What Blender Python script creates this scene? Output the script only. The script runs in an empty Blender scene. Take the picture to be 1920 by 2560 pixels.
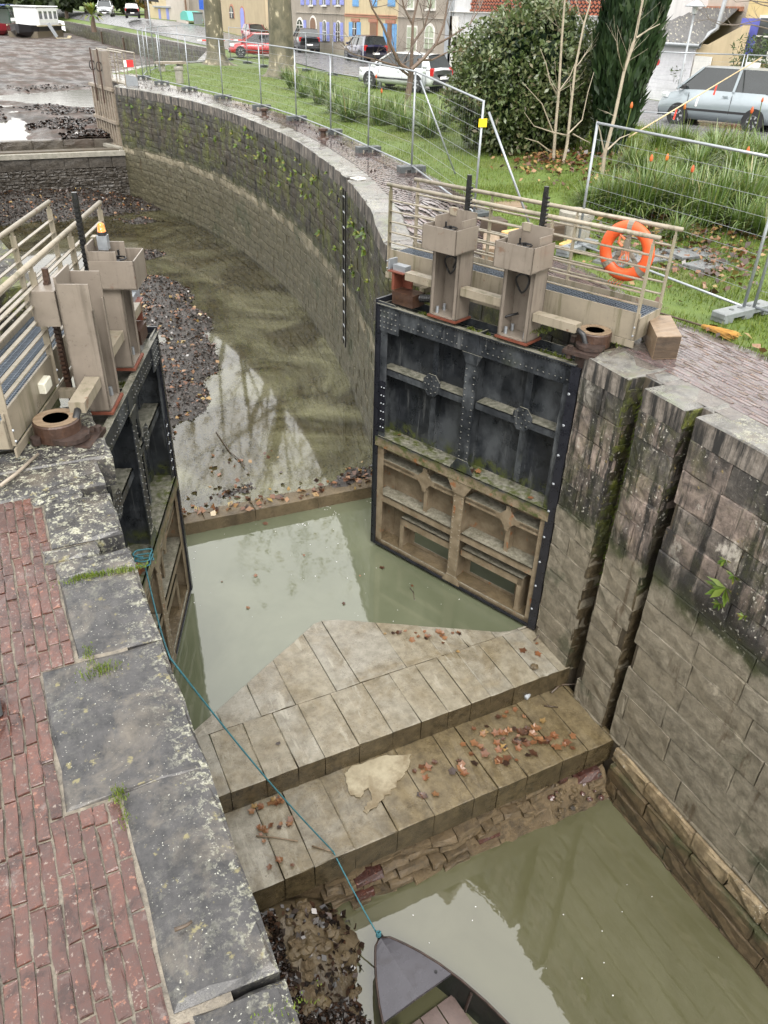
import bpy, math, random
import numpy as np
from mathutils import Vector, Matrix, noise
random.seed(11); RNG = np.random.default_rng(11)
SC = bpy.context.scene; COL = SC.collection
rad = math.radians
# ------------------------------------------------------------------ camera
# world: X across the lock, Y up the lock away from the camera, Z up; z = 0 is the quay at the lower gates
FPX = 1919.2; CAMH = 3.25
RM = np.array([[0.897627, -0.21963, 0.382138], [-0.439874, -0.501255, 0.745154], [0.02789, -0.836963, -0.546549]])
cd = bpy.data.cameras.new('camera'); cam = bpy.data.objects.new('camera', cd); COL.objects.link(cam)
cd.sensor_fit = 'VERTICAL'; cd.sensor_height = 36.0; cd.lens = FPX / 2560.0 * 36.0
cd.clip_start = 0.05; cd.clip_end = 4000
mw = Matrix.Identity(4)
for i in range(3):
    mw[i][0] = RM[i, 0]; mw[i][1] = -RM[i, 1]; mw[i][2] = -RM[i, 2]
mw[0][3], mw[1][3], mw[2][3] = 0.0, 0.0, CAMH
cam.matrix_world = mw; SC.camera = cam
# ------------------------------------------------------------------ sky, sun, exposure (overcast, wet day)
SUN_EL, SUN_ROT = rad(52), rad(200)
wd = bpy.data.worlds.new('World'); SC.world = wd; wd.use_nodes = True
wt = wd.node_tree; wt.nodes.clear()
wo = wt.nodes.new('ShaderNodeOutputWorld'); wb = wt.nodes.new('ShaderNodeBackground')
sk = wt.nodes.new('ShaderNodeTexSky'); sk.sky_type = 'NISHITA'; sk.sun_disc = False
sk.sun_elevation = SUN_EL; sk.sun_rotation = SUN_ROT; sk.air_density = 2.0; sk.dust_density = 6.0; sk.ozone_density = 1.0
hs = wt.nodes.new('ShaderNodeHueSaturation'); hs.inputs['Saturation'].default_value = 0.16
mxw = wt.nodes.new('ShaderNodeMix'); mxw.data_type = 'RGBA'; mxw.inputs[0].default_value = 0.55
mxw.inputs[7].default_value = (14.0, 13.8, 13.4, 1)      # even cloud layer
wt.links.new(sk.outputs[0], hs.inputs['Color']); wt.links.new(hs.outputs[0], mxw.inputs[6])
wt.links.new(mxw.outputs[2], wb.inputs['Color']); wb.inputs['Strength'].default_value = 0.12
wt.links.new(wb.outputs[0], wo.inputs['Surface'])
sd = bpy.data.lights.new('sun', 'SUN'); sun = bpy.data.objects.new('sun', sd); COL.objects.link(sun)
sd.energy = 1.1; sd.angle = rad(24); sd.color = (1.0, 0.96, 0.90)
sun.rotation_euler = (rad(90) - SUN_EL, 0, math.pi - SUN_ROT + math.pi * 0); sun.location = (0, -20, 40)
SC.view_settings.view_transform = 'Standard'; SC.view_settings.look = 'None'
SC.view_settings.exposure = 1.25; SC.view_settings.gamma = 1.0; SC.view_settings.use_curve_mapping = False
try:
    SC.cycles.max_bounces = 7; SC.cycles.transparent_max_bounces = 10; SC.cycles.use_denoising = True
    SC.cycles.caustics_reflective = False; SC.cycles.caustics_refractive = False; SC.cycles.sample_clamp_indirect = 4
except Exception:
    pass

def at(px, py, z):
    """point on the level z that pixel (px, py) of the 1920x2560 photograph looks at"""
    r = RM @ np.array([px - 960.0, py - 1280.0, FPX]); t = (z - CAMH) / r[2]
    return Vector((r[0] * t, r[1] * t, z))
def aty(px, py, y):
    r = RM @ np.array([px - 960.0, py - 1280.0, FPX]); t = y / r[1]
    return Vector((r[0] * t, y, CAMH + r[2] * t))
def atx(px, py, x):
    r = RM @ np.array([px - 960.0, py - 1280.0, FPX]); t = x / r[0]
    return Vector((x, r[1] * t, CAMH + r[2] * t))
def uni(a, b): return random.uniform(a, b)
def lerp(a, b, t): return a + (b - a) * t
def sstep(a, b, x):
    t = min(1, max(0, (x - a) / (b - a))); return t * t * (3 - 2 * t)
def fbm(x, y, z=0.0, o=4):
    return noise.fractal(Vector((x, y, z)), 1.0, 2.0, o)
# ------------------------------------------------------------------ objects
def tag(o, label=None, cat=None, group=None, kind=None):
    if label: o['label'] = label
    if cat: o['category'] = cat
    if group: o['group'] = group
    if kind: o['kind'] = kind
    return o
def thing(name, label, cat, loc=(0, 0, 0), rz=0.0, group=None):
    o = bpy.data.objects.new(name, None); COL.objects.link(o); o.empty_display_size = 0.2
    o.location = loc; o.rotation_euler = (0, 0, rz); return tag(o, label, cat, group)
def kids(o): return [c for c in COL.objects if c.parent == o]
def copy_tree(o, loc=None, rz=None, label=None, scale=None, parent=None):
    c = o.copy(); COL.objects.link(c); c.parent = parent
    if loc is not None: c.location = loc
    if rz is not None: c.rotation_euler = (0, 0, rz)
    if label: c['label'] = label
    if scale is not None: c.scale = (scale,) * 3 if isinstance(scale, (int, float)) else scale
    for ch in o.children:
        copy_tree(ch, parent=c)
    return c

class MB:
    """collects shapes, then links them as ONE mesh object"""
    def __init__(s, flip=False):
        s.v = []; s.f = []; s.t = []; s.tint = 0.5; s.flip = flip
    def add(s, vs, fs):
        b = len(s.v); s.v += [tuple(p) for p in vs]; s.f += [tuple(i + b for i in f) for f in fs]; s.t += [s.tint] * len(vs); return s
    def box(s, c, d, rz=0.0, ch=0.0, ry=0.0, rx=0.0):
        hx, hy, hz = d[0] / 2, d[1] / 2, d[2] / 2
        M = Matrix.Translation(c) @ Matrix.Rotation(rz, 4, 'Z') @ Matrix.Rotation(ry, 4, 'Y') @ Matrix.Rotation(rx, 4, 'X')
        if ch <= 0:
            p = [(sx * hx, sy * hy, sz * hz) for sz in (-1, 1) for sx, sy in ((-1, -1), (1, -1), (1, 1), (-1, 1))]
            f = [(3, 2, 1, 0), (4, 5, 6, 7), (0, 1, 5, 4), (1, 2, 6, 5), (2, 3, 7, 6), (3, 0, 4, 7)]
            return s.add([M @ Vector(q) for q in p], f)
        a, b = hx - ch, hy - ch; ring = [(-a, -hy), (a, -hy), (hx, -b), (hx, b), (a, hy), (-a, hy), (-hx, b), (-hx, -b)]
        ri = [(-a, -b), (a, -b), (a, -b), (a, b), (a, b), (-a, b), (-a, b), (-a, -b)]
        p = [(x, y, -hz) for x, y in ring] + [(x, y, hz - ch) for x, y in ring] + [(x, y, hz) for x, y in ri]
        f = [tuple(range(7, -1, -1)), tuple(range(16, 24))]
        for r in (0, 8):
            for i in range(8):
                j = (i + 1) % 8; f.append((r + i, r + j, r + 8 + j, r + 8 + i))
        return s.add([M @ Vector(q) for q in p], f)
    def bar(s, p0, p1, w, h, up=(0, 0, 1)):
        p0, p1 = Vector(p0), Vector(p1); d = (p1 - p0).normalized(); u = Vector(up)
        if abs(d.dot(u)) > .98: u = Vector((1, 0, 0))
        x = d.cross(u).normalized(); y = x.cross(d).normalized(); q = []
        for P in (p0, p1):
            for a, b in ((-1, -1), (1, -1), (1, 1), (-1, 1)): q.append(P + x * (a * w / 2) + y * (b * h / 2))
        return s.add(q, [(3, 2, 1, 0), (4, 5, 6, 7), (0, 1, 5, 4), (1, 2, 6, 5), (2, 3, 7, 6), (3, 0, 4, 7)])
    def tube(s, pts, r, n=8, caps=True):
        pts = [Vector(p) for p in pts]; m = len(pts); rr = r if isinstance(r, (list, tuple)) else [r] * m
        q = []; d0 = (pts[1] - pts[0]).normalized(); x = d0.orthogonal().normalized()
        for i, P in enumerate(pts):
            d = (pts[min(i + 1, m - 1)] - pts[max(i - 1, 0)]).normalized()
            x = (x - d * x.dot(d))
            x = x.normalized() if x.length > 1e-6 else d.orthogonal().normalized()
            y = d.cross(x)
            for k in range(n):
                a = 2 * math.pi * k / n; q.append(P + (x * math.cos(a) + y * math.sin(a)) * rr[i])
        f = []
        for i in range(m - 1):
            for k in range(n):
                j = (k + 1) % n; f.append((i * n + k, i * n + j, (i + 1) * n + j, (i + 1) * n + k))
        if caps: f += [tuple(range(n - 1, -1, -1)), tuple(range((m - 1) * n, m * n))]
        return s.add(q, f)
    def cyl(s, p0, p1, r0, r1=None, n=12): return s.tube([p0, p1], [r0, r0 if r1 is None else r1], n)
    def lathe(s, prof, c=(0, 0, 0), n=16, M=None):
        c = Vector(c); q = []; f = []; m = len(prof)
        for r, z in prof:
            for k in range(n):
                a = 2 * math.pi * k / n; p = Vector((r * math.cos(a), r * math.sin(a), z))
                q.append((M @ p if M else p) + c)
        for i in range(m - 1):
            for k in range(n):
                j = (k + 1) % n; f.append((i * n + k, i * n + j, (i + 1) * n + j, (i + 1) * n + k))
        f += [tuple(range(n - 1, -1, -1)), tuple(range((m - 1) * n, m * n))]
        return s.add(q, f)
    def prism(s, poly, F0, F1):
        """poly: 2D points; F0, F1 map (a, b) to the two end faces"""
        n = len(poly); q = [F0(a, b) for a, b in poly] + [F1(a, b) for a, b in poly]
        f = [tuple(range(n - 1, -1, -1)), tuple(range(n, 2 * n))] + [(i, (i + 1) % n, n + (i + 1) % n, n + i) for i in range(n)]
        return s.add(q, f)
    def rivet(s, p, nrm, r=0.013, h=0.010):
        p = Vector(p); nrm = Vector(nrm); x = nrm.orthogonal().normalized(); y = nrm.cross(x); q = []
        for k in range(6):
            a = k * math.pi / 3; q.append(p + (x * math.cos(a) + y * math.sin(a)) * r)
        for k in range(6):
            a = k * math.pi / 3; q.append(p + (x * math.cos(a) + y * math.sin(a)) * r * .6 + nrm * h)
        return s.add(q, [(i, (i + 1) % 6, 6 + (i + 1) % 6, 6 + i) for i in range(6)] + [(6, 7, 8, 9, 10, 11)])
    def build(s, name, mat, parent=None, loc=None, smooth=False, kind=None, rz=None):
        me = bpy.data.meshes.new(name)
        v = [(x, -y, z) for x, y, z in s.v] if s.flip else s.v
        f = [t[::-1] for t in s.f] if s.flip else s.f
        me.from_pydata(v, [], f); me.validate(verbose=False); me.update()
        if len(s.t) == len(me.vertices):
            a = me.attributes.new('tint', 'FLOAT', 'POINT'); a.data.foreach_set('value', s.t)
        if smooth: me.polygons.foreach_set('use_smooth', [True] * len(me.polygons))
        me.materials.append(mat)
        o = bpy.data.objects.new(name, me); COL.objects.link(o)
        if parent is not None: o.parent = parent
        if loc is not None: o.location = loc
        if rz is not None: o.rotation_euler = (0, 0, rz)
        if kind: o['kind'] = kind
        return o
def np_mesh(name, V, F, mat, parent=None, tint=None, smooth=False, kind=None, loc=None):
    """V (n,3); F (m,k) all faces with k corners"""
    me = bpy.data.meshes.new(name); V = np.asarray(V, np.float32); F = np.asarray(F, np.int32); m, k = F.shape
    me.vertices.add(len(V)); me.vertices.foreach_set('co', V.ravel())
    me.loops.add(m * k); me.loops.foreach_set('vertex_index', F.ravel())
    me.polygons.add(m); me.polygons.foreach_set('loop_start', np.arange(0, m * k, k, dtype=np.int32))
    try: me.polygons.foreach_set('loop_total', np.full(m, k, np.int32))
    except Exception: pass
    me.update(calc_edges=True)
    if tint is not None:
        a = me.attributes.new('tint', 'FLOAT', 'POINT'); a.data.foreach_set('value', np.asarray(tint, np.float32))
    if smooth: me.polygons.foreach_set('use_smooth', [True] * m)
    me.materials.append(mat)
    o = bpy.data.objects.new(name, me); COL.objects.link(o)
    if parent is not None: o.parent = parent
    if loc is not None: o.location = loc
    if kind: o['kind'] = kind
    return o
def grid_mesh(name, xs, ys, fz, mat, keep=None, parent=None, smooth=True):
    nx, ny = len(xs), len(ys); V = []
    for y in ys:
        for x in xs: V.append(fz(x, y))
    F = []
    for j in range(ny - 1):
        for i in range(nx - 1):
            if keep is None or keep((xs[i] + xs[i + 1]) / 2, (ys[j] + ys[j + 1]) / 2): F.append((j * nx + i, j * nx + i + 1, (j + 1) * nx + i + 1, (j + 1) * nx + i))
    V = [v if len(v) == 3 else (xs[i % nx], ys[i // nx], v[0]) for i, v in enumerate(V)]
    return np_mesh(name, V, F, mat, parent, smooth=smooth)
# ------------------------------------------------------------------ materials (all procedural)
class M:
    def __init__(s, name, obj=False):
        s.m = bpy.data.materials.new(name); s.m.use_nodes = True; s.t = s.m.node_tree; s.t.nodes.clear()
        s.o = s.t.nodes.new('ShaderNodeOutputMaterial')
        if obj: s.P = s.n('ShaderNodeTexCoord').outputs['Object']
        else: s.P = s.n('ShaderNodeNewGeometry').outputs['Position']
    def n(s, typ, **kw):
        x = s.t.nodes.new(typ)
        for k, v in kw.items(): setattr(x, k, v)
        return x
    def L(s, inp, v):
        if hasattr(v, 'is_output'): s.t.links.new(v, inp)
        elif isinstance(v, (tuple, list)): inp.default_value = (*v, 1) if len(v) == 3 and inp.type == 'RGBA' else v
        else: inp.default_value = v
    def vec(s, scl=(1, 1, 1), off=(0, 0, 0), p=None):
        x = s.n('ShaderNodeMapping'); s.L(x.inputs['Vector'], p or s.P); x.inputs['Scale'].default_value = scl; x.inputs['Location'].default_value = off; return x.outputs[0]
    def noise(s, scale, detail=5, rough=.6, v=None, dist=0.0, lac=2.0):
        x = s.n('ShaderNodeTexNoise'); s.L(x.inputs['Vector'], v or s.P); x.inputs['Scale'].default_value = scale
        x.inputs['Detail'].default_value = detail; x.inputs['Roughness'].default_value = rough; x.inputs['Distortion'].default_value = dist; return x.outputs['Fac']
    def vor(s, scale, v=None, feat='F1', out='Distance', rnd=1.0):
        x = s.n('ShaderNodeTexVoronoi', feature=feat); s.L(x.inputs['Vector'], v or s.P); x.inputs['Scale'].default_value = scale; x.inputs['Randomness'].default_value = rnd; return x.outputs[out]
    def ramp(s, f, *st, interp='LINEAR'):
        x = s.n('ShaderNodeValToRGB'); s.L(x.inputs[0], f); e = x.color_ramp.elements; x.color_ramp.interpolation = interp
        while len(e) < len(st): e.new(.5)
        for i, (p, c) in enumerate(st):
            e[i].position = p; e[i].color = (c, c, c, 1) if not isinstance(c, (tuple, list)) else (*c, 1)
        return x.outputs[0]
    def mix(s, f, a, b, mode='MIX'):
        x = s.n('ShaderNodeMix', data_type='RGBA', blend_type=mode); s.L(x.inputs[0], f)
        s.L(x.inputs[6], a if not isinstance(a, (int, float)) else (a, a, a)); s.L(x.inputs[7], b if not isinstance(b, (int, float)) else (b, b, b)); return x.outputs[2]
    def ma(s, op, a, b=0.0, clamp=False):
        x = s.n('ShaderNodeMath', operation=op); x.use_clamp = clamp; s.L(x.inputs[0], a); s.L(x.inputs[1], b); return x.outputs[0]
    def mr(s, v, a, b, c=0.0, d=1.0):
        x = s.n('ShaderNodeMapRange'); s.L(x.inputs[0], v)
        for i, q in enumerate((a, b, c, d)): x.inputs[i + 1].default_value = q
        x.clamp = True; return x.outputs[0]
    def xyz(s, k, p=None):
        x = s.n('ShaderNodeSeparateXYZ'); s.L(x.inputs[0], p or s.P); return x.outputs[k]
    def nz(s):
        x = s.n('ShaderNodeSeparateXYZ'); s.t.links.new(s.n('ShaderNodeNewGeometry').outputs['Normal'], x.inputs[0]); return x.outputs[2]
    def tint(s): return s.n('ShaderNodeAttribute', attribute_name='tint').outputs['Fac']
    def bump(s, h, st=.4, d=.02, nrm=None):
        x = s.n('ShaderNodeBump'); s.L(x.inputs['Height'], h); x.inputs['Strength'].default_value = st; x.inputs['Distance'].default_value = d
        if nrm: s.L(x.inputs['Normal'], nrm)
        return x.outputs[0]
    def bsdf(s, col, rough=.6, metal=0.0, nrm=None, spec=.5, emit=None, es=0, trans=0, alpha=None, coat=0, sss=0):
        x = s.n('ShaderNodeBsdfPrincipled'); s.L(x.inputs['Base Color'], col if not isinstance(col, (int, float)) else (col,) * 3); s.L(x.inputs['Roughness'], rough); s.L(x.inputs['Metallic'], metal)
        s.L(x.inputs['Specular IOR Level'], spec)
        if nrm: s.L(x.inputs['Normal'], nrm)
        if emit: s.L(x.inputs['Emission Color'], emit); x.inputs['Emission Strength'].default_value = es
        if trans: x.inputs['Transmission Weight'].default_value = trans
        if coat: x.inputs['Coat Weight'].default_value = coat; x.inputs['Coat Roughness'].default_value = .05
        s.t.links.new(x.outputs[0], s.o.inputs[0]); return x
MAT = {}
def simple(name, col, rough=.5, metal=0.0, var=.15, scale=6, bump=.15, bs=40, obj=True, spec=.5, dirt=None, dirtamt=.5, coat=0):
    """painted / plain surface with uneven tone, fine relief and optional dirt"""
    m = M(name, obj); a = m.noise(scale, 5, .65); c = m.mix(m.mr(a, .3, .7), tuple(x * (1 - var) for x in col), tuple(min(1, x * (1 + var)) for x in col))
    if dirt is not None: c = m.mix(m.mr(m.noise(scale * 1.7, 6, .7, dist=.4), .52, .72, 0, dirtamt), c, dirt)
    r = m.mr(m.noise(scale * 2, 3), .3, .7, max(.02, rough - .1), min(1, rough + .1))
    m.bsdf(c, r, metal, m.bump(m.noise(bs, 4), bump, .01) if bump else None, spec, coat=coat); MAT[name] = m.m; return m.m

def stone_wall_mat(name, up, lo, line=-2.1, moss=.5, band=False, dark=.8, white=.6, topd=.9):
    m = M(name); z = m.xyz(2); tn = m.tint()
    big = m.noise(.8, 5, .6); fine = m.noise(9, 7, .75); grit = m.noise(60, 4, .75); mid = m.noise(3.2, 6, .72, dist=.3)
    zz = m.ma('ADD', z, m.ma('MULTIPLY', m.ma('SUBTRACT', m.noise(1.6, 4), .5), .5))
    u = m.mix(m.mr(fine, .36, .64), up[0], up[1]); u = m.mix(m.mr(tn, .35, .75, 0, .8), u, m.mix(m.mr(fine, .36, .64), tuple(q * .6 for q in up[2]), up[2]))
    u = m.mix(m.mr(mid, .46, .60, 0, .6), u, tuple(q * .55 for q in up[0]))
    u = m.mix(m.mr(m.noise(2.4, 6, .75, m.vec((1, 1, .7), (3, 1, 4))), .58, .64, 0, white), u, (.44, .405, .35))
    streak = m.noise(1, 6, .7, m.vec((6, 6, .5)))                        # rain streaks run down the face
    u = m.mix(m.mr(streak, .50, .58, 0, dark), u, (.016, .015, .014))
    sd = m.noise(1, 6, .72, m.vec((3.2, 3.2, .8), (8, 1, 5)))
    u = m.mix(m.ma('MULTIPLY', m.mr(zz, line + .8, line + .2), m.mr(sd, .40, .50, .05, dark)), u, (.020, .019, .018))
    u = m.mix(m.ma('MULTIPLY', m.mr(zz, -.95, -.15), m.mr(m.noise(1, 6, .7, m.vec((7, 7, .6), (2, 6, 1))), .38, .52, .05, topd)), u, (.018, .017, .016))
    lich = m.ma('MULTIPLY', m.mr(m.noise(24, 4, .6), .62, .67), m.mr(big, .42, .58)); u = m.mix(lich, u, (.50, .48, .42))
    u = m.mix(m.ma('MULTIPLY', m.mr(m.noise(9, 4, .6, m.vec((1, 1, 1), (7, 2, 1))), .66, .71), .6), u, (.27, .20, .07))
    l = m.mix(m.mr(fine, .36, .64), lo[0], lo[1]); l = m.mix(m.mr(tn, .3, .8, 0, .7), l, m.mix(m.mr(fine, .36, .64), tuple(q * .65 for q in lo[2]), lo[2]))
    l = m.mix(m.mr(mid, .50, .64, 0, .35), l, tuple(q * .5 for q in lo[0]))
    l = m.mix(m.mr(m.noise(.7, 6, .75, m.vec((1, 1, 1), (1, 5, 2))), .56, .64, 0, .7), l, (.042, .052, .028))
    l = m.mix(m.mr(m.noise(1, 5, .7, m.vec((5, 5, 1.0), (2, 2, 2))), .60, .68, 0, .65), l, (.055, .033, .015))
    l = m.mix(m.mr(m.noise(2.2, 6, .75, m.vec((1, 1, 1), (5, 3, 9))), .62, .68, 0, .5), l, tuple(min(1, q * 1.6) for q in lo[1]))
    c = m.mix(m.mr(zz, line - .03, line + .03), l, u)
    if band:
        bd = m.ma('MULTIPLY', m.mr(zz, line - .36, line - .22), m.mr(zz, line + .05, line - .03)); c = m.mix(m.ma('MULTIPLY', bd, m.mr(tn, .1, .6, .1, .95)), c, m.mix(m.mr(fine, .36, .64), (.17, .145, .095), (.31, .275, .20)))
    ms = m.ma('MULTIPLY', m.mr(m.noise(2.1, 7, .78, m.vec((1, 1, .6))), .47, .56), m.mr(zz, line - .1, line + .35)); ms = m.ma('MULTIPLY', ms, m.mr(big, .36, .52, .2, 1))
    c = m.mix(m.ma('MULTIPLY', ms, moss), c, m.mix(m.mr(fine, .38, .62), (.022, .030, .006), (.115, .125, .022)))
    md = m.ma('MULTIPLY', m.mr(zz, line - .16, line - .02), m.mr(zz, line + .22, line + .02)); c = m.mix(m.ma('MULTIPLY', md, m.mr(mid, .4, .58, .1, .85)), c, (.034, .040, .012))
    h = m.ma('ADD', m.ma('MULTIPLY', fine, 1.0), m.ma('MULTIPLY', grit, .4)); er = m.noise(1, 6, .75, m.vec((2.2, 2.2, 13)))
    h = m.ma('ADD', h, m.ma('MULTIPLY', er, m.mr(zz, line - 2.9, line - 1.0, 1.5, .0))); h = m.ma('ADD', h, m.ma('MULTIPLY', mid, .8))
    m.bsdf(c, m.mr(m.noise(3, 4), .35, .65, .28, .62), 0, m.bump(h, .65, .032)); MAT[name] = m.m
stone_wall_mat('near_stone', [(.055, .048, .042), (.20, .175, .15), (.34, .265, .222)], [(.130, .114, .084), (.265, .236, .182), (.24, .208, .152)], -2.05, .25, dark=.96, white=.85, topd=.97)
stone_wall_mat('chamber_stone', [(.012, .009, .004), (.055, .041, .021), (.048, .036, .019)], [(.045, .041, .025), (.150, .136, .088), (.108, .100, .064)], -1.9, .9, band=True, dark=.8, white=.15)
stone_wall_mat('deep_stone', [(.10, .07, .035), (.24, .175, .10), (.26, .19, .11)], [(.04, .028, .014), (.125, .088, .046), (.13, .092, .05)], -4.9, .05, dark=.4, white=.3, topd=0)

def coping_mat(name, a, b, wet=(.07, .42), moss=.0, edge=None, lich=1.0):
    m = M(name); tn = m.tint(); f = m.noise(8, 7, .75); g = m.noise(75, 5, .75); bg = m.noise(1.1, 4, .6); mid = m.noise(2.6, 6, .72, dist=.4)
    c = m.mix(m.mr(f, .36, .64), a, b); c = m.mix(m.mr(tn, .3, .8, 0, .6), c, m.mix(m.mr(f, .36, .64), tuple(x * 1.4 for x in a), tuple(x * 1.35 for x in b)))
    c = m.mix(m.mr(mid, .50, .66, 0, .65), c, (.125, .108, .085)); c = m.mix(m.mr(m.noise(1.9, 6, .7, m.vec((1, 1, 1), (2, 7, 1))), .54, .66, 0, .6), c, tuple(x * .45 for x in a))
    cl = m.mr(m.noise(1.3, 5, .65, m.vec((1, 1, 1), (4, 0, 3))), .44, .60)
    if edge: cl = m.ma('MAXIMUM', m.ma('MULTIPLY', cl, .16), m.ma('MAXIMUM', m.mr(m.ma('ADD', m.xyz(0), m.ma('MULTIPLY', m.noise(2, 4), .25)), edge[0], edge[1], 0, .9), m.mr(m.ma('ADD', m.xyz(1), m.noise(2, 4)), 4.6, 5.6, 0, .95)))
    li = m.ma('MULTIPLY', m.mr(m.ma('ADD', m.ma('MULTIPLY', m.noise(15, 6, .72, dist=.4), .6), m.ma('MULTIPLY', m.noise(46, 5, .7), .4)), .515, .565), cl)
    c = m.mix(m.ma('MULTIPLY', li, .85 * lich), c, m.mix(m.mr(m.noise(70, 3), .42, .58), (.15, .15, .10), (.38, .375, .30)))
    dots = m.ma('MULTIPLY', m.mr(m.noise(85, 3, .5), .68, .72), lich); c = m.mix(m.ma('MULTIPLY', dots, .7), c, (.45, .45, .39))
    c = m.mix(m.ma('MULTIPLY', m.mr(m.noise(12, 5, .65, m.vec((1, 1, 1), (9, 3, 0))), .62, .68), .5), c, (.23, .20, .08))
    if moss: c = m.mix(m.ma('MULTIPLY', m.mr(m.noise(2.0, 7, .78), .53, .62), moss), c, (.06, .085, .018))
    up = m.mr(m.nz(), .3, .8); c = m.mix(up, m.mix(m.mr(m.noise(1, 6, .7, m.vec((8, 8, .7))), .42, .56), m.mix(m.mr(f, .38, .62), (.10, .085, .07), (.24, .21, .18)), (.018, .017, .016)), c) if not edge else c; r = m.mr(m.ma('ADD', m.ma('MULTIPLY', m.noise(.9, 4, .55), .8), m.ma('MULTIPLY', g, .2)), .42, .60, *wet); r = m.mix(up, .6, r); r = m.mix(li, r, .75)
    h = m.ma('ADD', f, m.ma('MULTIPLY', g, .45)); m.bsdf(c, r, 0, m.bump(m.ma('ADD', h, m.ma('MULTIPLY', mid, .6)), .40, .012), .5); MAT[name] = m.m
coping_mat('coping_wet', (.012, .012, .013), (.042, .040, .040), (.05, .34), edge=(.33, .54)); coping_mat('coping_grey', (.060, .058, .055), (.155, .15, .138), moss=.4)

def brick_mat(name, a, b, c_, wet, bst=.4):
    m = M(name); tn = m.tint(); f = m.noise(14, 7, .75); bg = m.noise(1.7, 4); mid = m.noise(4.5, 6, .72, dist=.5)
    c = m.mix(tn, a, b); c = m.mix(m.mr(f, .40, .62, 0, .75), c, c_); c = m.mix(m.mr(mid, .52, .62, 0, .75), c, tuple(q * .42 for q in a))
    c = m.mix(m.mr(m.noise(6, 6, .75, m.vec((1, 1, 1), (3, 3, 0))), .58, .66, 0, .55), c, (.15, .125, .115)); c = m.mix(m.mr(m.noise(45, 3, .6), .63, .68, 0, .6), c, (.24, .20, .17))
    c = m.mix(m.mr(m.noise(26, 5, .7, m.vec((1, 1, 1), (6, 1, 0))), .60, .66, 0, .5), c, (.30, .13, .08))
    r = m.mr(m.ma('ADD', m.ma('MULTIPLY', bg, .8), m.ma('MULTIPLY', m.noise(30, 3), .2)), .40, .60, wet[0], wet[1]); m.bsdf(c, r, 0, m.bump(m.ma('ADD', m.ma('ADD', f, mid), m.ma('MULTIPLY', m.noise(70, 4), .4)), bst, .012), .6); MAT[name] = m.m
brick_mat('brick_red', (.046, .018, .014), (.105, .040, .028), (.052, .029, .025), (.05, .32)); brick_mat('brick_dark', (.070, .050, .050), (.130, .086, .080), (.085, .070, .070), (.01, .13), .12)
def sludge(name, a, b, c3=None, rough=(.25, .6), sc=4, bst=.5, bd=.03):
    m = M(name); f = m.noise(sc, 6, .7); g = m.noise(sc * 8, 4, .7); c = m.mix(m.mr(f, .3, .7), a, b)
    if c3: c = m.mix(m.mr(m.noise(sc * .6, 5, .7, m.vec((1, 1, 1), (5, 1, 2))), .5, .66, 0, .85), c, c3)
    m.bsdf(c, m.mr(m.noise(sc * .5, 4), .35, .65, *rough), 0, m.bump(m.ma('ADD', f, m.ma('MULTIPLY', g, .35)), bst, bd)); MAT[name] = m.m
sludge('mortar', (.075, .064, .050), (.23, .20, .155), (.045, .04, .034), (.3, .6), 14)
sludge('core', (.045, .036, .024), (.09, .072, .048), None, (.5, .8), 6)
sludge('mud', (.035, .030, .024), (.085, .072, .055), (.05, .034, .024), (.12, .55), 2.2, .8, .06)
sludge('mud_brown', (.065, .048, .026), (.14, .105, .06), (.05, .036, .02), (.25, .6), 3, .6, .05)
sludge('rubble_mortar', (.07, .048, .024), (.16, .115, .062), (.04, .029, .016), (.3, .65), 7, .8, .05)
sludge('gravel_dark', (.026, .022, .018), (.070, .060, .048), (.018, .015, .012), (.3, .7), 9)
sludge('cobble', (.05, .036, .019), (.135, .098, .050), (.085, .058, .026), (.3, .6), 9)
sludge('asphalt', (.10, .10, .105), (.165, .165, .17), (.085, .085, .09), (.18, .45), 5, .3, .01)
def slab_mat():
    m = M('sill_stone'); tn = m.tint(); f = m.noise(7, 7, .75); g = m.noise(50, 5, .75); mid = m.noise(1.6, 6, .72, dist=.8); z = m.xyz(2); x = m.xyz(0)
    c = m.mix(m.mr(f, .36, .64), (.160, .140, .100), (.262, .235, .178)); c = m.mix(m.mr(tn, .3, .8, 0, .7), c, m.mix(m.mr(f, .36, .64), (.175, .165, .138), (.275, .262, .225)))
    c = m.mix(m.mr(mid, .44, .64, 0, .6), c, m.mix(m.mr(f, .4, .6), (.095, .070, .034), (.17, .132, .072)))
    c = m.mix(m.mr(m.noise(1, 6, .7, m.vec((5, .9, 1))), .58, .63, 0, .45), c, (.36, .34, .28))               # pale drying marks along the joints
    lowr = m.mr(z, -4.5, -4.4, 1, 0); c = m.mix(m.ma('MULTIPLY', lowr, m.mr(m.ma('ADD', x, m.ma('MULTIPLY', mid, 2.5)), 2.6, 4.4, .1, .85)), c, m.mix(m.mr(f, .38, .62), (.065, .046, .020), (.14, .105, .05)))
    c = m.mix(m.mr(m.noise(30, 4, .7), .62, .68, 0, .7), c, (.055, .038, .02)); c = m.mix(m.mr(g, .66, .71, 0, .7), c, (.045, .032, .018))
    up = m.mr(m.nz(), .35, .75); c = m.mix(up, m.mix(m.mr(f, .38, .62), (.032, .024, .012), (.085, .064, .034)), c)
    r = m.mr(m.ma('ADD', m.ma('MULTIPLY', m.noise(1.1, 5), .8), m.ma('MULTIPLY', g, .2)), .40, .60, .10, .52); m.bsdf(c, r, 0, m.bump(m.ma('ADD', m.ma('ADD', f, mid), m.ma('MULTIPLY', g, .5)), .5, .016)); MAT['sill_stone'] = m.m
slab_mat()
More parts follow.
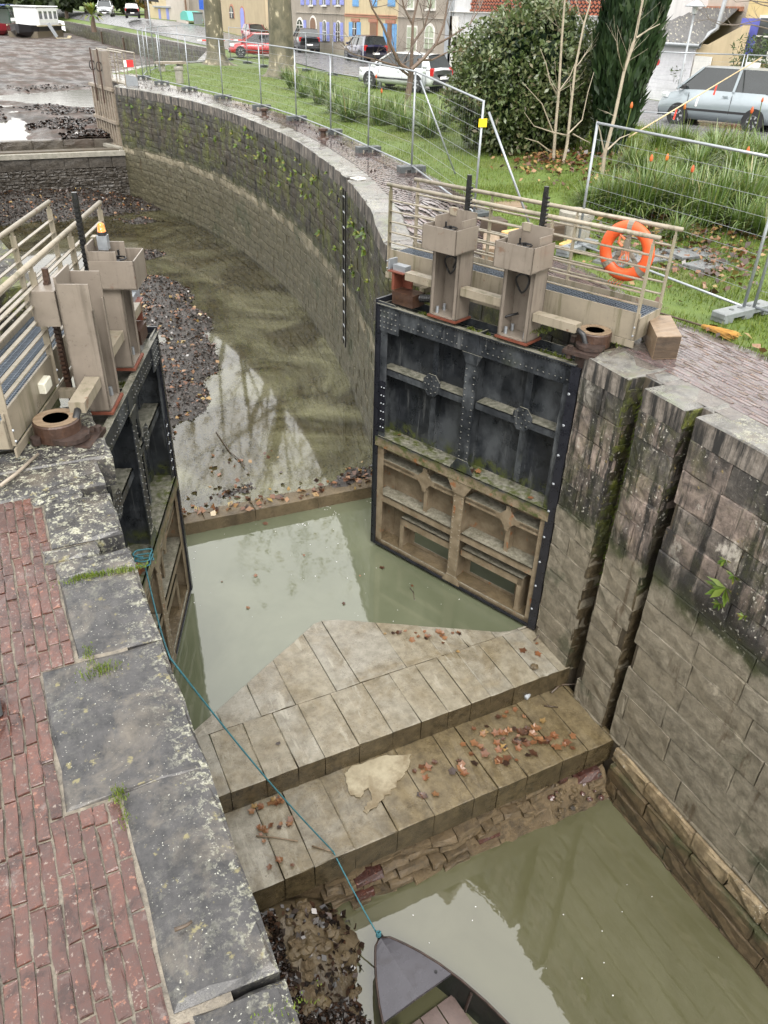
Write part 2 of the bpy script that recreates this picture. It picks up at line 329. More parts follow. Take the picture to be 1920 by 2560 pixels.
def gate_mat():
    m = M('gate_metal'); z = m.xyz(2); f = m.noise(6, 6, .7); st = m.noise(1, 5, .7, m.vec((8, 8, .9)))
    blk = m.mix(m.mr(f, .3, .7), (.008, .010, .012), (.026, .029, .034))
    blk = m.mix(m.mr(m.noise(2.2, 5, .65, m.vec((1, 1, .6))), .48, .66, 0, .8), blk, (.075, .082, .088)); blk = m.mix(m.mr(st, .58, .70, 0, .55), blk, (.13, .135, .135)); blk = m.mix(m.mr(m.noise(1.3, 5, .7), .60, .70, 0, .5), blk, (.03, .035, .020))
    mud = m.mix(m.mr(f, .3, .7), (.115, .086, .052), (.235, .19, .13)); mud = m.mix(m.mr(m.noise(9, 4, .6, m.vec((1, 1, .6))), .62, .7, 0, .9), mud, (.22, .08, .025))
    mud = m.mix(m.mr(m.noise(2.4, 5, .7), .54, .7, 0, .6), mud, (.075, .055, .032))
    zz = m.ma('ADD', z, m.ma('MULTIPLY', m.ma('SUBTRACT', f, .5), .16)); s = m.mr(zz, -2.30, -2.24); c = m.mix(s, mud, blk)
    up = m.mr(m.nz(), .5, .85); ledge = m.mix(m.mr(m.noise(16, 5, .7), .4, .62), (.22, .21, .17), (.085, .085, .06)); c = m.mix(m.ma('MULTIPLY', up, .85), c, ledge)
    ms = m.ma('MULTIPLY', m.mr(m.noise(7, 6, .75), .46, .6), m.ma('MULTIPLY', m.mr(z, -2.46, -2.40), m.mr(z, -2.0, -2.12))); c = m.mix(ms, c, (.055, .065, .018))
    m.bsdf(c, m.mix(s, m.mr(f, .3, .7, .4, .7), m.mr(m.noise(3, 4), .35, .65, .22, .5)), 0, m.bump(m.ma('ADD', f, m.ma('MULTIPLY', m.noise(60, 3), .25)), .35, .012)); MAT['gate_metal'] = m.m
gate_mat()
simple('black_seal', (.012, .013, .018), .32, 0, .3, 5, .1)
simple('orange_primer', (.13, .040, .024), .45, 0, .2, 8, .1, dirt=(.12, .05, .03), dirtamt=.6)
simple('rust', (.045, .024, .016), .42, .1, .35, 9, .4, 50, dirt=(.095, .045, .02), dirtamt=.6)
simple('rusty_iron', (.05, .035, .03), .38, .3, .4, 10, .3, 40, dirt=(.11, .055, .03))
simple('dark_iron', (.020, .020, .021), .35, .5, .3, 12, .2)
simple('galvanised', (.29, .31, .33), .42, .55, .12, 12, .08)
simple('grating_steel', (.16, .19, .23), .4, .6, .15, 12, .1)
simple('plastic_grey', (.165, .18, .185), .45, 0, .15, 9, .12, dirt=(.09, .09, .08))
simple('plastic_dark', (.055, .062, .064), .45, 0, .15, 9, .12)
simple('rubber', (.013, .013, .014), .5, 0, .2, 20, .1)
simple('white_plastic', (.62, .60, .50), .45, 0, .08, 12, .05, dirt=(.35, .32, .2))
simple('beacon_orange', (.75, .19, .01), .18, 0, .08, 6, 0, coat=.6)
simple('buoy_orange', (.60, .085, .018), .5, 0, .12, 8, .12, dirt=(.30, .05, .02))
simple('buoy_strap', (.17, .15, .12), .6, 0, .2, 16, .1)
simple('buoy_rope', (.42, .12, .05), .7, 0, .25, 30, .2)
simple('rope_blue', (.035, .14, .17), .7, 0, .25, 60, .3, 200)
simple('straw', (.42, .235, .06), .7, 0, .3, 14, .3)
simple('pale_wood', (.48, .37, .21), .6, 0, .2, 8, .1)
simple('boat_metal', (.075, .072, .082), .30, .35, .18, 3, .08, dirt=(.045, .04, .042), dirtamt=.7)
simple('boat_inside', (.012, .014, .012), .5, 0, .4, 5, .2, dirt=(.03, .035, .02))
simple('boat_board', (.12, .085, .075), .45, 0, .25, 6, .2, dirt=(.05, .045, .035))
simple('tape_red', (.65, .05, .03), .4, 0, .05, 4, 0); simple('tape_white', (.75, .74, .72), .4, 0, .05, 4, 0)
simple('paper_white', (.75, .75, .74), .6, 0, .04, 4, 0); simple('sign_black', (.008, .008, .009), .5, 0, .1, 4, 0); simple('sign_blue', (.012, .07, .35), .35, 0, .06, 4, 0)
simple('sign_red', (.55, .03, .03), .4, 0, .06, 4, 0); simple('yellow_tag', (.75, .55, .02), .4, 0, .06, 4, 0)
simple('concrete', (.25, .235, .20), .6, 0, .2, 6, .4, dirt=(.10, .11, .06), dirtamt=.7, obj=False)
simple('slate_slab', (.13, .135, .14), .3, 0, .25, 3, .3, dirt=(.06, .06, .06), obj=False)
def wood_mat(name, a, b, end=None):
    m = M(name, True); g = m.noise(1, 6, .7, m.vec((1.2, 14, 14))); c = m.mix(m.mr(g, .3, .7), a, b); c = m.mix(m.mr(m.noise(3, 5, .7), .52, .7, 0, .8), c, tuple(x * .35 for x in a))
    m.bsdf(c, m.mr(m.noise(4, 4), .3, .7, .3, .65), 0, m.bump(g, .5, .012)); MAT[name] = m.m
wood_mat('beam_wood', (.12, .080, .048), (.26, .19, .125)); wood_mat('beam_dark', (.035, .024, .016), (.085, .058, .036)); wood_mat('fresh_wood', (.50, .29, .09), (.62, .42, .18)); wood_mat('heel_wood', (.075, .05, .032), (.15, .10, .065))
wood_mat('weathered_wood', (.16, .13, .10), (.30, .255, .20))
# water
def water(name, body, body2, ior=1.5, rough=.035, bstr=.06, sc=1.6):
    m = M(name); f = m.noise(.55, 4, .6, dist=.8); c = m.mix(m.mr(f, .35, .65), body, body2)
    w = m.ma('ADD', m.noise(sc, 3, .5), m.ma('MULTIPLY', m.noise(sc * 7, 2, .5), .18)); rg = m.vor(1.7, out='Distance')
    b = m.bsdf(c, rough, 0, m.bump(w, bstr, .05)); b.inputs['IOR'].default_value = ior; MAT[name] = m.m
water('water_pool', (.088, .098, .060), (.118, .128, .082), 1.85, .03, .05)
water('water_low', (.078, .076, .040), (.100, .098, .056), 1.9, .02, .035)
water('water_basin', (.040, .034, .024), (.058, .050, .034), 1.33, .12, .12)
def shallow():
    m = M('water_shallow'); fr = m.n('ShaderNodeFresnel'); fr.inputs[0].default_value = 1.95
    nb = m.bump(m.ma('ADD', m.noise(1.8, 3, .5), m.ma('MULTIPLY', m.noise(11, 2), .10)), .022, .05); m.L(fr.inputs['Normal'], nb)
    tr = m.n('ShaderNodeBsdfTransparent'); tr.inputs[0].default_value = (.80, .74, .52, 1)
    df = m.n('ShaderNodeBsdfDiffuse'); f = m.noise(.42, 5, .62, dist=1.1); m.L(df.inputs[0], (.185, .18, .105)); gl = m.n('ShaderNodeBsdfGlossy'); gl.inputs['Roughness'].default_value = .045; m.L(gl.inputs['Normal'], nb)
    y = m.xyz(1); near = m.mr(y, 11.4, 24, 1.0, .45)
    k = m.ma('MULTIPLY', m.mr(f, .44, .68, .12, .85), near)
    a = m.n('ShaderNodeMixShader'); m.L(a.inputs[0], k); m.t.links.new(tr.outputs[0], a.inputs[1]); m.t.links.new(df.outputs[0], a.inputs[2])
    b = m.n('ShaderNodeMixShader'); m.L(b.inputs[0], fr.outputs[0]); m.t.links.new(a.outputs[0], b.inputs[1]); m.t.links.new(gl.outputs[0], b.inputs[2]); m.t.links.new(b.outputs[0], m.o.inputs[0]); MAT['water_shallow'] = m.m
shallow()
# plants
def leafmat(name, cols, rough=.45, trans=.25, spec=.4):
    m = M(name); tn = m.tint(); n = len(cols); c = m.ramp(tn, *[(i / max(1, n - 1), q) for i, q in enumerate(cols)]); c = m.mix(m.mr(m.noise(5, 3), .3, .7, 0, .35), c, tuple(q * .55 for q in cols[0]))
    b = m.bsdf(c, rough, 0, None, spec)
    if trans:
        t = m.n('ShaderNodeBsdfTranslucent'); m.L(t.inputs[0], c); x = m.n('ShaderNodeMixShader'); x.inputs[0].default_value = trans
        m.t.links.new(b.outputs[0], x.inputs[1]); m.t.links.new(t.outputs[0], x.inputs[2]); m.t.links.new(x.outputs[0], m.o.inputs[0])
    MAT[name] = m.m
leafmat('bush_leaf', [(.030, .050, .014), (.060, .092, .026), (.092, .13, .040), (.15, .175, .075), (.15, .12, .06)], .35, .25, .6)
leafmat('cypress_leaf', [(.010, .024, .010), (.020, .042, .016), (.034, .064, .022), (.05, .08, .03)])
leafmat('grass_blade', [(.065, .105, .012), (.11, .165, .018), (.16, .205, .030), (.20, .20, .06)])
leafmat('long_blade', [(.05, .095, .018), (.09, .155, .03), (.14, .21, .05), (.21, .25, .08), (.29, .25, .11)], .35, .25, .6)
leafmat('weed_leaf', [(.04, .08, .012), (.09, .15, .02), (.15, .20, .03), (.20, .17, .03)])
leafmat('moss_tuft', [(.05, .07, .012), (.10, .13, .02), (.15, .17, .03)])
leafmat('far_leaf', [(.018, .028, .012), (.03, .048, .018), (.05, .07, .026), (.07, .08, .035)])
leafmat('autumn_leaf', [(.14, .10, .02), (.22, .15, .02), (.26, .17, .03)])
leafmat('oleander_leaf', [(.04, .065, .022), (.07, .11, .04), (.12, .15, .07)])
leafmat('dead_leaf', [(.022, .013, .010), (.055, .028, .017), (.12, .050, .024), (.205, .085, .036), (.26, .14, .065), (.33, .24, .08)], .3, .1, .6)
leafmat('wet_leaf', [(.010, .008, .007), (.020, .014, .011), (.036, .022, .015), (.062, .031, .018)], .22, .0, .6)
leafmat('poker_flower', [(.45, .20, .03), (.55, .12, .025), (.50, .07, .02)], .5, .1)
simple('twig', (.11, .085, .068), .6, 0, .25, 12, .3, obj=False); simple('sapling_bark', (.30, .255, .19), .6, 0, .2, 10, .3, obj=False, dirt=(.16, .15, .10)); simple('cypress_bark', (.15, .105, .075), .7, 0, .25, 14, .4, obj=False); simple('tree_bark', (.105, .07, .048), .6, 0, .25, 10, .4, obj=False)
def plane_bark():
    m = M('plane_bark'); v = m.noise(2.6, 4, .6, m.vec((1, 1, .55)), .6); c = m.ramp(v, (.36, (.050, .048, .028)), (.47, (.085, .078, .048)), (.60, (.12, .105, .066)), (.66, (.34, .30, .21)))
    m.bsdf(c, .6, 0, m.bump(v, .5, .05)); MAT['plane_bark'] = m.m
plane_bark()
def lawn_mat():
    m = M('lawn_soil'); f = m.noise(3, 6, .7); c = m.mix(m.mr(f, .3, .7), (.050, .088, .010), (.095, .138, .018)); c = m.mix(m.mr(m.noise(.6, 4), .52, .7, 0, .6), c, (.10, .10, .030)); c = m.mix(m.mr(m.noise(1.8, 5, .7, m.vec((1, 1, 1), (3, 6, 0))), .62, .72, 0, .7), c, (.06, .045, .026))
    m.bsdf(c, .75, 0, m.bump(m.noise(40, 4), .6, .03)); MAT['lawn_soil'] = m.m
lawn_mat()
# street
def render_mat(name, a, stain=.35):
    m = M(name); f = m.noise(1.2, 6, .65); c = m.mix(m.mr(f, .3, .7), tuple(q * .86 for q in a), a); st = m.noise(1, 5, .65, m.vec((2.4, 2.4, .3))); c = m.mix(m.mr(st, .5, .72, 0, stain), c, tuple(q * .5 for q in a)); m.bsdf(c, .8, 0, m.bump(m.noise(14, 4), .2, .02)); MAT[name] = m.m
for nm, cc in {'render_tan': (.40, .33, .215), 'render_grey': (.30, .265, .22), 'render_cream': (.52, .43, .27), 'render_stone': (.33, .29, .245), 'render_white': (.60, .60, .61), 'render_beige': (.52, .42, .27), 'render_ochre': (.55, .43, .22), 'render_pale': (.50, .45, .40)}.items(): render_mat(nm, cc)
for nm, cc in {'shutter_blue': (.12, .30, .55), 'shutter_violet': (.21, .24, .55), 'shutter_deep': (.10, .11, .40), 'shutter_green': (.33, .37, .27), 'door_brown': (.16, .085, .045), 'brick_trim': (.33, .14, .085), 'white_trim': (.62, .61, .58), 'claustra': (.33, .10, .055), 'garage_white': (.60, .60, .63), 'gutter_zinc': (.30, .32, .34)}.items(): simple(nm, cc, .55, 0, .12, 2, .1)
simple('window_glass', (.03, .035, .04), .06, 0, .2, 1, 0, spec=.6); simple('roof_tile', (.34, .16, .10), .7, 0, .3, 3, .3, obj=False)
def fibro():
    m = M('fibre_roof', False); f = m.noise(5, 5, .7); c = m.mix(m.mr(f, .3, .7), (.075, .075, .078), (.15, .15, .15)); c = m.mix(m.mr(m.noise(6, 3, .5, m.vec((1, 1, 1), (3, 0, 0))), .60, .66, 0, .9), c, (.42, .40, .33)); m.bsdf(c, .6, 0, m.bump(f, .3, .03)); MAT['fibre_roof'] = m.m
fibro()
def paint(name, col, met=.0, rough=.28):
    m = M(name, True); c = m.mix(m.mr(m.noise(3, 3), .3, .7), tuple(q * .92 for q in col), col); m.bsdf(c, rough, met, None, .5, coat=.7); MAT[name] = m.m
paint('paint_white', (.55, .57, .59)); paint('paint_silver', (.26, .30, .325), .3, .32); paint('paint_red', (.42, .015, .018)); paint('paint_navy', (.014, .012, .05)); paint('paint_grey', (.035, .04, .05)); paint('paint_black', (.012, .012, .014))
paint('hull_red', (.20, .018, .025)); paint('hull_black', (.012, .012, .014)); paint('hull_cream', (.50, .44, .30)); paint('hull_bottom', (.11, .09, .06)); paint('cabin_white', (.66, .67, .67)); paint('tarp_blue', (.03, .06, .22)); paint('cabin_green', (.025, .06, .04))
simple('car_glass', (.018, .022, .024), .05, 0, .2, 2, 0, spec=.8); simple('tyre', (.014, .014, .015), .7, 0, .2, 20, .2); simple('alloy', (.42, .43, .45), .3, .7, .1, 10, .05); simple('lamp_red', (.35, .01, .01), .15, 0, .1, 5, 0); simple('lamp_clear', (.55, .58, .60), .1, 0, .1, 5, 0, spec=.8); simple('car_plastic', (.015, .015, .017), .5, 0, .2, 10, .1); simple('teal_cover', (.10, .42, .36), .5, 0, .1, 4, .1)

def basin_mud():
    m = M('mud_basin'); f = m.noise(1.1, 6, .72); g = m.noise(9, 5, .75); c = m.mix(m.mr(g, .3, .7), (.026, .021, .018), (.085, .068, .056)); c = m.mix(m.mr(f, .48, .64, 0, .8), c, (.075, .040, .030)); c = m.mix(m.mr(m.noise(.35, 5, .7, m.vec((1, .6, 1), (4, 1, 0))), .5, .62, 0, .7), c, (.06, .06, .06))
    m.bsdf(c, m.mr(m.noise(.5, 5, .65, m.vec((1.5, .6, 1))), .42, .6, .40, .85), 0, m.bump(m.ma('ADD', f, m.ma('MULTIPLY', g, .6)), .9, .10), .25); MAT['mud_basin'] = m.m
basin_mud()

sludge('silt', (.115, .098, .056), (.20, .175, .11), (.050, .042, .026), (.3, .6), 1.3, .6, .05)
def grimy(name, col, grime, amt):
    m = M(name, True); f = m.noise(5, 6, .7); c = m.mix(m.mr(f, .35, .65), tuple(q * .85 for q in col), col); st = m.noise(1, 6, .7, m.vec((9, 9, .7))); c = m.mix(m.mr(st, .52, .66, 0, amt), c, grime); c = m.mix(m.mr(m.noise(22, 5, .7), .62, .68, 0, amt), c, tuple(q * .45 for q in col))
    c = m.mix(m.mr(m.noise(3.5, 6, .75, m.vec((1, 1, 1), (4, 4, 4))), .62, .67, 0, amt), c, (.12, .055, .03)); m.bsdf(c, m.mr(f, .3, .7, .25, .5), 0, m.bump(m.noise(40, 4), .08, .01)); MAT[name] = m.m
grimy('post_paint', (.192, .163, .134), (.075, .062, .048), .55); grimy('rail_paint', (.245, .212, .160), (.085, .080, .040), .75)

def floor_mat():
    m = M('lock_silt'); f = m.noise(1.3, 6, .72); g = m.noise(10, 6, .75); z = m.xyz(2); c = m.mix(m.mr(g, .36, .64), (.115, .098, .056), (.225, .195, .12)); c = m.mix(m.mr(f, .52, .64, 0, .7), c, (.05, .042, .026))
    c = m.mix(m.mr(m.ma('ADD', z, m.ma('MULTIPLY', m.ma('SUBTRACT', g, .5), .05)), -4.17, -4.12), c, m.mix(m.mr(g, .36, .64), (.014, .012, .011), (.055, .047, .040))); m.bsdf(c, m.mr(f, .35, .65, .15, .5), 0, m.bump(m.ma('ADD', f, g), .8, .05)); MAT['lock_silt'] = m.m
floor_mat()

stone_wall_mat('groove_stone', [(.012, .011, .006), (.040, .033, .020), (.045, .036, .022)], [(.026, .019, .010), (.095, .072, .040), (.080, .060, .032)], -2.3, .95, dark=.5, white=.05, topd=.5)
sludge('mortar_wet', (.065, .055, .050), (.13, .115, .10), (.045, .04, .038), (.04, .3), 14, .2, .01)

stone_wall_mat('ledge_tan', [(.13, .09, .045), (.33, .255, .155), (.36, .28, .17)], [(.05, .036, .018), (.125, .088, .046), (.13, .092, .05)], -5.3, .03, dark=.2, white=.2, topd=0)
# ------------------------------------------------------------------ plan of the lock
LX, RX, CX = 0.41, 5.87, 3.14
SILL, STEP2, LOWW, POOLW, CHW, CHF = -4.30, -4.63, -5.50, -4.335, -4.12, -4.22
RC = [(5.87, 11.5), (5.95, 12.1), (6.43, 13.79), (7.08, 16.3), (7.53, 18.91), (7.90, 21.5), (8.05, 24.5), (8.0, 28.3), (7.75, 31.0), (7.35, 33.2), (6.75, 35.4), (6.02, 37.4)]
def catmull(p, n=6):
    q = [Vector((2 * p[0][0] - p[1][0], 2 * p[0][1] - p[1][1]))] + [Vector(a) for a in p] + [Vector((2 * p[-1][0] - p[-2][0], 2 * p[-1][1] - p[-2][1]))]; o = []
    for i in range(1, len(q) - 2):
        a, b, c, d = q[i - 1:i + 3]
        for k in range(n):
            t = k / n; o.append(.5 * ((2 * b) + (-a + c) * t + (2 * a - 5 * b + 4 * c - d) * t * t + (-a + 3 * b - 3 * c + d) * t ** 3))
    return o + [q[-2]]
class Path:
    def __init__(s, pts, side=1):
        s.p = [Vector(a) for a in pts]; s.c = [0.0]; s.side = side
        for a, b in zip(s.p, s.p[1:]): s.c.append(s.c[-1] + (b - a).length)
        s.len = s.c[-1]
    def P(s, t):
        t = min(max(t, 0), s.len); i = min(max(np.searchsorted(s.c, t) - 1, 0), len(s.p) - 2); q = (t - s.c[i]) / max(1e-9, s.c[i + 1] - s.c[i]); return s.p[i].lerp(s.p[i + 1], q)
    def N(s, t):
        d = (s.P(t + .08) - s.P(t - .08)).normalized(); return Vector((-d.y, d.x)) * s.side
def zq(y): return .33 * sstep(11.4, 13.2, y)
def wallx(y):
    """right bank line of the lock and basin"""
    if y < 11.5: return RX
    if y < 37.4: return float(np.interp(y, CHY, CHXs))
    return float(np.interp(y, [37.4, 44, 46.5, 49.6, 54.5, 71, 140, 2000], [6.02, 6.3, 7.9, 9.3, 13.9, 19.2, 19.0, 19.0]))
CHP = catmull(RC); CHXs = [p.x for p in CHP]; CHY = [p.y for p in CHP]

def block(mb, F, a0, a1, b0, b1, dep, gap=.006, ch=.012, jit=.004, na=2, nb=2, proud=0.0):
    ja = gap + ch; A = np.linspace(a0 + ja, a1 - ja, na + 1); B = np.linspace(b0 + ja, b1 - ja, nb + 1); v = []; f = []
    for j in range(nb + 1):
        for i in range(na + 1):
            e = i in (0, na) or j in (0, nb)
            v.append(F(A[i] + uni(-1, 1) * jit * 1.5, B[j] + uni(-1, 1) * jit * 1.5, proud + uni(-1, 1) * jit - (jit if e else 0)))
    W = na + 1
    per = [(i, 0) for i in range(na)] + [(na, j) for j in range(nb)] + [(i, nb) for i in range(na, 0, -1)] + [(0, j) for j in range(nb, 0, -1)]
    for j in range(nb):
        for i in range(na): f.append((j * W + i, j * W + i + 1, (j + 1) * W + i + 1, (j + 1) * W + i))
    base = len(v); n = len(per)
    for rg in (0, 1):
        for i, j in per:
            a = A[i] + (-ch if i == 0 else ch if i == na else 0); b = B[j] + (-ch if j == 0 else ch if j == nb else 0)
            v.append(F(a + uni(-1, 1) * jit, b + uni(-1, 1) * jit, (proud - ch) if rg == 0 else -dep))
    for k in range(n):
        k2 = (k + 1) % n; i0, j0 = per[k]; i1, j1 = per[k2]
        f.append((j0 * W + i0, base + k, base + k2, j1 * W + i1)); f.append((base + k, base + n + k, base + n + k2, base + k2))
    mb.tint = uni(0, 1); mb.add(v, f)

def masonry(parent, F, alen, rows, lens, mat, dep=.30, maxobj=300, name='stone_block', centre=None, jit=.005, gap=.006, ch=.014, na=2, nb=2, proud=.008, a_start=0.0, stuffname='stone_courses'):
    """rows: list of (b0, b1); blocks near the camera become objects of their own, the rest one joined part"""
    L = []
    for r, (b0, b1) in enumerate(rows):
        a = a_start - uni(0, lens[0])
        while a < alen:
            w = uni(*lens); x0, x1 = max(a, a_start), min(a + w, alen); a += w
            if x1 - x0 > .1: L.append((x0, x1, b0, b1))
    cv = Vector((0, 0, CAMH)); L.sort(key=lambda q: ((F((q[0] + q[1]) / 2, (q[2] + q[3]) / 2, 0) - cv).length) / math.sqrt(q[1] - q[0]))
    rest = MB()
    for i, (x0, x1, b0, b1) in enumerate(L):
        mb = MB() if i < maxobj else rest
        block(mb, F, x0, x1, b0, b1, dep, gap, ch, jit, na, nb, proud + uni(-.006, .010))
        if i < maxobj: mb.build(name, mat, parent)
    if rest.v: rest.build(stuffname, mat, parent, kind='stuff')

def sheet(name, quad, mat, kind='structure', parent=None):
    mb = MB(); mb.add(quad, [(0, 1, 2, 3)]); o = mb.build(name, mat, parent); o['kind'] = kind; return o
# ---- right tail wall: pier with two stop-plank grooves, then the long near wall -----------------
GA, GB = (5.50, 5.75), (4.76, 4.90)                           # stop-plank grooves
def rows_of(z0, z1, h):
    o = []; z = z1
    while z > z0 + .05:
        d = uni(h * .85, h * 1.15); o.append((max(z0, z - d), z)); z -= d
    return o
tw = thing('lock_wall', 'tall stained ashlar wall with two upright stop plank grooves beside the open black gate', 'wall', (RX, 3, -5.6))
off = Vector((RX, 3, -5.6))
def Fx(x, y0, side):                                           # face at x, a along y, b = z
    return lambda a, b, o: Vector((x + side * -o, y0 + a, b)) - off
random.seed(3)
core = MB()
def cbox(x0, x1, y0, y1, z0, z1, mb=core): mb.box(((x0 + x1) / 2 - off.x, (y0 + y1) / 2 - off.y, (z0 + z1) / 2 - off.z), (x1 - x0, y1 - y0, z1 - z0))
cbox(RX + .30, RX + 1.0, -6, GB[0], -6.2, -.02); cbox(RX + .24, RX + 1.0, GB[0], GA[1] + .02, -6.2, -.03); cbox(RX + .30, RX + .9, GA[1], 6.55, -6.2, -.02); cbox(RX + .02, RX + .32, -6, GB[0] - .03, -6.2, -.05); cbox(RX + .02, RX + .26, GB[1] + .03, GA[0] - .03, -6.2, -.05); cbox(RX + .02, RX + .32, GA[1] + .03, 6.5, -6.2, -.05)
core.build('wall_core', MAT['core'], tw)
def pier(y0, y1, z0, z1, h, jit, lens=(.4, .9), dep=.29, mx=300):
    masonry(tw, Fx(RX, y0, 1), y1 - y0, rows_of(z0, z1, h), lens, MAT['near_stone'], dep, mx, jit=jit * .8, ch=.010, na=3, nb=2, gap=.005)
pier(GA[1], 6.50, SILL - .1, -.26, .36, .012, (.75, 1.2)); pier(GB[1], GA[0], STEP2 - .1, -.26, .34, .014, (.7, 1.0)); pier(-5.0, GB[0], -4.66, -.27, .36, .009, (.55, 1.15), .29, 130)
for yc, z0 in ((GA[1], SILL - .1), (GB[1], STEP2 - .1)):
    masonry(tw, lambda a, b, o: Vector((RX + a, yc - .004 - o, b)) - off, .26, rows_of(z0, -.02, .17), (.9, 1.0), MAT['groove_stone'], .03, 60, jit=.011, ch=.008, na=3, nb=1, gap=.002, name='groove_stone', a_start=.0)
# projecting base course under the near wall
def Fb(x, y0): return lambda a, b, o: Vector((x - o, y0 + a, b)) - off
masonry(tw, Fb(RX - .06, -5.0), 4.58 + 5.0, [(-4.93, -4.66)], (.45, .95), MAT['ledge_tan'], .4, 30, jit=.018, ch=.03, na=3, nb=2, name='ledge_stone')
masonry(tw, Fb(RX - .10, -5.0), 4.55 + 5.0, [(-5.20, -4.93), (-5.46, -5.20), (-5.75, -5.46)], (.5, 1.0), MAT['deep_stone'], .4, 60, jit=.016, ch=.025, na=3, nb=2, name='base_stone')
# coping stones on the right pier and near wall
def Ftop(x0, y0, z): return lambda a, b, o: Vector((x0 + b, y0 + a, z + o)) - off
for y0, y1, w, bx in ((GA[1], 6.50, .62, 0), (GB[1], GA[0], .55, 0), (3.72, GB[0], .50, 0), (2.5, 3.72, .52, 0), (1.3, 2.5, .5, 0), (.0, 1.3, .5, 0), (-1.4, .0, .5, 0)):
    mb = MB(); block(mb, Ftop(RX - .006, y0, 0), 0, y1 - y0, 0, w, .27, .004, .022, .010, 3, 2); mb.build('coping_stone', MAT['coping_grey'], tw)
for y0, y1, xx in ((GA[0], GA[1], RX + .24), (GB[0], GB[1], RX + .22)):
    mb = MB(); block(mb, Ftop(xx, y0, 0), 0, y1 - y0, 0, .30, .27, .002, .02, .006, 2, 2); mb.build('coping_stone', MAT['coping_grey'], tw)
# iron ring on the near wall
rg = MB(); c = Vector((RX - .05, 3.02, -.95)) - off; rg.tube([c + Vector((0.0, .11 * math.cos(t), .11 * math.sin(t) - .1)) for t in np.linspace(0, 2 * math.pi, 17)], .018, 6, False); rg.cyl(c + Vector((.08, 0, 0)), c + Vector((-.02, 0, 0)), .025, n=8); rg.build('mooring_ring', MAT['rusty_iron'], tw, smooth=True)
# ---- gate recess and its upstream corner --------------------------------------------------------
rc = thing('recess_wall', 'dark wet recess wall behind the wide open black gate', 'wall', (6.5, 9, -4.3)); off = Vector((6.5, 9, -4.3))
mb = MB(); mb.box((6.75 - off.x, 9.05 - off.y, -2.3 - off.z), (.5, 5.0, 4.56)); mb.build('wall_core', MAT['core'], rc)
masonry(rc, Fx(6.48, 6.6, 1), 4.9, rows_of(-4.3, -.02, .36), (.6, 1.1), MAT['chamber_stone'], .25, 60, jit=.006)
mb = MB(); mb.box((6.22 - off.x, 6.55 - off.y, -2.2 - off.z), (.62, .12, 4.3)); mb.build('hollow_quoin', MAT['near_stone'], rc)
# ---- curved chamber wall (right) ----------------------------------------------------------------
random.seed(5)
cw = thing('chamber_wall', 'long curved mossy ashlar wall of the oval lock chamber with ladder recess', 'wall', (7, 20, -4.3)); off = Vector((7, 20, -4.3))
pr = Path([(6.45, 11.32), (6.1, 11.36), (5.92, 11.42)] + [tuple(p) for p in CHP] + [(6.0, 37.6)])
def Fch(a, b, o):
    P = pr.P(a); N = pr.N(a); zt = zq(P.y) - .30; z = lerp(-4.45, zt, b); return Vector((P.x + N.x * o, P.y + N.y * o, z)) - off
nr = 18; rr = [(i / nr, (i + 1) / nr) for i in range(nr)]
# rows are fractions of the wall height, so scale gap/chamfer for b
def block_frac(mb, a0, a1, b0, b1, dep, proud):
    hh = 4.3
    block(mb, lambda a, b, o: Fch(a, b / hh, o), a0, a1, b0 * hh, b1 * hh, dep, .008, .010, .007, 2, 2, proud)
Lb = []; LADS = None
lad_i = min(range(400), key=lambda i: abs(pr.P(pr.len * i / 400).y - 15.7)); LADS = pr.len * lad_i / 400
for b0, b1 in rr:
    a = -uni(0, .4)
    while a < pr.len:
        w = uni(.38, .72); x0, x1 = max(0, a), min(pr.len, a + w); a += w
        if x1 - x0 > .12: Lb.append((x0, x1, b0, b1))
Lb.sort(key=lambda q: (pr.P((q[0] + q[1]) / 2) - Vector((0, 0))).length / math.sqrt(q[1] - q[0]) + (0 if pr.P(q[0]).y < 30 else 20))
rest = MB()
for i, (x0, x1, b0, b1) in enumerate(Lb):
    mb = MB() if i < 300 else rest; block_frac(mb, x0, x1, b0, b1, .2, .006 + uni(-.012, .012))
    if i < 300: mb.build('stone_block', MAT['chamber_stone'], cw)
rest.build('stone_courses', MAT['chamber_stone'], cw, kind='stuff')
mb = MB(); n = 90; V = []; Fc = []
for i in range(n + 1):
    a = pr.len * i / n
    V += [Fch(a, 0, -.03), Fch(a, 1.0, -.03), Fch(a, 1.0, -.55), Fch(a, 0, -.55)]
for i in range(n):
    for k in range(3): Fc.append((i * 4 + k, i * 4 + k + 1, i * 4 + 5 + k, i * 4 + 4 + k))
mb.add(V, Fc); mb.build('wall_core', MAT['core'], cw)
# coping stones of the chamber
def Fcop(a, b, o):
    P = pr.P(a); N = pr.N(a); return Vector((P.x - N.x * b, P.y - N.y * b, zq(P.y) + o)) - off
a = 0.0
while a < pr.len - .3:
    w = uni(.7, 1.25); x1 = min(a + w, pr.len)
    if a < LADS < x1 or abs(a - LADS) < .25 or abs(x1 - LADS) < .25:
        x1 = LADS + .8
        for q0, q1, bb in ((a, LADS - .17, 0), (LADS + .17, x1, 0), (LADS - .17, LADS + .17, .20)):
            if q1 - q0 > .1: mb = MB(); block(mb, lambda s_, b, o: Fcop(s_, b + bb + .02 * math.sin(s_ * 9), o), q0, q1, -.02, .52 - bb, .31, .005, .03, .010, 3, 2); mb.build('coping_stone', MAT['coping_grey'], cw)
    else:
        mb = MB(); block(mb, lambda s_, b, o: Fcop(s_, b + .015 * math.sin(s_ * 7), o), a, x1, -.02, .52, .31, .005, .03, .010, 3, 2); mb.build('coping_stone', MAT['coping_grey'], cw)
    a = x1
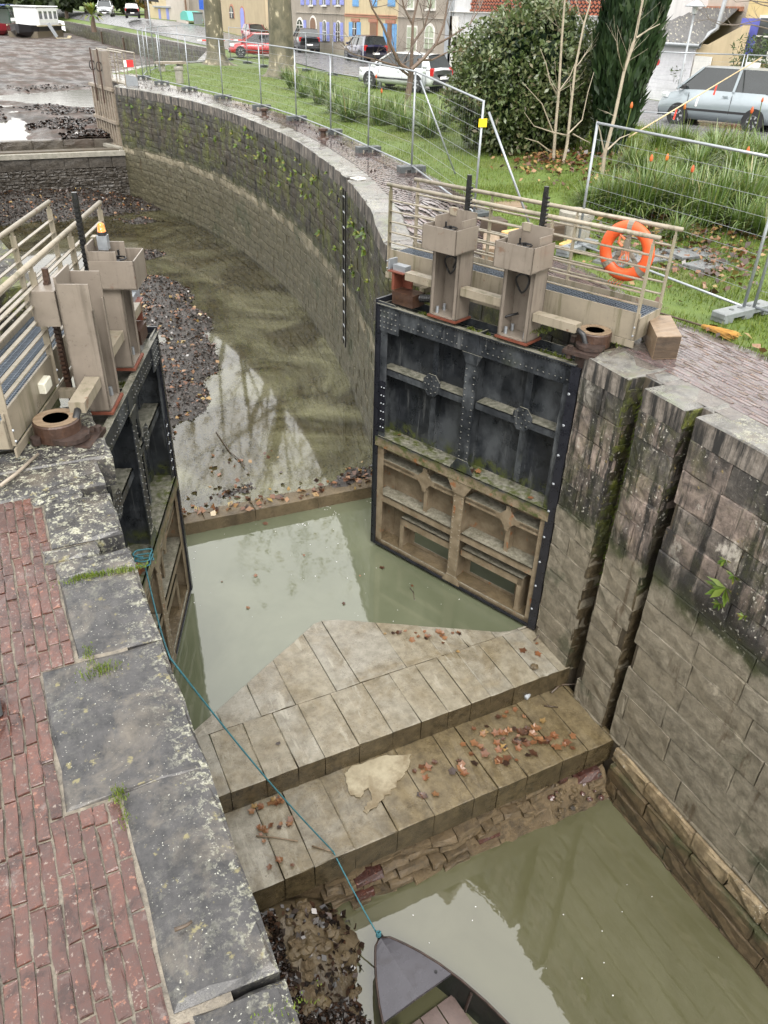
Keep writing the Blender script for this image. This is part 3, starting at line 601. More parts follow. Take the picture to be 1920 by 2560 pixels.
# ladder in the chamber wall
P = pr.P(LADS); N = pr.N(LADS); T = Vector((-N.y, N.x)); lb = Vector((P.x + N.x * .07, P.y + N.y * .07, -3.3))
ld = thing('wall_ladder', 'narrow dark iron ladder running down the curved mossy chamber wall', 'ladder', lb)
for sgn in (-1, 1):
    mb = MB(); q = T * (.14 * sgn); mb.bar((q.x, q.y, 0), (q.x, q.y, 3.4), .05, .025, up=(N.x, N.y, 0)); mb.build('stile', MAT['dark_iron'], ld)
for i in range(11):
    mb = MB(); z = .15 + i * .31; mb.cyl((T.x * -.15, T.y * -.15, z), (T.x * .15, T.y * .15, z), .015, n=6); mb.build('rung', MAT['galvanised'], ld)
# ---- left tail wall and coping ------------------------------------------------------------------
random.seed(8)
lw = thing('lock_wall', 'near quay wall topped with dark lichen spotted coping stones beside red brick paving', 'wall', (LX - .3, 3, -5.6)); off = Vector((LX - .3, 3, -5.6))
core = MB()
cbox(LX - 1.3, LX - .25, -6, 6.6, -6.2, -.17, core); cbox(LX - .26, LX - .03, -6, GB[0], -6.2, -.30, core); cbox(LX - .26, LX - .03, GB[1] + .05, GA[0] + .07, -6.2, -.30, core); cbox(LX - .26, LX - .03, GA[1], 6.5, -6.2, -.30, core)
core.build('wall_core', MAT['core'], lw)
masonry(lw, Fx(LX, -4, -1), 6.5 + 4, rows_of(-6, -.28, .36), (.6, 1.1), MAT['near_stone'], .2, 40, jit=.008)
LC = [(-1.6, -.4, -.10, LX), (-.4, .55, -.14, LX), (.55, 1.56, .032, LX), (1.56, 2.68, -.032, LX), (2.68, 3.72, -.288, LX), (3.72, 4.56, -.096, LX), (4.56, 4.77, -.096, LX), (4.77, 4.94, -.16, LX - .20), (4.94, 5.58, -.096, LX), (5.58, 5.73, -.16, LX - .20), (5.73, 6.22, -.416, LX), (6.22, 6.62, -1.9, LX + .12)]
LJ = [0, .012, -.01, .015, -.01, .006, 0.0, 0, .01, 0, .0, 0]
for i, (y0, y1, x0, x1) in enumerate(LC):
    mb = MB(); sk_ = LJ[i]
    block(mb, lambda a, b, o: Vector((x0 + b, y0 + a + .03 * (b - .3) * (-1) + sk_, o + .014 + .006 * math.sin(a * 3 + i))) - off, 0, y1 - y0, 0, x1 - x0, .30, .005, .028, .010, 4, 3)
    mb.build('coping_stone', MAT['coping_wet'], lw)
# left gate platform beyond, behind the pivot, and left recess/chamber wall
mb = MB(); block(mb, lambda a, b, o: Vector((-2.4 + b, 6.62 + a, o - .006)) - off, 0, .75, 0, 2.9, .4, .004, .03, .008, 4, 3); mb.build('coping_stone', MAT['coping_wet'], lw)
lcw = thing('chamber_wall', 'far side chamber wall hidden beyond the walkway of the left gate', 'wall', (-1, 20, -4.3)); off = Vector((-1, 20, -4.3))
pl = Path([(LX - .55, 6.6), (LX - .55, 11.3)] + [(2 * CX - p.x, p.y) for p in CHP] + [(.26, 37.6)], -1)
def Fl(a, b, o):
    P = pl.P(a); N = pl.N(a); return Vector((P.x + N.x * o, P.y + N.y * o, lerp(-4.45, zq(P.y), b / 4.3))) - off
masonry(lcw, Fl, pl.len, [(i * .4, i * .4 + .4) for i in range(10)] + [(4.0, 4.3)], (.8, 1.6), MAT['chamber_stone'], .5, 0, jit=.006)
# ---- mitre sill: two wide stone steps -----------------------------------------------------------
random.seed(21)
sl = thing('stone_sill', 'upper pale stone sill with pointed edge below the open gates', 'stone step', (CX, 6.5, SILL)); off = Vector((CX, 6.5, SILL))
def ym(x): return min(8.06, 6.50 + (8.12 - 6.50) * (1 - abs(x - CX) / 2.73)) - .02
xs = [LX - .1]
while xs[-1] < RX - .35: xs.append(xs[-1] + uni(.30, .50))
xs.append(RX + .06)
mid = 6.62
for i in range(len(xs) - 1):
    def F1(a, b, o): return Vector((a, b, SILL + o)) - off
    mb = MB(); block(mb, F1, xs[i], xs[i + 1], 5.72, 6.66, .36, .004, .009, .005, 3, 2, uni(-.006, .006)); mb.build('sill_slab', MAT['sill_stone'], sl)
xs2 = [LX - .1]
while xs2[-1] < RX - .4: xs2.append(xs2[-1] + uni(.36, .60))
xs2.append(RX + .06); xs2 = sorted([q for q in xs2 if abs(q - CX) > .25] + [CX])
for i in range(len(xs2) - 1):
    def F2(a, b, o):
        return Vector((a, lerp(6.66, max(ym(a), 6.70), b), SILL + o)) - off
    mb = MB(); sc = 1.0
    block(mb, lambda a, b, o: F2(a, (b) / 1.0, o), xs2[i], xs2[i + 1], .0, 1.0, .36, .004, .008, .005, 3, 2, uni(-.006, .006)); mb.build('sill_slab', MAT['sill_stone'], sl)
mb = MB(); mb.box((0, -.05, -.44), (RX - LX + .5, 1.1, .8)); mb.build('sill_bed', MAT['core'], sl)
s2 = thing('stone_sill', 'lower muddy stone step strewn with leaves, broken masonry under its front edge', 'stone step', (CX, 5.2, STEP2)); off = Vector((CX, 5.2, STEP2))
xs = [LX - .1]
while xs[-1] < RX - .4: xs.append(xs[-1] + uni(.32, .56))
xs.append(RX + .06)
for i in range(len(xs) - 1):
    mb = MB(); yf = 4.66 + .0 * i
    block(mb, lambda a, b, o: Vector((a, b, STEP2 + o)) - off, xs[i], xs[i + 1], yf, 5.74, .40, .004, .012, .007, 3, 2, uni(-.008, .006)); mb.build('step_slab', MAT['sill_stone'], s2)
# broken brick and rubble footing under the step
mb = MB(); mb.box((0, -.05, -.75), (RX - LX + .4, .80, .75)); mb.build('footing', MAT['rubble_mortar'], s2)
def Ff(a, b, o):
    wob = .10 * fbm(a * 1.3, b * 3, 2.0) ; return Vector((LX + .1 + a, 4.70 - o - (-4.98 - b) * .42 - wob, b)) - off
for r, z1 in enumerate((-5.03, -5.12, -5.21, -5.29, -5.37, -5.45)):
    a = uni(1.0, 1.6)
    while a < 5.1:
        w = uni(.14, .46); hgt = .075 if r else .09
        if uni(0, 1) < (.92 if r < 4 else .75) and not (a > 3.3 and r > 2 and uni(0, 1) < .35):
            mb = MB(); block(mb, Ff, a, min(a + w, 5.25), z1 - hgt, z1, .3, .006, .012, .008, 2, 1, uni(-.04, .05)); mb.build('footing_brick', MAT['deep_stone'] if uni(0, 1) < .6 else MAT['brick_red'] if uni(0, 1) < .3 else MAT['rubble_mortar'], s2)
        a += w
# ---- floors and water ---------------------------------------------------------------------------
sheet('water', [(LX - .9, 6.3, POOLW), (RX + .9, 6.3, POOLW), (RX + .9, 11.35, POOLW), (LX - .9, 11.35, POOLW)], MAT['water_pool'])
sheet('water', [(LX - .4, -60, LOWW), (RX + .4, -60, LOWW), (RX + .4, 4.95, LOWW), (LX - .4, 4.95, LOWW)], MAT['water_low'])
# raised stone lip that holds the shallow water back
lp = thing('floor_lip', 'low mud covered stone kerb across the lock holding back shallow water', 'kerb', (CX, 11.2, -4.3)); off = Vector((CX, 11.2, -4.3))
a = LX - .9
while a < RX + .9:
    w = uni(.7, 1.3); mb = MB(); block(mb, lambda p, b, o: Vector((p, b + (CX - p) * .045, -4.085 + o)) - off, a, a + w, 10.98, 11.32, .4, .004, .02, .008, 3, 2); mb.build('kerb_stone', MAT['mud_brown'], lp); a += w
def mudz(x, y):
    z = CHF - .02 + .05 * fbm(x * .7, y * .7) + .025 * fbm(x * 3, y * 3)
    for cx, cy, rx, ry, h in MUDB:
        q = ((x - cx) / rx) ** 2 + ((y - cy) / ry) ** 2
        if q < 4: z += h * math.exp(-q) * (1 + .5 * fbm(x * 1.3, y * 1.3, 4))
    z += .75 * sstep(33.6, 37.2, y) * (1 - .55 * sstep(3.5, 6.0, x)) + .10 * fbm(x * 2, y * 2) * sstep(32, 34, y)
    return z + .015 * sstep(12.3, 11.3, y)
MUDB = []
for px, py, rx, ry, h in ((400, 730, .8, 1.6, .34), (440, 800, .8, 1.5, .36), (470, 900, .75, 1.2, .30), (430, 980, .6, 1.2, .25), (490, 1010, .5, .7, .16), (390, 1060, .5, 1.2, .2), (345, 640, .9, .9, .22), (350, 555, 1.2, .7, .17), (560, 1130, .5, .35, .11), (900, 1190, .9, .5, .12), (870, 1215, .9, .4, .10), (560, 1240, .8, .35, .10)):
    p = at(px, py, -4.15); MUDB.append((p.x, p.y, rx, ry, h))
o = grid_mesh('lock_floor', np.arange(-2.4, 8.7, .09), np.arange(11.05, 38.2, .11), lambda x, y: (x, y, mudz(x, y)), MAT['lock_silt']); o['kind'] = 'structure'
sheet('water', [(-2.4, 11.2, CHW), (8.7, 11.2, CHW), (8.7, 38.0, CHW), (-2.4, 38.0, CHW)], MAT['water_shallow'])
sheet('canal_bed', [(LX - .9, -60, -5.95), (RX + .9, -60, -5.95), (RX + .9, 11.2, -5.95), (LX - .9, 11.2, -5.95)], MAT['mud_brown'])
# ---- head of the lock ---------------------------------------------------------------------------
random.seed(31)
hw = thing('fall_wall', 'dark stained fall wall with concrete lip at the head of the chamber', 'wall', (CX, 37.5, -4.3)); off = Vector((CX, 37.5, -4.3))
def Fh(a, b, o): return Vector((a, 37.45 - o + .10 * fbm(a, b * 2, 3) * sstep(-2.9, -3.6, b), b)) - off
masonry(hw, lambda a, b, o: Fh(a + .1, b, o), 6.1, [(-2.75, -2.30)], (.9, 1.5), MAT['gravel_dark'], .3, 12, jit=.01, name='facing_slab')
masonry(hw, lambda a, b, o: Fh(a + .1, b, o), 6.1, rows_of(-4.1, -2.75, .13), (.16, .42), MAT['gravel_dark'], .3, 130, jit=.02, gap=.012, ch=.02, na=2, nb=1, name='rubble_stone')
mb = MB(); mb.box((0, .28, .85), (6.3, .5, 2.8)); mb.build('wall_core', MAT['core'], hw)
mb = MB(); block(mb, lambda a, b, o: Vector((a, b, -2.10 + o)) - off, 0, 6.25, 37.38, 37.72, .2, .0, .02, .005, 8, 2); mb.build('concrete_lip', MAT['concrete'], hw)
mb = MB(); mb.box((0, 1.6, 1.95), (6.3, 2.4, .4)); mb.build('apron', MAT['concrete'], hw)
mb = MB(); mb.bar((5.95 - off.x, 37.5 - off.y, 2.25), (5.45 - off.x, 38.75 - off.y, 2.27), .2, .12); mb.build('sill_beam', MAT['concrete'], hw)
sheet('water', [(0.1, 37.70, -2.125), (6.0, 37.70, -2.125), (6.0, 38.86, -2.125), (0.1, 38.86, -2.125)], MAT['water_basin'])
for i in range(5):
    mb = MB(); block(mb, lambda a, b, o: Vector((a, 38.85 - o, b)) - off, .0 + i * 1.25, 1.25 + i * 1.25, -2.2, -1.80, .4, .006, .03, .012, 4, 2); mb.build('stop_beam', MAT['mud'], hw)
hr = thing('head_wall', 'weathered quay wall beside the open upper gate leaf', 'wall', (6.3, 41, -2)); off = Vector((6.3, 41, -2))
phr = Path([(6.02, 37.4), (6.05, 37.9), (6.45, 38.2), (6.45, 41.9), (6.1, 42.2), (6.3, 44), (7.9, 46.5), (9.3, 49.6), (13.9, 54.5), (19.2, 71), (19.2, 90), (19.1, 120), (19.0, 160)])
def Fhr(a, b, o):
    P = phr.P(a); N = phr.N(a); return Vector((P.x + N.x * o, P.y + N.y * o, b)) - off
masonry(hr, Fhr, phr.len, [(-2.3, -1.7), (-1.7, -1.1), (-1.1, -.5), (-.5, .02)], (.8, 1.8), MAT['chamber_stone'], .3, 60, jit=.006)
masonry(hr, lambda a, b, o: (lambda P, N: Vector((P.x - N.x * b, P.y - N.y * b, .33 + o)) - off)(phr.P(a), phr.N(a)), phr.len, [(-.03, .5)], (.9, 1.6), MAT['coping_grey'], .32, 60, jit=.008, ch=.03, name='coping_stone', stuffname='coping_course')
# upstream basin: drained mud with channels of standing water
def basz(x, y):
    d = max(0.0, wallx(y) - x); z = -1.80 + .16 * fbm(x * .12, y * .10, 1) + .05 * fbm(x * .6, y * .6) + .02 * fbm(x * 2.2, y * 2.2)
    z += .45 * sstep(70, 130, y) + .22 * sstep(30, 0, d) * sstep(60, 40, y) * sstep(1.0, 4.5, x)
    ch = abs(x - (1.3 + 1.1 * math.sin(y * .16) + .02 * (y - 38)) ) ; z -= .15 * math.exp(-(ch / .8) ** 2) * sstep(58, 44, y)
    q = ((x - 8.5) / 3.5) ** 2 + ((y - 57) / 7) ** 2; z -= .30 * math.exp(-q)
    z -= .10 * sstep(41.5, 39.2, y)
    return z
ys = np.concatenate([np.arange(38.9, 60, .22), np.arange(60, 100, .6), np.arange(100, 190, 2.0)])
o = grid_mesh('mud_flat', np.concatenate([np.arange(-60, -2, 3), np.arange(-2, 12, .2), np.arange(12, 24, .5)]), ys, lambda x, y: (x, y, basz(x, y)), MAT['mud_basin'], keep=lambda x, y: x < wallx(y) + 1.2); o['kind'] = 'structure'
sheet('water', [(-60, 38.95, -1.90), (24, 38.95, -1.90), (24, 100, -1.90), (-60, 100, -1.90)], MAT['water_basin'])
# ---- ground, paving, road -----------------------------------------------------------------------
LB_Y = [-40, 5.7, 7.4, 8.8, 13.4, 16, 20, 25, 28, 32, 36, 40, 44]; LB_X = [7.9, 7.75, 7.6, 8.0, 8.35, 8.75, 9.2, 9.5, 9.4, 9.05, 8.6, 8.1, 8.2]
def lawn_edge(y): return float(np.interp(y, LB_Y, LB_X)) if y < 44 else wallx(y) + .5
def road_l(y): return float(np.interp(y, [-40, 20, 36, 46, 60, 75, 400], [19.5, 20.6, 20.2, 19.6, 21.2, 21.0, 21.0]))
ROAD_R = 28.2
def zg(x, y):
    base = zq(y); e = lawn_edge(y)
    bank = .42 * sstep(9.6, 14.5, x) * sstep(20, 14, y); z = max(base, 0) * (1 - .75 * sstep(12, 19, x)) + bank * sstep(22, 15.5, x) + .1 * sstep(15, 20, x)
    z += .03 * fbm(x * .8, y * .8) * sstep(e, e + 1, x) * sstep(20, 17, x); z += 1.1 * sstep(72, 122, y) * sstep(19, 24, x)
    return z
gx = np.concatenate([np.linspace(0, 1, 41) * 14, [15, 17, 20, 26, 40, 80, 200, 700]])
gy = np.concatenate([[-400, -150, -60, -20], np.arange(-8, 48, .5), np.arange(48, 160, 3), [170, 200, 260, 400, 800, 2000]])
V = []; F = []
for y in gy:
    x0 = lawn_edge(y) if y < 160 else 19.5
    for q in gx:
        x = x0 + q; V.append((x, y, zg(x, y) - .012))
nx = len(gx)
for j in range(len(gy) - 1):
    for i in range(nx - 1): F.append((j * nx + i, j * nx + i + 1, (j + 1) * nx + i + 1, (j + 1) * nx + i))
np_mesh('lawn', V, F, MAT['lawn_soil'], smooth=True, kind='structure')
# ground on the far left, beyond the basin and behind
sheet('ground', [(-700, -400, -.35), (-2.3, -400, -.35), (-2.3, 38, -.35), (-700, 38, -.35)], MAT['lawn_soil'])
sheet('ground', [(-700, 38, .1), (-30, 38, .1), (-30, 185, .1), (-700, 185, .1)], MAT['lawn_soil'])
sheet('ground', [(-700, 160, -.4), (19.6, 160, -.4), (19.6, 2000, 8), (-700, 2000, 8)], MAT['lawn_soil'])
# street
ry = np.concatenate([np.arange(-40, 100, 2.0), np.arange(100, 260, 5)]); V = []; F = []
for y in ry:
    for q in np.linspace(0, 1, 9):
        x = lerp(road_l(y), ROAD_R, q); V.append((x, y, zg(x, y) + .03))
for j in range(len(ry) - 1):
    for i in range(8): F.append((j * 9 + i, j * 9 + i + 1, (j + 1) * 9 + i + 1, (j + 1) * 9 + i))
np_mesh('road', V, F, MAT['asphalt'], smooth=True, kind='structure')
# quay paving: mortar bed, then bricks on edge, each its own piece near the camera
def strip(name, x0f, x1f, y0, y1, mat, dz, n=80):
    V = []; F = []
    for y in np.linspace(y0, y1, n):
        for q in (0, .5, 1): x = lerp(x0f(y), x1f(y), q); V.append((x, y, zq(y) + dz))
    for j in range(n - 1):
        for i in range(2): F.append((j * 3 + i, j * 3 + i + 1, (j + 1) * 3 + i + 1, (j + 1) * 3 + i))
    o = np_mesh(name, V, F, mat, kind='structure'); return o
pav_r = strip('pavement', lambda y: max(wallx(y), 6.45 if 6.5 < y < 11.5 else 0) + .25, lambda y: lawn_edge(y) + .1, -8, 44, MAT['mortar_wet'], -.008, 160)
random.seed(17)
def brick_unit(name, l, w):
    mb = MB(); block(mb, lambda a, b, o: Vector((b - w / 2, a - l / 2, o)), 0, l, 0, w, .05, .0, .006, .004, 2, 1); return mb
V = []; cand = []
y = -1.0; rowp = .062
xg = 6.36
k = 0
while xg < 9.7:
    y = -1.0 - uni(0, .3)
    while y < 30:
        l = uni(.24, .30); yc = y + l / 2; x = xg + (wallx(yc) - RX if yc > 11.5 else 0) * .92 + .012 * math.sin(yc * 1.7)
        lim0 = (max(wallx(yc), 6.50 if 6.4 < yc < 11.6 else 0)) + .50
        if lim0 < x < lawn_edge(yc) - .05 and yc > 3.0: cand.append((x, yc, l))
        y += l + .012
    xg += rowp; k += 1
cand.sort(key=lambda q: math.hypot(q[0], q[1]))
pieces = cand; variants = []
for _ in range(8):
    mb = brick_unit('brick', .265, .050); mb.tint = uni(0, 1); mb.t = [uni(0, 1)] * len(mb.v); o = mb.build('brick', MAT['brick_dark']); variants.append(o.data); bpy.data.objects.remove(o)
restb = MB()
for i, (x, yc, l) in enumerate(cand):
    if i < 300:
        o = bpy.data.objects.new('brick', random.choice(variants)); COL.objects.link(o); o.parent = pav_r; o.location = (x, yc, zq(yc) + uni(-.002, .002)); o.rotation_euler = (0, 0, uni(-.02, .02)); o.scale = (1, l / .265, 1)
    else:
        restb.tint = uni(0, 1); zz = zq(yc); t = uni(-.002, .003); w = .025; q = uni(-.004, .004)
        restb.add([(x - w + q, yc - l / 2, zz + t), (x + w + q, yc - l / 2, zz + t), (x + w, yc + l / 2, zq(yc + l / 2) + t), (x - w, yc + l / 2, zq(yc + l / 2) + t)], [(0, 1, 2, 3)])
restb.build('brick_courses', MAT['brick_dark'], pav_r, kind='stuff')
# left quay bricks
mb = MB(); mb.add([(-3, -2, -.016), (.2, -2, -.016), (.2, 6.3, -.016), (-3, 6.3, -.016)], [(0, 1, 2, 3)]); pav_l = mb.build('pavement', MAT['mortar'], kind='structure')
def lc_x(y):
    for y0, y1, x0, x1 in LC:
        if y0 <= y < y1: return x0
    return -.1
vb = []
for _ in range(10):
    mb = MB(); block(mb, lambda a, b, o: Vector((b - .0275, a - .155, o)), 0, .31, 0, .055, .05, .0, .007, .005, 4, 1); mb.t = [uni(0, 1)] * len(mb.v); o = mb.build('brick', MAT['brick_red']); vb.append(o.data); bpy.data.objects.remove(o)
x = -.002; cl = []
while x > -1.15:
    ys_ = np.arange(.9, 6.08, .02); ok = [x + .026 < lc_x(q) - .004 for q in ys_]; i = 0
    while i < len(ys_):
        if not ok[i]: i += 1; continue
        j = i
        while j + 1 < len(ys_) and ok[j + 1]: j += 1
        y, ye = ys_[i], ys_[j] + .01; first = True
        while y < ye - .04:
            l = uni(.25, .36) * (uni(.3, 1) if first else 1); first = False; l = min(l, ye - y)
            if ye - (y + l) < .09: l = ye - y
            cl.append((x, y + l / 2, l - .012)); y += l
        i = j + 1
    x -= .064
for x, y, l in cl:
    o = bpy.data.objects.new('brick', random.choice(vb)); COL.objects.link(o); o.parent = pav_l; o.location = (x + uni(-.003, .003), y, uni(-.006, .004)); o.rotation_euler = (0, 0, uni(-.012, .012)); o.scale = (1, l / .31, 1)
# ------------------------------------------------------------------ lower lock gates
random.seed(41)
GZ = 4.27
def lock_gate(heel, rz, flip, label):
    g = thing('lock_gate', label, 'lock gate', (heel[0], heel[1], -GZ), rz)
    def nb(): return MB(flip)
    def V(u, o, z): return Vector((u, o, z + GZ))
    def bx(mb, u0, u1, o0, o1, z0, z1, ch=0): mb.box(V((u0 + u1) / 2, (o0 + o1) / 2, (z0 + z1) / 2), (abs(u1 - u0), abs(o1 - o0), abs(z1 - z0)), ch=ch); return mb
    def part(name, mat, *bs, parent=g, ch=0, smooth=False):
        mb = nb()
        for b in bs: bx(mb, *b, ch=ch)
        return mb.build(name, MAT[mat], parent, smooth=smooth)
    L = 3.16; gm = 'gate_metal'
    # skin plates behind the ribs
    for u0, u1 in ((.06, .68), (.69, 1.49), (1.50, 2.18), (2.19, 3.10)):
        part('panel', gm, (u0, u1, -.30, -.285, -1.16, -.24)); part('panel', gm, (u0, u1, -.30, -.288, -2.24, -1.165)); part('panel', gm, (u0, u1, -.30, -.286, -3.30, -2.245))
    part('panel', gm, (.06, .52, -.30, -.285, -4.24, -3.305), (.52, 1.36, -.30, -.286, -3.78, -3.305), (.52, 1.36, -.30, -.286, -4.24, -4.12), (1.36, 1.72, -.30, -.285, -4.24, -3.305), (1.72, 2.5, -.30, -.286, -3.78, -3.305), (1.72, 2.5, -.30, -.286, -4.24, -4.12), (2.5, 3.10, -.30, -.285, -4.24, -3.305))
    # top girder with rivets
    tg = part('top_girder', gm, (0, L, -.015, 0, -.46, -.17), (0, L, -.32, -.02, -.275, -.262), (0, L, -.335, -.32, -.46, -.14), (.0, L, -.025, .05, -.185, -.170))
    rv = nb()
    for i in range(74):
        u = .06 + i * .0415
        rv.rivet(V(u, 0, -.225), (0, 1, 0)); 
        if i % 2: rv.rivet(V(u, 0, -.40), (0, 1, 0))
        if 18 < i < 60 and i % 3 == 0: rv.rivet(V(u, 0, -.31), (0, 1, 0))
    rv.build('rivet_row', MAT[gm], tg, kind='stuff')
    tp = nb(); tp.prism([(0, 0), (.40, 0), (.40, .33), (.30, .42), (0, .42)], lambda a, b: V(L - a, .018, -.56 + b), lambda a, b: V(L - a, .003, -.56 + b)); gs = tp.build('corner_plate', MAT[gm], g)
    rv = nb()
    for i in range(5):
        for j in range(5): rv.rivet(V(L - .06 - i * .07, .018, -.50 + j * .075), (0, 1, 0), .015, .012)
    rv.build('rivet_row', MAT[gm], gs, kind='stuff')
    # posts
    part('toe_post', gm, (2.94, 3.16, -.30, -.27, -4.26, -.2), (3.14, 3.16, -.3, 0, -4.26, -.2), (2.98, 3.10, -.012, 0.0, -4.26, -.2))
    part('heel_post', gm, (.0, .02, -.3, -.001, -4.26, -.2), (.0, .14, -.012, .0, -4.26, -.2))
    mp = part('middle_post', gm, (1.405, 1.585, -.004, .010, -4.25, -.2), (1.475, 1.50, -.29, -.004, -4.25, -.2)); rv = nb()
    for i in range(38):
        for u in (1.43, 1.56): rv.rivet(V(u + (.0 if i < 20 else 0), .010, -.5 - i * .094), (0, 1, 0))
    rv.build('rivet_row', MAT[gm], mp, kind='stuff')
    for poly, of, z in (([(-.16, 0), (.16, 0), (.09, -.14), (-.09, -.14)], .022, -.46), ([(-.22, 0), (.22, 0), (.10, -.20), (-.10, -.20)], .026, -2.41), ([(-.09, 0), (.09, 0), (.20, -.18), (-.20, -.18)], .024, -2.04), ([(-.10, 0), (.10, 0), (.17, -.14), (-.17, -.14)], .024, -4.10)):
        pl = nb(); pl.prism(poly, lambda a, b: V(1.49 + a, of, z + b), lambda a, b: V(1.49 + a, .011, z + b)); pl.build('gusset_plate', MAT[gm], g)
    for u in (.67, 2.18):
        part('rib', gm, (u - .045, u + .045, -.13, -.12, -2.1, -.3), (u - .006, u + .006, -.285, -.13, -2.1, -.3)); part('rib', gm, (u - .035, u + .035, -.11, -.10, -3.28, -2.34), (u - .006, u + .006, -.285, -.11, -3.28, -2.34))
        oc = nb(); r = .155; oc.prism([(r * math.cos(math.pi / 8 + k * math.pi / 4), r * 1.12 * math.sin(math.pi / 8 + k * math.pi / 4)) for k in range(8)], lambda a, b: V(u + a, -.055, -1.14 + b), lambda a, b: V(u + a, -.075, -1.14 + b)); og = oc.build('gusset_plate', MAT[gm], g); rv = nb()
        for k in range(8): rv.rivet(V(u + .11 * math.cos(k * .785), -.055, -1.14 + .125 * math.sin(k * .785)), (0, 1, 0))
        for k in range(4): rv.rivet(V(u + .05 * math.cos(k * 1.57), -.055, -1.14 + .06 * math.sin(k * 1.57)), (0, 1, 0))
        rv.build('rivet_row', MAT[gm], og, kind='stuff')
        cr = nb(); P = [(-.20, .03), (-.13, .03), (-.04, .13), (-.035, .20), (.035, .20), (.04, .13), (.13, .03), (.20, .03), (.20, -.04), (.13, -.04), (.04, -.14), (.035, -.20), (-.035, -.20), (-.04, -.14), (-.13, -.04), (-.20, -.04)]
        cr.prism(P, lambda a, b: V(u + a, -.035, -2.68 + b), lambda a, b: V(u + a, -.060, -2.68 + b)); cr.build('cross_gusset', MAT[gm], g)
    # rails
    for u0, u1 in ((.03, 1.41), (1.58, 3.12)):
        part('rail', gm, (u0, u1, -.285, -.06, -1.155, -1.14), (u0, u1, -.075, -.06, -1.24, -1.14)); part('rail', gm, (u0, u1, -.285, -.04, -2.70, -2.66), (u0, u1, -.055, -.04, -2.74, -2.64)); part('rail', gm, (u0, u1, -.285, -.01, -3.31, -3.28), (u0, u1, -.025, -.01, -3.40, -3.28))
    part('ledge', gm, (.02, 3.13, -.29, .035, -2.26, -2.235), (.02, 3.13, .015, .036, -2.40, -2.235), (.02, 3.13, -.05, .015, -2.37, -2.26))
    part('bottom_beam', gm, (.02, 3.13, -.30, .0, -4.25, -4.20), (.02, 3.13, -.02, .0, -4.25, -4.16))
    # sluice openings
    for u0, u1 in ((.30, 1.40), (1.58, 2.62)):
        sf = part('sluice_frame', gm, (u0, u1, -.285, -.05, -3.60, -3.575), (u0, u1, -.07, -.05, -3.70, -3.575))
        part('sluice_stile', gm, ((u0 if u0 < 1 else u1 - .07), (u0 + .07 if u0 < 1 else u1), -.07, -.05, -4.2, -3.6), ((u0 if u0 < 1 else u1 - .01), (u0 + .01 if u0 < 1 else u1), -.285, -.07, -4.2, -3.6))
    part('mud_bed', 'mud_brown', (.03, 1.46, -.28, -.025, -4.20, -4.165), (1.5, 3.12, -.28, -.025, -4.20, -4.168))
    # black rubber seals
    hb = part('seal_bar', 'black_seal', (-.07, .055, -.02, .035, -4.27, -.20)); rv = nb()
    for k in range(9): rv.rivet(V(.03, .035, -.55 - k * .42), (0, 1, 0), .02, .012)
    rv.build('bolt_row', MAT['galvanised'], hb, kind='stuff')
    tb = part('seal_bar', 'black_seal', (3.10, 3.17, -.02, .03, -4.27, -.16), (2.98, 3.10, .002, .014, -2.15, -1.32), (3.155, 3.185, -.30, .03, -4.27, -.12)); rv = nb()
    for k in range(6): rv.rivet(V(3.05, .014, -1.42 - k * .13), (0, 1, 0)); rv.rivet(V(3.0, .014, -1.42 - k * .13), (0, 1, 0))
    rv.build('bolt_row', MAT['galvanised'], tb, kind='stuff')
    part('seal_bar', 'black_seal', (.05, 3.10, -.03, .02, -4.275, -4.235))
    hw_ = nb(); hw_.tube([V(-.12, -.13, z) for z in (-4.27, -3, -2, -1, -.25)], .115, 12); hw_.build('heel_timber', MAT['heel_wood'], g, smooth=True)
    lg = nb(); lg.cyl(V(-.05, -.14, -.26), V(-.05, -.14, .02), .15, n=14); lg.cyl(V(-.05, -.14, .02), V(-.05, -.14, .06), .17, n=14); lg.bar(V(-.22, .0, -.02), V(.18, .04, -.02), .14, .05); lg.cyl(V(.10, .06, -.1), V(.10, .06, .05), .035, n=8); lg.build('pivot_lug', MAT['rusty_iron'], g)
    # moss growing in the top channel
    ms = nb()
    for k in range(500):
        u = random.choice((uni(.2, .66), uni(1.18, 1.76), uni(2.3, 2.6))); o = uni(-.28, -.04); h = uni(.02, .06); a = uni(0, 6.3); ms.tint = uni(0, 1)
        p = V(u, o, -.262); d = Vector((math.cos(a), math.sin(a), 0)) * uni(.012, .03); ms.add([p - d, p + d, p + d * .3 + Vector((uni(-.03, .03), uni(-.03, .03), h))], [(0, 1, 2)])
    ms.build('moss', MAT['moss_tuft'], g, kind='stuff')
    # pedestals of the paddle gear
    for pi, uc in enumerate((2.02, .93)):
        u0, u1 = uc - .215, uc + .215; back = flip and pi == 1
        ped = part('pedestal', 'post_paint', (u0, u1, -.27, -.25, -.10, 1.20), (u0, u0 + .016, -.27, .02, -.10, 1.14), (u1 - .016, u1, -.27, .02, -.10, 1.14), (u0, u0 + .05, .008, .02, -.10, .9), (u1 - .05, u1, .008, .02, -.10, .9), (u0, u1, -.25, .02, -.10, -.085))
        part('base_plate', 'orange_primer', (u0 - .02, u1 + .02, -.30, .045, -.130, -.105), parent=ped)
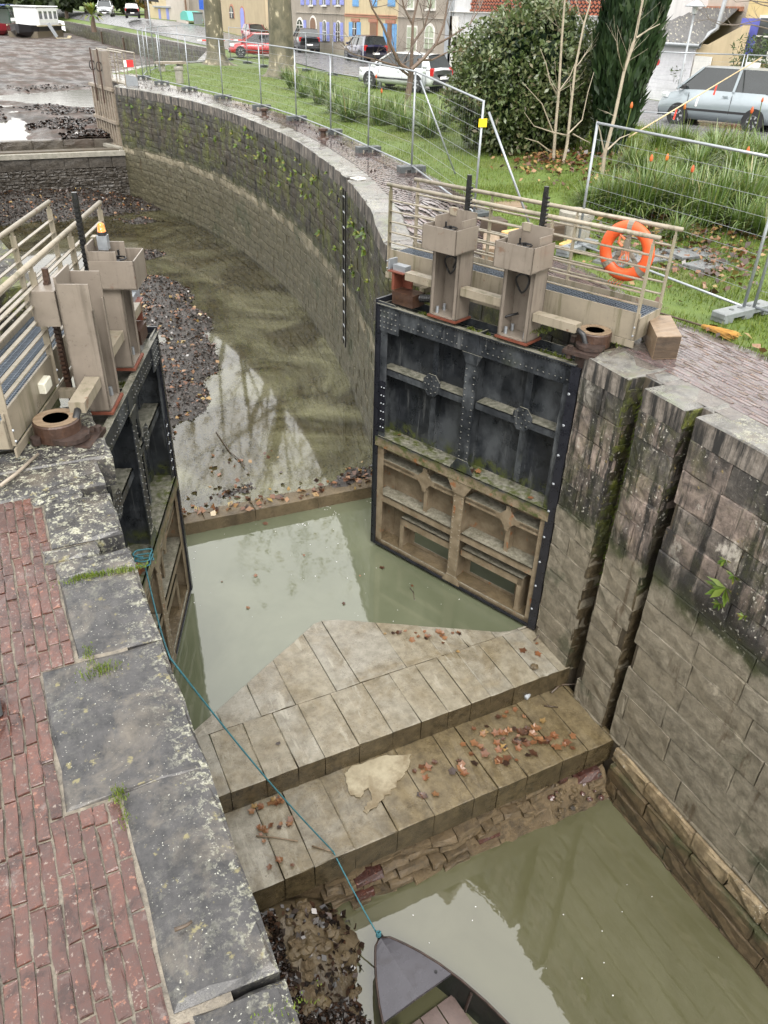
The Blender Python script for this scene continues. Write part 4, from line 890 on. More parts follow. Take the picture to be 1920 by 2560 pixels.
        if not back:
            part('hood', 'post_paint', (u0 - .05, u0 - .038, -.25, .20, .77, 1.06), (u1 + .038, u1 + .05, -.25, .20, .77, 1.06), (u0 - .05, u1 + .05, .188, .20, .77, 1.06), (u0 - .05, u1 + .05, -.20, .19, .77, .785), parent=ped)
            hwl = nb(); c = V(uc, -.02, 1.02); hwl.tube([c + Vector((.085 * math.cos(t), .085 * math.sin(t), 0)) for t in np.linspace(0, 2 * math.pi, 15)], .009, 6, False)
            for k in range(3): hwl.cyl(c, c + Vector((.085 * math.cos(k * 2.09), .085 * math.sin(k * 2.09), 0)), .007, n=5)
            hwl.cyl(c - Vector((0, 0, .12)), c + Vector((0, 0, .03)), .02, n=8); hwl.cyl(c + Vector((.07, 0, 0)), c + Vector((.07, 0, .07)), .012, n=6); hwl.build('handwheel', MAT['dark_iron'], ped)
            part('cap_bracket', 'rail_paint', (u1 - .13, u1 - .03, -.285, -.24, 1.12, 1.21), parent=ped)
        else:
            part('hood', 'post_paint', (u0 - .02, u1 + .02, -.50, -.28, .76, 1.08), parent=ped)
        cb = nb(); cc = V(uc + .03, -.12, .55)
        cb.tube([V(uc, -.2, .80), V(uc + .02, -.17, .74)] + [cc + Vector((.085 * math.cos(t), .03 * math.sin(t * 2), .11 * math.sin(t))) for t in np.linspace(1.5, 14, 34)], .012, 6); cb.build('cable', MAT['rubber'], ped, smooth=True); cb = nb(); cb.tube([V(uc + .08, -.2, .15), V(uc + .2, -.1, .10), V(uc + .26, -.1, .14)] if pi else [V(uc - .02, -.2, .72), V(uc - .06, -.12, .62), V(uc - .02, -.12, .52)], .015, 6); cb.build('cable', MAT['rubber'], ped, smooth=True)
        part('wall_strap', 'post_paint', (uc - .09, uc - .05, -.248, -.238, .10, .36), parent=ped)
        for du, do in ((-.14, -.05), (.14, -.05), (-.14, -.2), (.14, -.2)):
            bt = nb(); bt.cyl(V(uc + du, do, -.085), V(uc + du, do, .0), .022, n=6); bt.build('anchor_bolt', MAT['galvanised'], ped)
        rk = nb(); top = (1.54 if pi == 0 else 1.56) if not flip else (1.60 if pi == 0 else 1.16)
        ro = -.34 if not back else -.40; rk.box(V(uc, ro, (top + -.1) / 2), (.045, .05, top + .1))
        z = .15
        while z < top - .05: rk.box(V(uc - .035, ro, z), (.035, .045, .022)); z += .045
        rk.cyl(V(uc, ro, top), V(uc, ro, top + .06), .03, n=8); rk.build('rack_bar', MAT['dark_iron'] if not back else MAT['rust'], ped)
    # channel covers, boxes
    for u0, u1, z in ((1.16, 1.79, .28), (.12, .70, .22), (2.26, 2.72, .28)):
        part('cable_channel', 'rail_paint', (u0, u1, -.16, -.02, z - .05, z + .05))
    dc = nb(); dc.tube([V(.14, -.09, .20), V(.04, -.09, .16), V(-.02, -.10, .02), V(-.04, -.12, -.12)], .033, 8); dc.build('conduit', MAT['rubber'], g, smooth=True)
    bxp = part('limit_box', 'rust', (2.58, 2.95, -.30, -.04, -.14, .02), (2.58, 2.95, -.30, -.04, .02, .03)); part('bracket', 'orange_primer', (2.80, 3.0, -.30, -.27, .03, .27), (2.96, 3.0, -.30, -.08, .03, .27), (2.78, 3.06, -.30, -.06, .27, .285), parent=bxp); part('limit_switch', 'galvanised', (2.80, 3.02, -.24, -.12, .285, .36), (3.02, 3.10, -.20, -.16, .30, .34), (3.06, 3.09, -.26, -.10, .28, .42), parent=bxp)
    if not flip:
        hs_ = nb(); hs_.tube([V(2.56 - .02 * k, -.2, -.02 + .004 * k) for k in range(16)], [.045 if k % 2 else .058 for k in range(16)], 10); hs_.build('hose', MAT['rubber'], g)
    else:
        part('junction_box', 'white_plastic', (.42, .62, -.56, -.44, .22, .32), ch=.01); part('channel_arm', 'rail_paint', (.2, .78, -.62, -.54, .12, .20))
        bc = thing_part = part('beacon_bracket', 'galvanised', (2.02, 2.12, -.2, -.1, 1.10, 1.24)); b2 = nb(); b2.lathe([(.042, 0), (.042, .02), (.038, .02), (.038, .07), (.03, .09), (.01, .10)], V(2.07, -.15, 1.265), 14); b2.build('beacon_lens', MAT['beacon_orange'], bc, smooth=True); b3 = nb(); b3.cyl(V(2.07, -.15, 1.24), V(2.07, -.15, 1.275), .046, n=14); b3.build('beacon_base', MAT['car_plastic'], bc)
    # walkway with railings
    W0, W1, O0, O1, DZ = -.42, 3.46, -.50, -1.08, .36
    wk = part('walkway', 'rail_paint', (W0, W1, O0 - .02, O0, .10, DZ + .06), (W0, W1, O1, O1 + .02, .10, DZ + .06), (W0, W1, O0 + .012, O0 + .03, .02, .10), (W0, W0 + .02, O1, O0, .10, DZ), (W1 - .02, W1, O1, O0, .10, DZ), (.8, .88, O0, -.3, .0, .08), (2.6, 2.68, O0, -.3, .0, .08), (.0, .08, O0, -.3, .0, .08))
    gr = nb(); u = W0 + .03
    while u < W1: bx(gr, u, u + .008, O1 + .02, O0 - .02, DZ - .03, DZ); u += .038
    for k in range(9): o = O1 + .05 + k * .061; bx(gr, W0, W1, o, o + .006, DZ - .022, DZ + .001)
    gr.build('grating', MAT['grating_steel'], wk)
    for o in (O0, O1):
        rl = part('railing', 'rail_paint', (W0 + .02, W0 + .021, o, o + .001, .2, .21))
        for k in range(4):
            u = lerp(W0 + .03, W1 - .03, k / 3); mb = nb(); bx(mb, u - .009, u + .009, o - .03, o + .03, .12, 1.20); bx(mb, u - .008, u + .008, o - .015, o + .015, 1.20, 1.26); mb.build('post', MAT['rail_paint'], rl)
            bt = nb()
            for z in (.16, .26): bt.rivet(V(u, o + .03, z), (0, 1, 0), .014, .012)
            bt.build('bolt_row', MAT['galvanised'], rl, kind='stuff')
        for z in (.52, .66, .80, .94, 1.08):
            mb = nb(); bx(mb, W0 + .03, W1 - .03, o - .022, o + .022, z - .006, z + .006); bx(mb, W0 + .03, W1 - .03, o - .022, o - .016, z - .02, z + .006); mb.build('rail_bar', MAT['rail_paint'], rl)
        mb = nb(); mb.cyl(V(W0 - .04, o, 1.27), V(W1 + .03, o, 1.27), .026, n=12); mb.build('handrail', MAT['rail_paint'], rl, smooth=True)
    return g
UA = math.atan2(.9265, -.3763)
gR = lock_gate((5.88, 6.60), UA, False, 'open riveted black lock gate with muddy lower half, standing by the grooved stone pier')
gL = lock_gate((2 * CX - 5.88, 6.60), math.pi - UA, True, 'open lock gate with orange beacon and grating walkway beside the red brick quay')
def gw(u, o, z): return Vector((5.88 - .3763 * u - .9265 * o, 6.60 + .9265 * u - .3763 * o, z))
# pivot collars on the quay
for (x, y), lab in (((6.16, 6.72), 'rusty round pivot collar on the coping next to the heavy timber block'), ((.17, 6.72), 'rusty round pivot collar on mossy stone beside the beacon gate')):
    pc = thing('pivot_collar', lab, 'pivot collar', (x, y, 0)); mb = MB(); mb.lathe([(.20, 0), (.20, .155), (.185, .17), (.105, .17), (.095, .13), (.05, .10), (.045, .06)], (0, 0, 0), 22); mb.build('drum', MAT['rust'], pc, smooth=False)
    mb = MB(); mb.lathe([(.19, .171), (.19, .174), (.11, .174), (.11, .171)], (0, 0, 0), 22); mb.build('worn_rim', MAT['beam_wood'], pc)
    for a in (2.4, 3.6): mb = MB(); mb.cyl((.22 * math.cos(a), .22 * math.sin(a), 0), (.22 * math.cos(a), .22 * math.sin(a), .07), .045, n=8); mb.build('clamp_bolt', MAT['rusty_iron'], pc)
# lifebuoy on the back rail
c = gw(.13, -1.02, .93); lbn = thing('lifebuoy', 'orange lifebuoy with grey straps hanging on the walkway railing', 'lifebuoy', c, UA)
def LV(a, r, dy=0.0): return Vector((r * math.cos(a), dy, r * math.sin(a)))
mb = MB(); n = 36; m = 12; V_ = []; F_ = []
for i in range(n):
    a = 2 * math.pi * i / n
    for k in range(m):
        t = 2 * math.pi * k / m; q = LV(a, .275 + .075 * math.cos(t), .05 * math.sin(t)); V_.append(q)
for i in range(n):
    for k in range(m): F_.append((i * m + k, i * m + (k + 1) % m, ((i + 1) % n) * m + (k + 1) % m, ((i + 1) % n) * m + k))
mb.add(V_, F_); mb.build('ring', MAT['buoy_orange'], lbn, smooth=True)
for a in (math.pi / 2, -math.pi / 4.5, math.pi * 1.22):
    mb = MB()
    for k in range(12):
        t0, t1 = 2 * math.pi * k / 12, 2 * math.pi * (k + 1) / 12
        mb.add([LV(a - .11, .275 + .080 * math.cos(t0), .055 * math.sin(t0)), LV(a + .11, .275 + .080 * math.cos(t0), .055 * math.sin(t0)), LV(a + .11, .275 + .080 * math.cos(t1), .055 * math.sin(t1)), LV(a - .11, .275 + .080 * math.cos(t1), .055 * math.sin(t1))], [(0, 1, 2, 3)])
    mb.bar(LV(a, .20), LV(a, .02) + Vector((0, 0, .04)), .05, .012, up=(0, 1, 0)); mb.build('strap', MAT['buoy_strap'], lbn)
mb = MB(); mb.box((0, .02, .06), (.06, .05, .16)); mb.prism([(-.13, -.06), (0, .10), (.13, -.06), (.06, -.06), (0, .0), (-.06, -.06)], lambda a, b: Vector((a, .03, b)), lambda a, b: Vector((a, 0, b))); mb.build('bracket', MAT['buoy_strap'], lbn)
rp = MB()
for k in range(9): a = uni(0, 6.28); rp.tube([Vector((uni(-.05, .05), .04, .02)), Vector((uni(-.09, .09), .06, -.08)), Vector((uni(-.05, .07), .05, uni(-.18, -.1)))], .006, 5)
for k in range(5): rp.tube([LV(-1.7 + .1 * k, .34), LV(-1.65 + .1 * k, .40) + Vector((.03, .02, 0)), LV(-1.6 + .1 * k, .43)], .006, 5)
rp.tube([Vector((.03, .05, .14)), Vector((.08, .07, .18)), Vector((.09, .07, .10)), Vector((.04, .06, .06))], .02, 6); rp.build('throw_line', MAT['buoy_rope'], lbn)
# ------------------------------------------------------------------ upper gate, seen almost edge on
ug = thing('lock_gate', 'weathered upper gate leaf folded open against the far quay wall', 'lock gate', (6.0, 37.75, -2.1), math.atan2(3.2, -.42)); UZ = 2.1
def UV(u, o, z): return Vector((u, o, z + UZ))
for k in range(9):
    mb = MB(); u = .12 + k * .36; mb.box(UV(u, 0, -.95), (.14, .16, 2.3)); mb.build('rib', MAT['weathered_wood'], ug)
mb = MB(); mb.box(UV(1.6, -.10, -.95), (3.2, .04, 2.3)); mb.build('panel', MAT['beam_dark'], ug)
for z in (.16, -1.1, -2.05): mb = MB(); mb.box(UV(1.6, .07, z), (3.25, .12, .12)); mb.build('rail', MAT['weathered_wood'], ug)
for u in (.9, 1.9):
    ped = MB(); ped.box(UV(u, -.05, .85), (.34, .3, 1.35)); pe = ped.build('pedestal', MAT['post_paint'], ug); mb = MB(); mb.box(UV(u, .2, .6), (.05, .05, 2.0)); mb.build('rack_bar', MAT['rust'], pe)
    mb = MB(); mb.tube([UV(u, .2, .95) + Vector((.0, .12 * math.cos(t), .18 * math.sin(t))) for t in np.linspace(0, 6.3, 13)], .02, 6); mb.build('hoop', MAT['dark_iron'], pe)
rl = MB(); rl.box(UV(1.6, -.75, .35), (3.4, .5, .06)); wk = rl.build('walkway', MAT['rail_paint'], ug); mb = MB(); mb.add([UV(-.2, -.5, .3), UV(-.2, -1.0, .3), UV(-.2, -1.0, .62), UV(-.2, -.5, .75)], [(0, 1, 2, 3)]); mb.build('end_plate', MAT['galvanised'], wk)
for o in (-.5, -1.0):
    r = MB(); r.cyl(UV(-.2, o, 1.5), UV(3.4, o, 1.5), .03, n=8); rr_ = r.build('railing', MAT['rail_paint'], ug)
    for u in (-.15, 1.0, 2.2, 3.3): mb = MB(); mb.box(UV(u, o, .9), (.05, .03, 1.2)); mb.build('post', MAT['rail_paint'], rr_)
    for z in (.7, .95, 1.2): mb = MB(); mb.box(UV(1.6, o, z), (3.5, .03, .02)); mb.build('rail_bar', MAT['rail_paint'], rr_)
mb = MB(); mb.box(UV(-.16, -.75, 1.12), (.012, .34, .26)); sg = mb.build('warning_sign', MAT['sign_red'], ug); mb = MB(); mb.box(UV(-.170, -.56, 1.12), (.006, .14, .24)); mb.build('sign_panel', MAT['paper_white'], sg)
# ------------------------------------------------------------------ things on the quay
random.seed(51)
# fences -------------------------------------------------------------------------------------------
def fence_panel(p0, p1, label, group='temporary fence panels', h=1.82, wires=True, lift=.10):
    p0, p1 = Vector(p0), Vector(p1); d = p1 - p0; L = d.length; o = thing('mesh_fence', label, 'fence', p0, math.atan2(d.y, d.x), group); dz = d.z / L
    def P(x, z): return Vector((x, 0, z + dz * x))
    for x in (.0, L):
        mb = MB(); mb.cyl(P(x, 0), P(x, h + lift), .021, n=8); mb.build('post', MAT['galvanised'], o, smooth=True)
    for z in (lift + .03, h + lift - .02):
        mb = MB(); mb.cyl(P(0, z), P(L, z), .019, n=8); mb.build('rail', MAT['galvanised'], o, smooth=True)
    mb = MB()
    for k in range(1, 8): z = lift + .03 + k * (h - .05) / 8; mb.tube([P(0, z), P(L, z)], .0032, 4, False)
    n = int(L / .11)
    for k in range(1, n): mb.tube([P(L * k / n, lift + .03), P(L * k / n, h + lift - .02)], .0009, 3, False)
    mb.build('wire_mesh', MAT['galvanised'], o, kind='stuff'); return o
def fence_foot(p, rz, label, L=.62, mat='plastic_dark', group='fence feet'):
    o = thing('ballast_block', label, 'ballast block', p, rz, group)
    mb = MB(); mb.box((0, 0, .095), (L, .22, .07), ch=.012); mb.build('top_plate', MAT[mat], o)
    for x in (-L * .40, 0, L * .40): mb = MB(); mb.box((x, 0, .03), (L * .17, .22, .06)); mb.build('pad', MAT[mat], o)
    for x in (-L * .25, -L * .08, L * .1, L * .28): mb = MB(); mb.cyl((x, 0, .12), (x, 0, .136), .032, n=10); mb.build('socket', MAT[mat if mat != 'plastic_grey' else 'plastic_dark'], o)
    return o
FP = [(8.54, 15.89), (8.82, 18.7), (9.15, 21.85), (9.32, 25.0), (9.29, 28.27), (8.97, 31.8), (8.58, 35.23), (8.10, 38.1), (7.92, 41.08), (8.7, 44.0)]
F3 = [Vector((x, y, zg(x + .3, y))) for x, y in FP]
fl = 'steel mesh fence panel along the curved quay edge of the lawn'
for a, b in zip(F3, F3[1:]): fence_panel(a, b, fl)
for a in F3[:-1]: fence_foot(a, uni(-.1, .1), 'dark block foot under the fence along the curved quay')
pz = at(1209, 257, 2.0); e = Vector((pz.x, pz.y, .12)); fence_panel(e, F3[0], 'end fence panel with yellow tag and leaning brace beside the big rounded bush'); fence_foot(e, .2, 'dark block foot at the braced end of the fence')
br = MB(); q = at(1222, 280, 1.9); q2 = Vector((q.x + .55, q.y - .9, .1)); br.cyl(q, q2, .02, n=8); tag(br.build('fence_brace', MAT['galvanised'], smooth=True), 'slanting steel brace propping the end fence panel', 'brace')
br = MB(); q = F3[0] + Vector((.06, -.1, 1.75)); br.cyl(q, q + Vector((.75, -.4, -1.75)), .018, n=8); tag(br.build('fence_brace', MAT['galvanised'], smooth=True), 'slanting steel brace behind the fence near the bare tree', 'brace')
yt = MB(); yt.box((e.x, e.y - .03, 1.70), (.16, .012, .13)); tag(yt.build('yellow_tag', MAT['yellow_tag']), 'small yellow plate clipped to the braced fence end', 'tag')
A, B = Vector((8.62, 10.17, .02)), Vector((8.68, 6.78, .0))
fence_panel(A, B, 'fence panel standing on the lawn behind the lifebuoy'); fence_panel(Vector((8.80, 6.72, 0)), Vector((9.2, 3.3, .05)), 'fence panel leading off beside the straw broom head')
fence_foot(A, .35, 'grey plastic fence foot near the timber pile', .95, 'plastic_grey'); fence_foot(B + Vector((0, 0, 0)), .10, 'grey plastic fence foot beside the straw broom', 1.0, 'plastic_grey')
t2 = at(1862, 137, 2.35); t1 = at(1500, 125, 2.35); rb = lambda q: Vector((q.x, q.y, .42))
fence_panel(rb(t2), rb(t2) + (rb(t1) - rb(t2)).normalized() * 3.5, 'fence panel at the street edge in front of the silver van', h=1.85); fence_panel(rb(t2) + Vector((.15, 0, 0)), rb(t2) + Vector((2.2, -2.7, 0)), 'fence panel running past the side of the silver van', h=1.85)
q1 = rb(t2) + (rb(t1) - rb(t2)).normalized() * 3.6; fence_panel(q1, q1 + (rb(t1) - rb(t2)).normalized() * 3.5, 'fence panel half hidden behind the dark cypress', h=1.85)
RF = [(19.2, 41.5), (19.0, 45.0), (18.8, 48.5), (17.2, 51.6), (17.3, 55.0), (17.2, 58.4)]
for a, b in zip(RF, RF[1:]): fence_panel((a[0], a[1], zg(*a)), (b[0], b[1], zg(*b)), 'fence panel along the street behind the plane trees')
for a in RF: fence_foot((a[0], a[1], zg(*a)), uni(0, 1), 'dark block foot of the fence along the street')
BF = [(8.9, 44.2), (10.2, 47.5), (11.9, 50.5), (14.3, 53.0)]
for a, b in zip(BF, BF[1:]): fence_panel((a[0], a[1], .33), (b[0], b[1], .33), 'fence panel along the basin edge by the stone slab table')
# heavy timber block
h = .27; T4 = [at(1643, 842, h), at(1705, 840.5, h), at(1677, 789, h), at(1616.5, 786, h)]; c = sum(T4, Vector()) / 4; c.z = 0
mb = MB(); V = [p - c for p in T4] + [Vector((p.x - c.x, p.y - c.y, .0)) for p in T4]; mb.add(V, [(0, 1, 2, 3), (7, 6, 5, 4), (0, 4, 5, 1), (1, 5, 6, 2), (2, 6, 7, 3), (3, 7, 4, 0)])
tbk = thing('timber_block', 'short heavy wet timber block with charred dark end on the brick quay', 'timber block', c); mb.build('beam', MAT['beam_wood'], tbk)
en = MB(); d = (T4[0] - T4[3]); d.z = 0; d.normalize(); en.add([V[0] * .97 + d * .016, V[1] * .97 + d * .016, V[5] * .97 + d * .016 + Vector((0, 0, .01)), V[4] * .97 + d * .016 + Vector((0, 0, .01))], [(0, 1, 2, 3)]); en.build('end_grain', MAT['beam_dark'], tbk)
# broom
bo = thing('broom', 'straw broom lying on the edge of the brick paving', 'broom', at(1754, 821, 0)); o0 = at(1754, 821, 0); hd = at(1832, 848, 0) - o0; hn = at(1614, 778, 0) - o0
mb = MB(); mb.cyl(Vector((0, 0, .035)), Vector((hn.x, hn.y, .03)), .014, n=8); mb.build('handle', MAT['beam_dark'], bo)
mb = MB(); hu = hd.normalized(); pn = Vector((-hu.y, hu.x, 0))
for k in range(160):
    s_ = uni(-1, 1); a = pn * s_ * .02 + Vector((0, 0, uni(.015, .05))); b = hu * (hd.length * uni(.85, 1.1)) + pn * s_ * uni(.08, .13) + Vector((0, 0, uni(.004, .07))); mb.tint = uni(0, 1); mb.tube([a, (a + b) / 2 + Vector((0, 0, .012)), b], .0035, 3, False)
mb.build('bristles', MAT['straw'], bo, kind='stuff')
# timber pile
def beam(px, py, z, d, rz, mat, lab, rx=0):
    p = at(px, py, z); mb = MB(); mb.box((0, 0, d[2] / 2), d, ch=.01, rx=rx); tag(mb.build('timber_beam', MAT[mat], loc=p, rz=rz), lab, 'timber beam')
beam(1265, 545, .02, (.62, .50, .26), -.3, 'beam_wood', 'thick pale topped timber offcut on the grass behind the railing'); beam(1232, 592, .02, (.36, .34, .30), -.15, 'beam_dark', 'dark square timber block standing beside the thicker pale offcut'); beam(1225, 640, .02, (.95, .26, .24), 1.0, 'beam_wood', 'long squared beam lying on the brick quay between the two racks'); beam(1375, 600, .02, (.40, .22, .26), -.1, 'beam_dark', 'brown timber block beside the round concrete stump'); beam(1300, 578, .28, (.75, .10, .04), .15, 'fresh_wood', 'bright fresh sawn plank laid on the timber pile'); beam(1415, 612, .02, (.35, .12, .05), .5, 'fresh_wood', 'small pale wood offcut at the foot of the concrete stump')
for k, (px, py) in enumerate([(1145, 512), (1155, 520), (1130, 505)]): beam(px, py, .02 + k * .03, (.5, .16, .03), uni(-.3, .3), 'beam_dark', ['dark loose board lying on the brick quay behind the railing', 'second dark board crossing the loose boards on the quay', 'topmost short board of the loose boards on the quay'][k])
# pebbles and chips in a heap
mb = MB(); p = at(1260, 655, 0)
for k in range(120):
    q = Vector((uni(-.35, .35), uni(-.25, .25), uni(0, .03))); mb.tint = uni(0, 1); mb.box(q, (uni(.02, .06), uni(.015, .04), uni(.01, .03)), uni(0, 3))
tag(mb.build('wood_chips', MAT['beam_wood'], loc=p), 'scatter of wood chips beside the timber pile', 'wood chips', kind='stuff')
# round concrete stump, iron bollards, stone posts
def lathe_thing(name, lab, cat, loc, prof, mat, n=18, group=None):
    mb = MB(); mb.lathe(prof, (0, 0, 0), n); return tag(mb.build(name, MAT[mat], loc=loc, smooth=False), lab, cat, group)
lathe_thing('concrete_stump', 'round mossy concrete stump standing on the lawn behind the lifebuoy', 'stump', (9.15, 10.95, 0), [(.27, 0), (.27, .34), (.30, .36), (.30, .46), (.27, .48), (0.01, .48)], 'concrete')
for p in ((8.61, 25.97), (8.60, 21.07)): lathe_thing('mooring_bollard', 'small rusty mooring bollard on the wet quay', 'bollard', (p[0], p[1], .33), [(.17, 0), (.15, .04), (.08, .06), (.075, .17), (.13, .20), (.13, .25), (.06, .27)], 'rust', 12, 'rusty bollards on the quay')
lathe_thing('stone_post', 'short round stone post on the lawn inside the fence', 'post', (8.99, 38.57, .33), [(.17, 0), (.17, .5), (.20, .52), (.20, .62), (.01, .64)], 'concrete', 12)
tb = thing('stone_table', 'low stone slab table on the lawn near the far gate', 'table', (10.28, 45.76, .33), .2); mb = MB(); mb.box((0, 0, .38), (1.5, .6, .10)); mb.build('table_top', MAT['weathered_wood'], tb)
for x in (-.5, .5): mb = MB(); mb.box((x, 0, .165), (.2, .4, .33)); mb.build('leg', MAT['concrete'], tb)
# flat slabs set in the lawn
for (px, py, w, d, rz, lab) in ((1640, 640, 1.3, .55, .1, 'wet grey stone slab set in the lawn among brown leaves'), (1735, 640, .9, .5, -.1, 'half buried grey slab covered with brown leaves'), (1545, 650, .8, .5, .4, 'grey slab in the lawn seen through the lifebuoy'), (1770, 665, .8, .4, .2, 'small worn slab sunk in the muddy lawn')):
    p = at(px, py, 0); mb = MB(); block(mb, lambda a, b, o: Vector((a, b, o)), -w / 2, w / 2, -d / 2, d / 2, .06, .0, .01, .006, 3, 2); tag(mb.build('stone_slab', MAT['slate_slab'], loc=(p.x, p.y, zg(p.x, p.y) + .035), rz=rz), lab, 'slab')
# white frame in the coping by the ladder
p = at(895, 447, .34); fr = MB()
for dx, dy, w, d in ((-.1, 0, .03, .24), (.1, 0, .03, .24), (0, .105, .17, .03), (0, -.105, .17, .03)): fr.box((dx, dy, 0), (w, d, .02))
tag(fr.build('hatch_frame', MAT['white_trim'], loc=(p.x, p.y, .35), rz=.3), 'small pale square hatch frame in the coping near the wall ladder', 'hatch')
# street furniture ---------------------------------------------------------------------------------
b0 = at(1686, 272, .12); rr_ = RM @ np.array([1725 - 960.0, 12 - 1280.0, FPX]); zt = CAMH + rr_[2] * math.hypot(b0.x, b0.y) / math.hypot(rr_[0], rr_[1])
lp_ = thing('street_lamp', 'blue grey street lamp with flat conical shade before the fibre cement roof', 'street lamp', b0); H_ = zt - .12
mb = MB(); mb.tube([(0, 0, 0), (0, 0, 1.0), (0, 0, H_ - .3)], [.07, .055, .04], 10); mb.build('pole', MAT['gutter_zinc'], lp_, smooth=True)
mb = MB(); mb.lathe([(.10, -.30), (.12, -.05), (.02, -.04)], (0, 0, H_), 12); mb.build('lantern', MAT['lamp_clear'], lp_); mb = MB(); mb.lathe([(.42, -.06), (.40, -.02), (.18, .10), (.08, .14), (.07, .22), (.01, .24)], (0, 0, H_), 18); mb.build('shade', MAT['gutter_zinc'], lp_, smooth=True)
for px, pb, lab in ((1865, 330, 'grey bollard light with domed cap in front of the silver van'), (1058, 236, 'grey bollard light standing before the white car'), (950, 224, 'grey bollard light at the lawn edge near the white car')):
    p = at(px, pb, .15); o = thing('bollard_light', lab, 'bollard light', (p.x, p.y, zg(p.x, p.y)), 0, 'bollard lights along the street')
    mb = MB(); mb.cyl((0, 0, 0), (0, 0, .78), .085, n=14); mb.build('post', MAT['plastic_grey'], o, smooth=True); mb = MB(); mb.cyl((0, 0, .78), (0, 0, 1.02), .075, n=14); mb.build('lens', MAT['lamp_clear'], o, smooth=True); mb = MB(); mb.lathe([(.10, 1.0), (.10, 1.05), (.08, 1.11), (.03, 1.14), (.005, 1.145)], n=14); mb.build('cap', MAT['gutter_zinc'], o, smooth=True)
# sign seen from behind, near the basin
p = at(389, 172, .33); sg = thing('road_sign', 'black backed sign on a grey post near the basin fence', 'sign', p, -.25); D = math.hypot(p.x, p.y); k_ = D / FPX * 1.02
mb = MB(); mb.cyl((0, 0, 0), (0, 0, 4.0), .04, n=8); mb.build('post', MAT['galvanised'], sg, smooth=True)
mb = MB(); mb.prism([(.38, 4.18), (.55, 2.95), (-.62, 3.05), (-.55, 3.45), (-.02, 4.10)], lambda a, b: Vector((a, .06, b)), lambda a, b: Vector((a, .03, b))); mb.build('plate', MAT['sign_black'], sg); mb = MB(); mb.box((0, -.03, 3.55), (.3, .03, .05)); mb.build('clamp', MAT['galvanised'], sg)
p = aty(512, 60, 84); ps = thing('parking_sign', 'square blue sign on a thin pole at the far street corner', 'sign', (p.x, p.y, zg(p.x, p.y)), -.3); zz = aty(512, 12, 84).z - zg(p.x, p.y)
mb = MB(); mb.cyl((0, 0, 0), (0, 0, zz + .5), .04, n=6); mb.build('post', MAT['galvanised'], ps); mb = MB(); mb.box((0, -.06, zz), (.75, .03, .75)); mb.build('plate', MAT['sign_blue'], ps)
# leaning pale pole with warning tape
p1, p0 = at(1905, 143, 2.3), at(1572, 343, .42); mb = MB(); mb.cyl(p0, p1, .022, .018, n=8); o = mb.build('wooden_pole', MAT['pale_wood'], smooth=True); tag(o, 'long pale pole leaning against the fence across the silver van', 'pole')
for t in (.32, .48, .62):
    q = p0.lerp(p1, t); mb = MB(); mb.add([q, q + Vector((.06, 0, -.02)), q + Vector((.03, 0, -.30)), q + Vector((-.05, 0, -.28))], [(0, 1, 2, 3)]); tag(mb.build('warning_tape', MAT['tape_red'] if t != .48 else MAT['tape_white']), 'strip of red and white warning tape hanging from the leaning pole', 'tape', 'tape strips on the leaning pole')
# potted oleander
def leaf_cloud(n, cen, rad_, size, shell=.5, lump=.25, seed=1, zmin=None, aspect=.45, up=0.0, lumpf=2.2):
    """n leaves as small diamonds spread through a lumpy ellipsoid"""
    r = np.random.default_rng(seed); d = r.normal(size=(n, 3)); d /= np.linalg.norm(d, axis=1)[:, None]
    rr = shell + (1 - shell) * r.random(n) ** .7; lm = np.array([noise.noise(Vector((a * lumpf + seed, b * lumpf, c * lumpf))) for a, b, c in d]); rr = rr * (1 + lump * lm)
    P = d * rr[:, None] * np.array(rad_) + np.array(cen)
    if zmin is not None: P[:, 2] = np.maximum(P[:, 2], zmin + r.random(n) * .1)
    a = r.normal(size=(n, 3)); a = a * (1 - up) + np.array([0, 0, 1.0]) * up * 2.0 + d * .35; a /= np.linalg.norm(a, axis=1)[:, None]
    b = np.cross(a, r.normal(size=(n, 3))); b /= np.linalg.norm(b, axis=1)[:, None]
    s_ = (size * (.6 + .8 * r.random(n)))[:, None]; nn = np.cross(a, b)
    V = np.stack([P - a * s_, P + b * s_ * aspect + nn * s_ * .15, P + a * s_, P - b * s_ * aspect + nn * s_ * .15], 1).reshape(-1, 3)
    t = np.clip(.5 + .28 * lm + .22 * r.normal(size=n), 0, 1); return V, np.arange(n * 4).reshape(n, 4), np.repeat(t, 4)
p = at(1703, 258, .12); po = thing('potted_oleander', 'bushy oleander in a white tub before the white garage door', 'potted plant', p)
mb = MB(); mb.prism([(-.30, -.30), (.30, -.30), (.30, .30), (-.30, .30)], lambda a, b: Vector((a * .85, b * .85, 0)), lambda a, b: Vector((a, b, .5))); mb.build('tub', MAT['white_trim'], po)
mb = MB(); mb.cyl((-.05, -.31, .28), (-.05, -.325, .28), .2, n=16); ns = mb.build('round_sign', MAT['sign_red'], po); mb = MB(); mb.cyl((-.05, -.326, .28), (-.05, -.332, .28), .15, n=16); mb.build('sign_face', MAT['sign_blue'], ns)
V, F, t = leaf_cloud(1500, (0, 0, 1.1), (.75, .75, .75), .10, .2, .3, 4, aspect=.2); np_mesh('foliage', V, F, MAT['oleander_leaf'], po, t)
mb = MB()
for k in range(7): mb.tube([(0, 0, .45), (uni(-.2, .2), uni(-.2, .2), .8), (uni(-.5, .5), uni(-.5, .5), 1.3)], [.02, .014, .006], 5); 
mb.build('stems', MAT['twig'], po, kind='stuff')
# ------------------------------------------------------------------ trees and plants
random.seed(61)
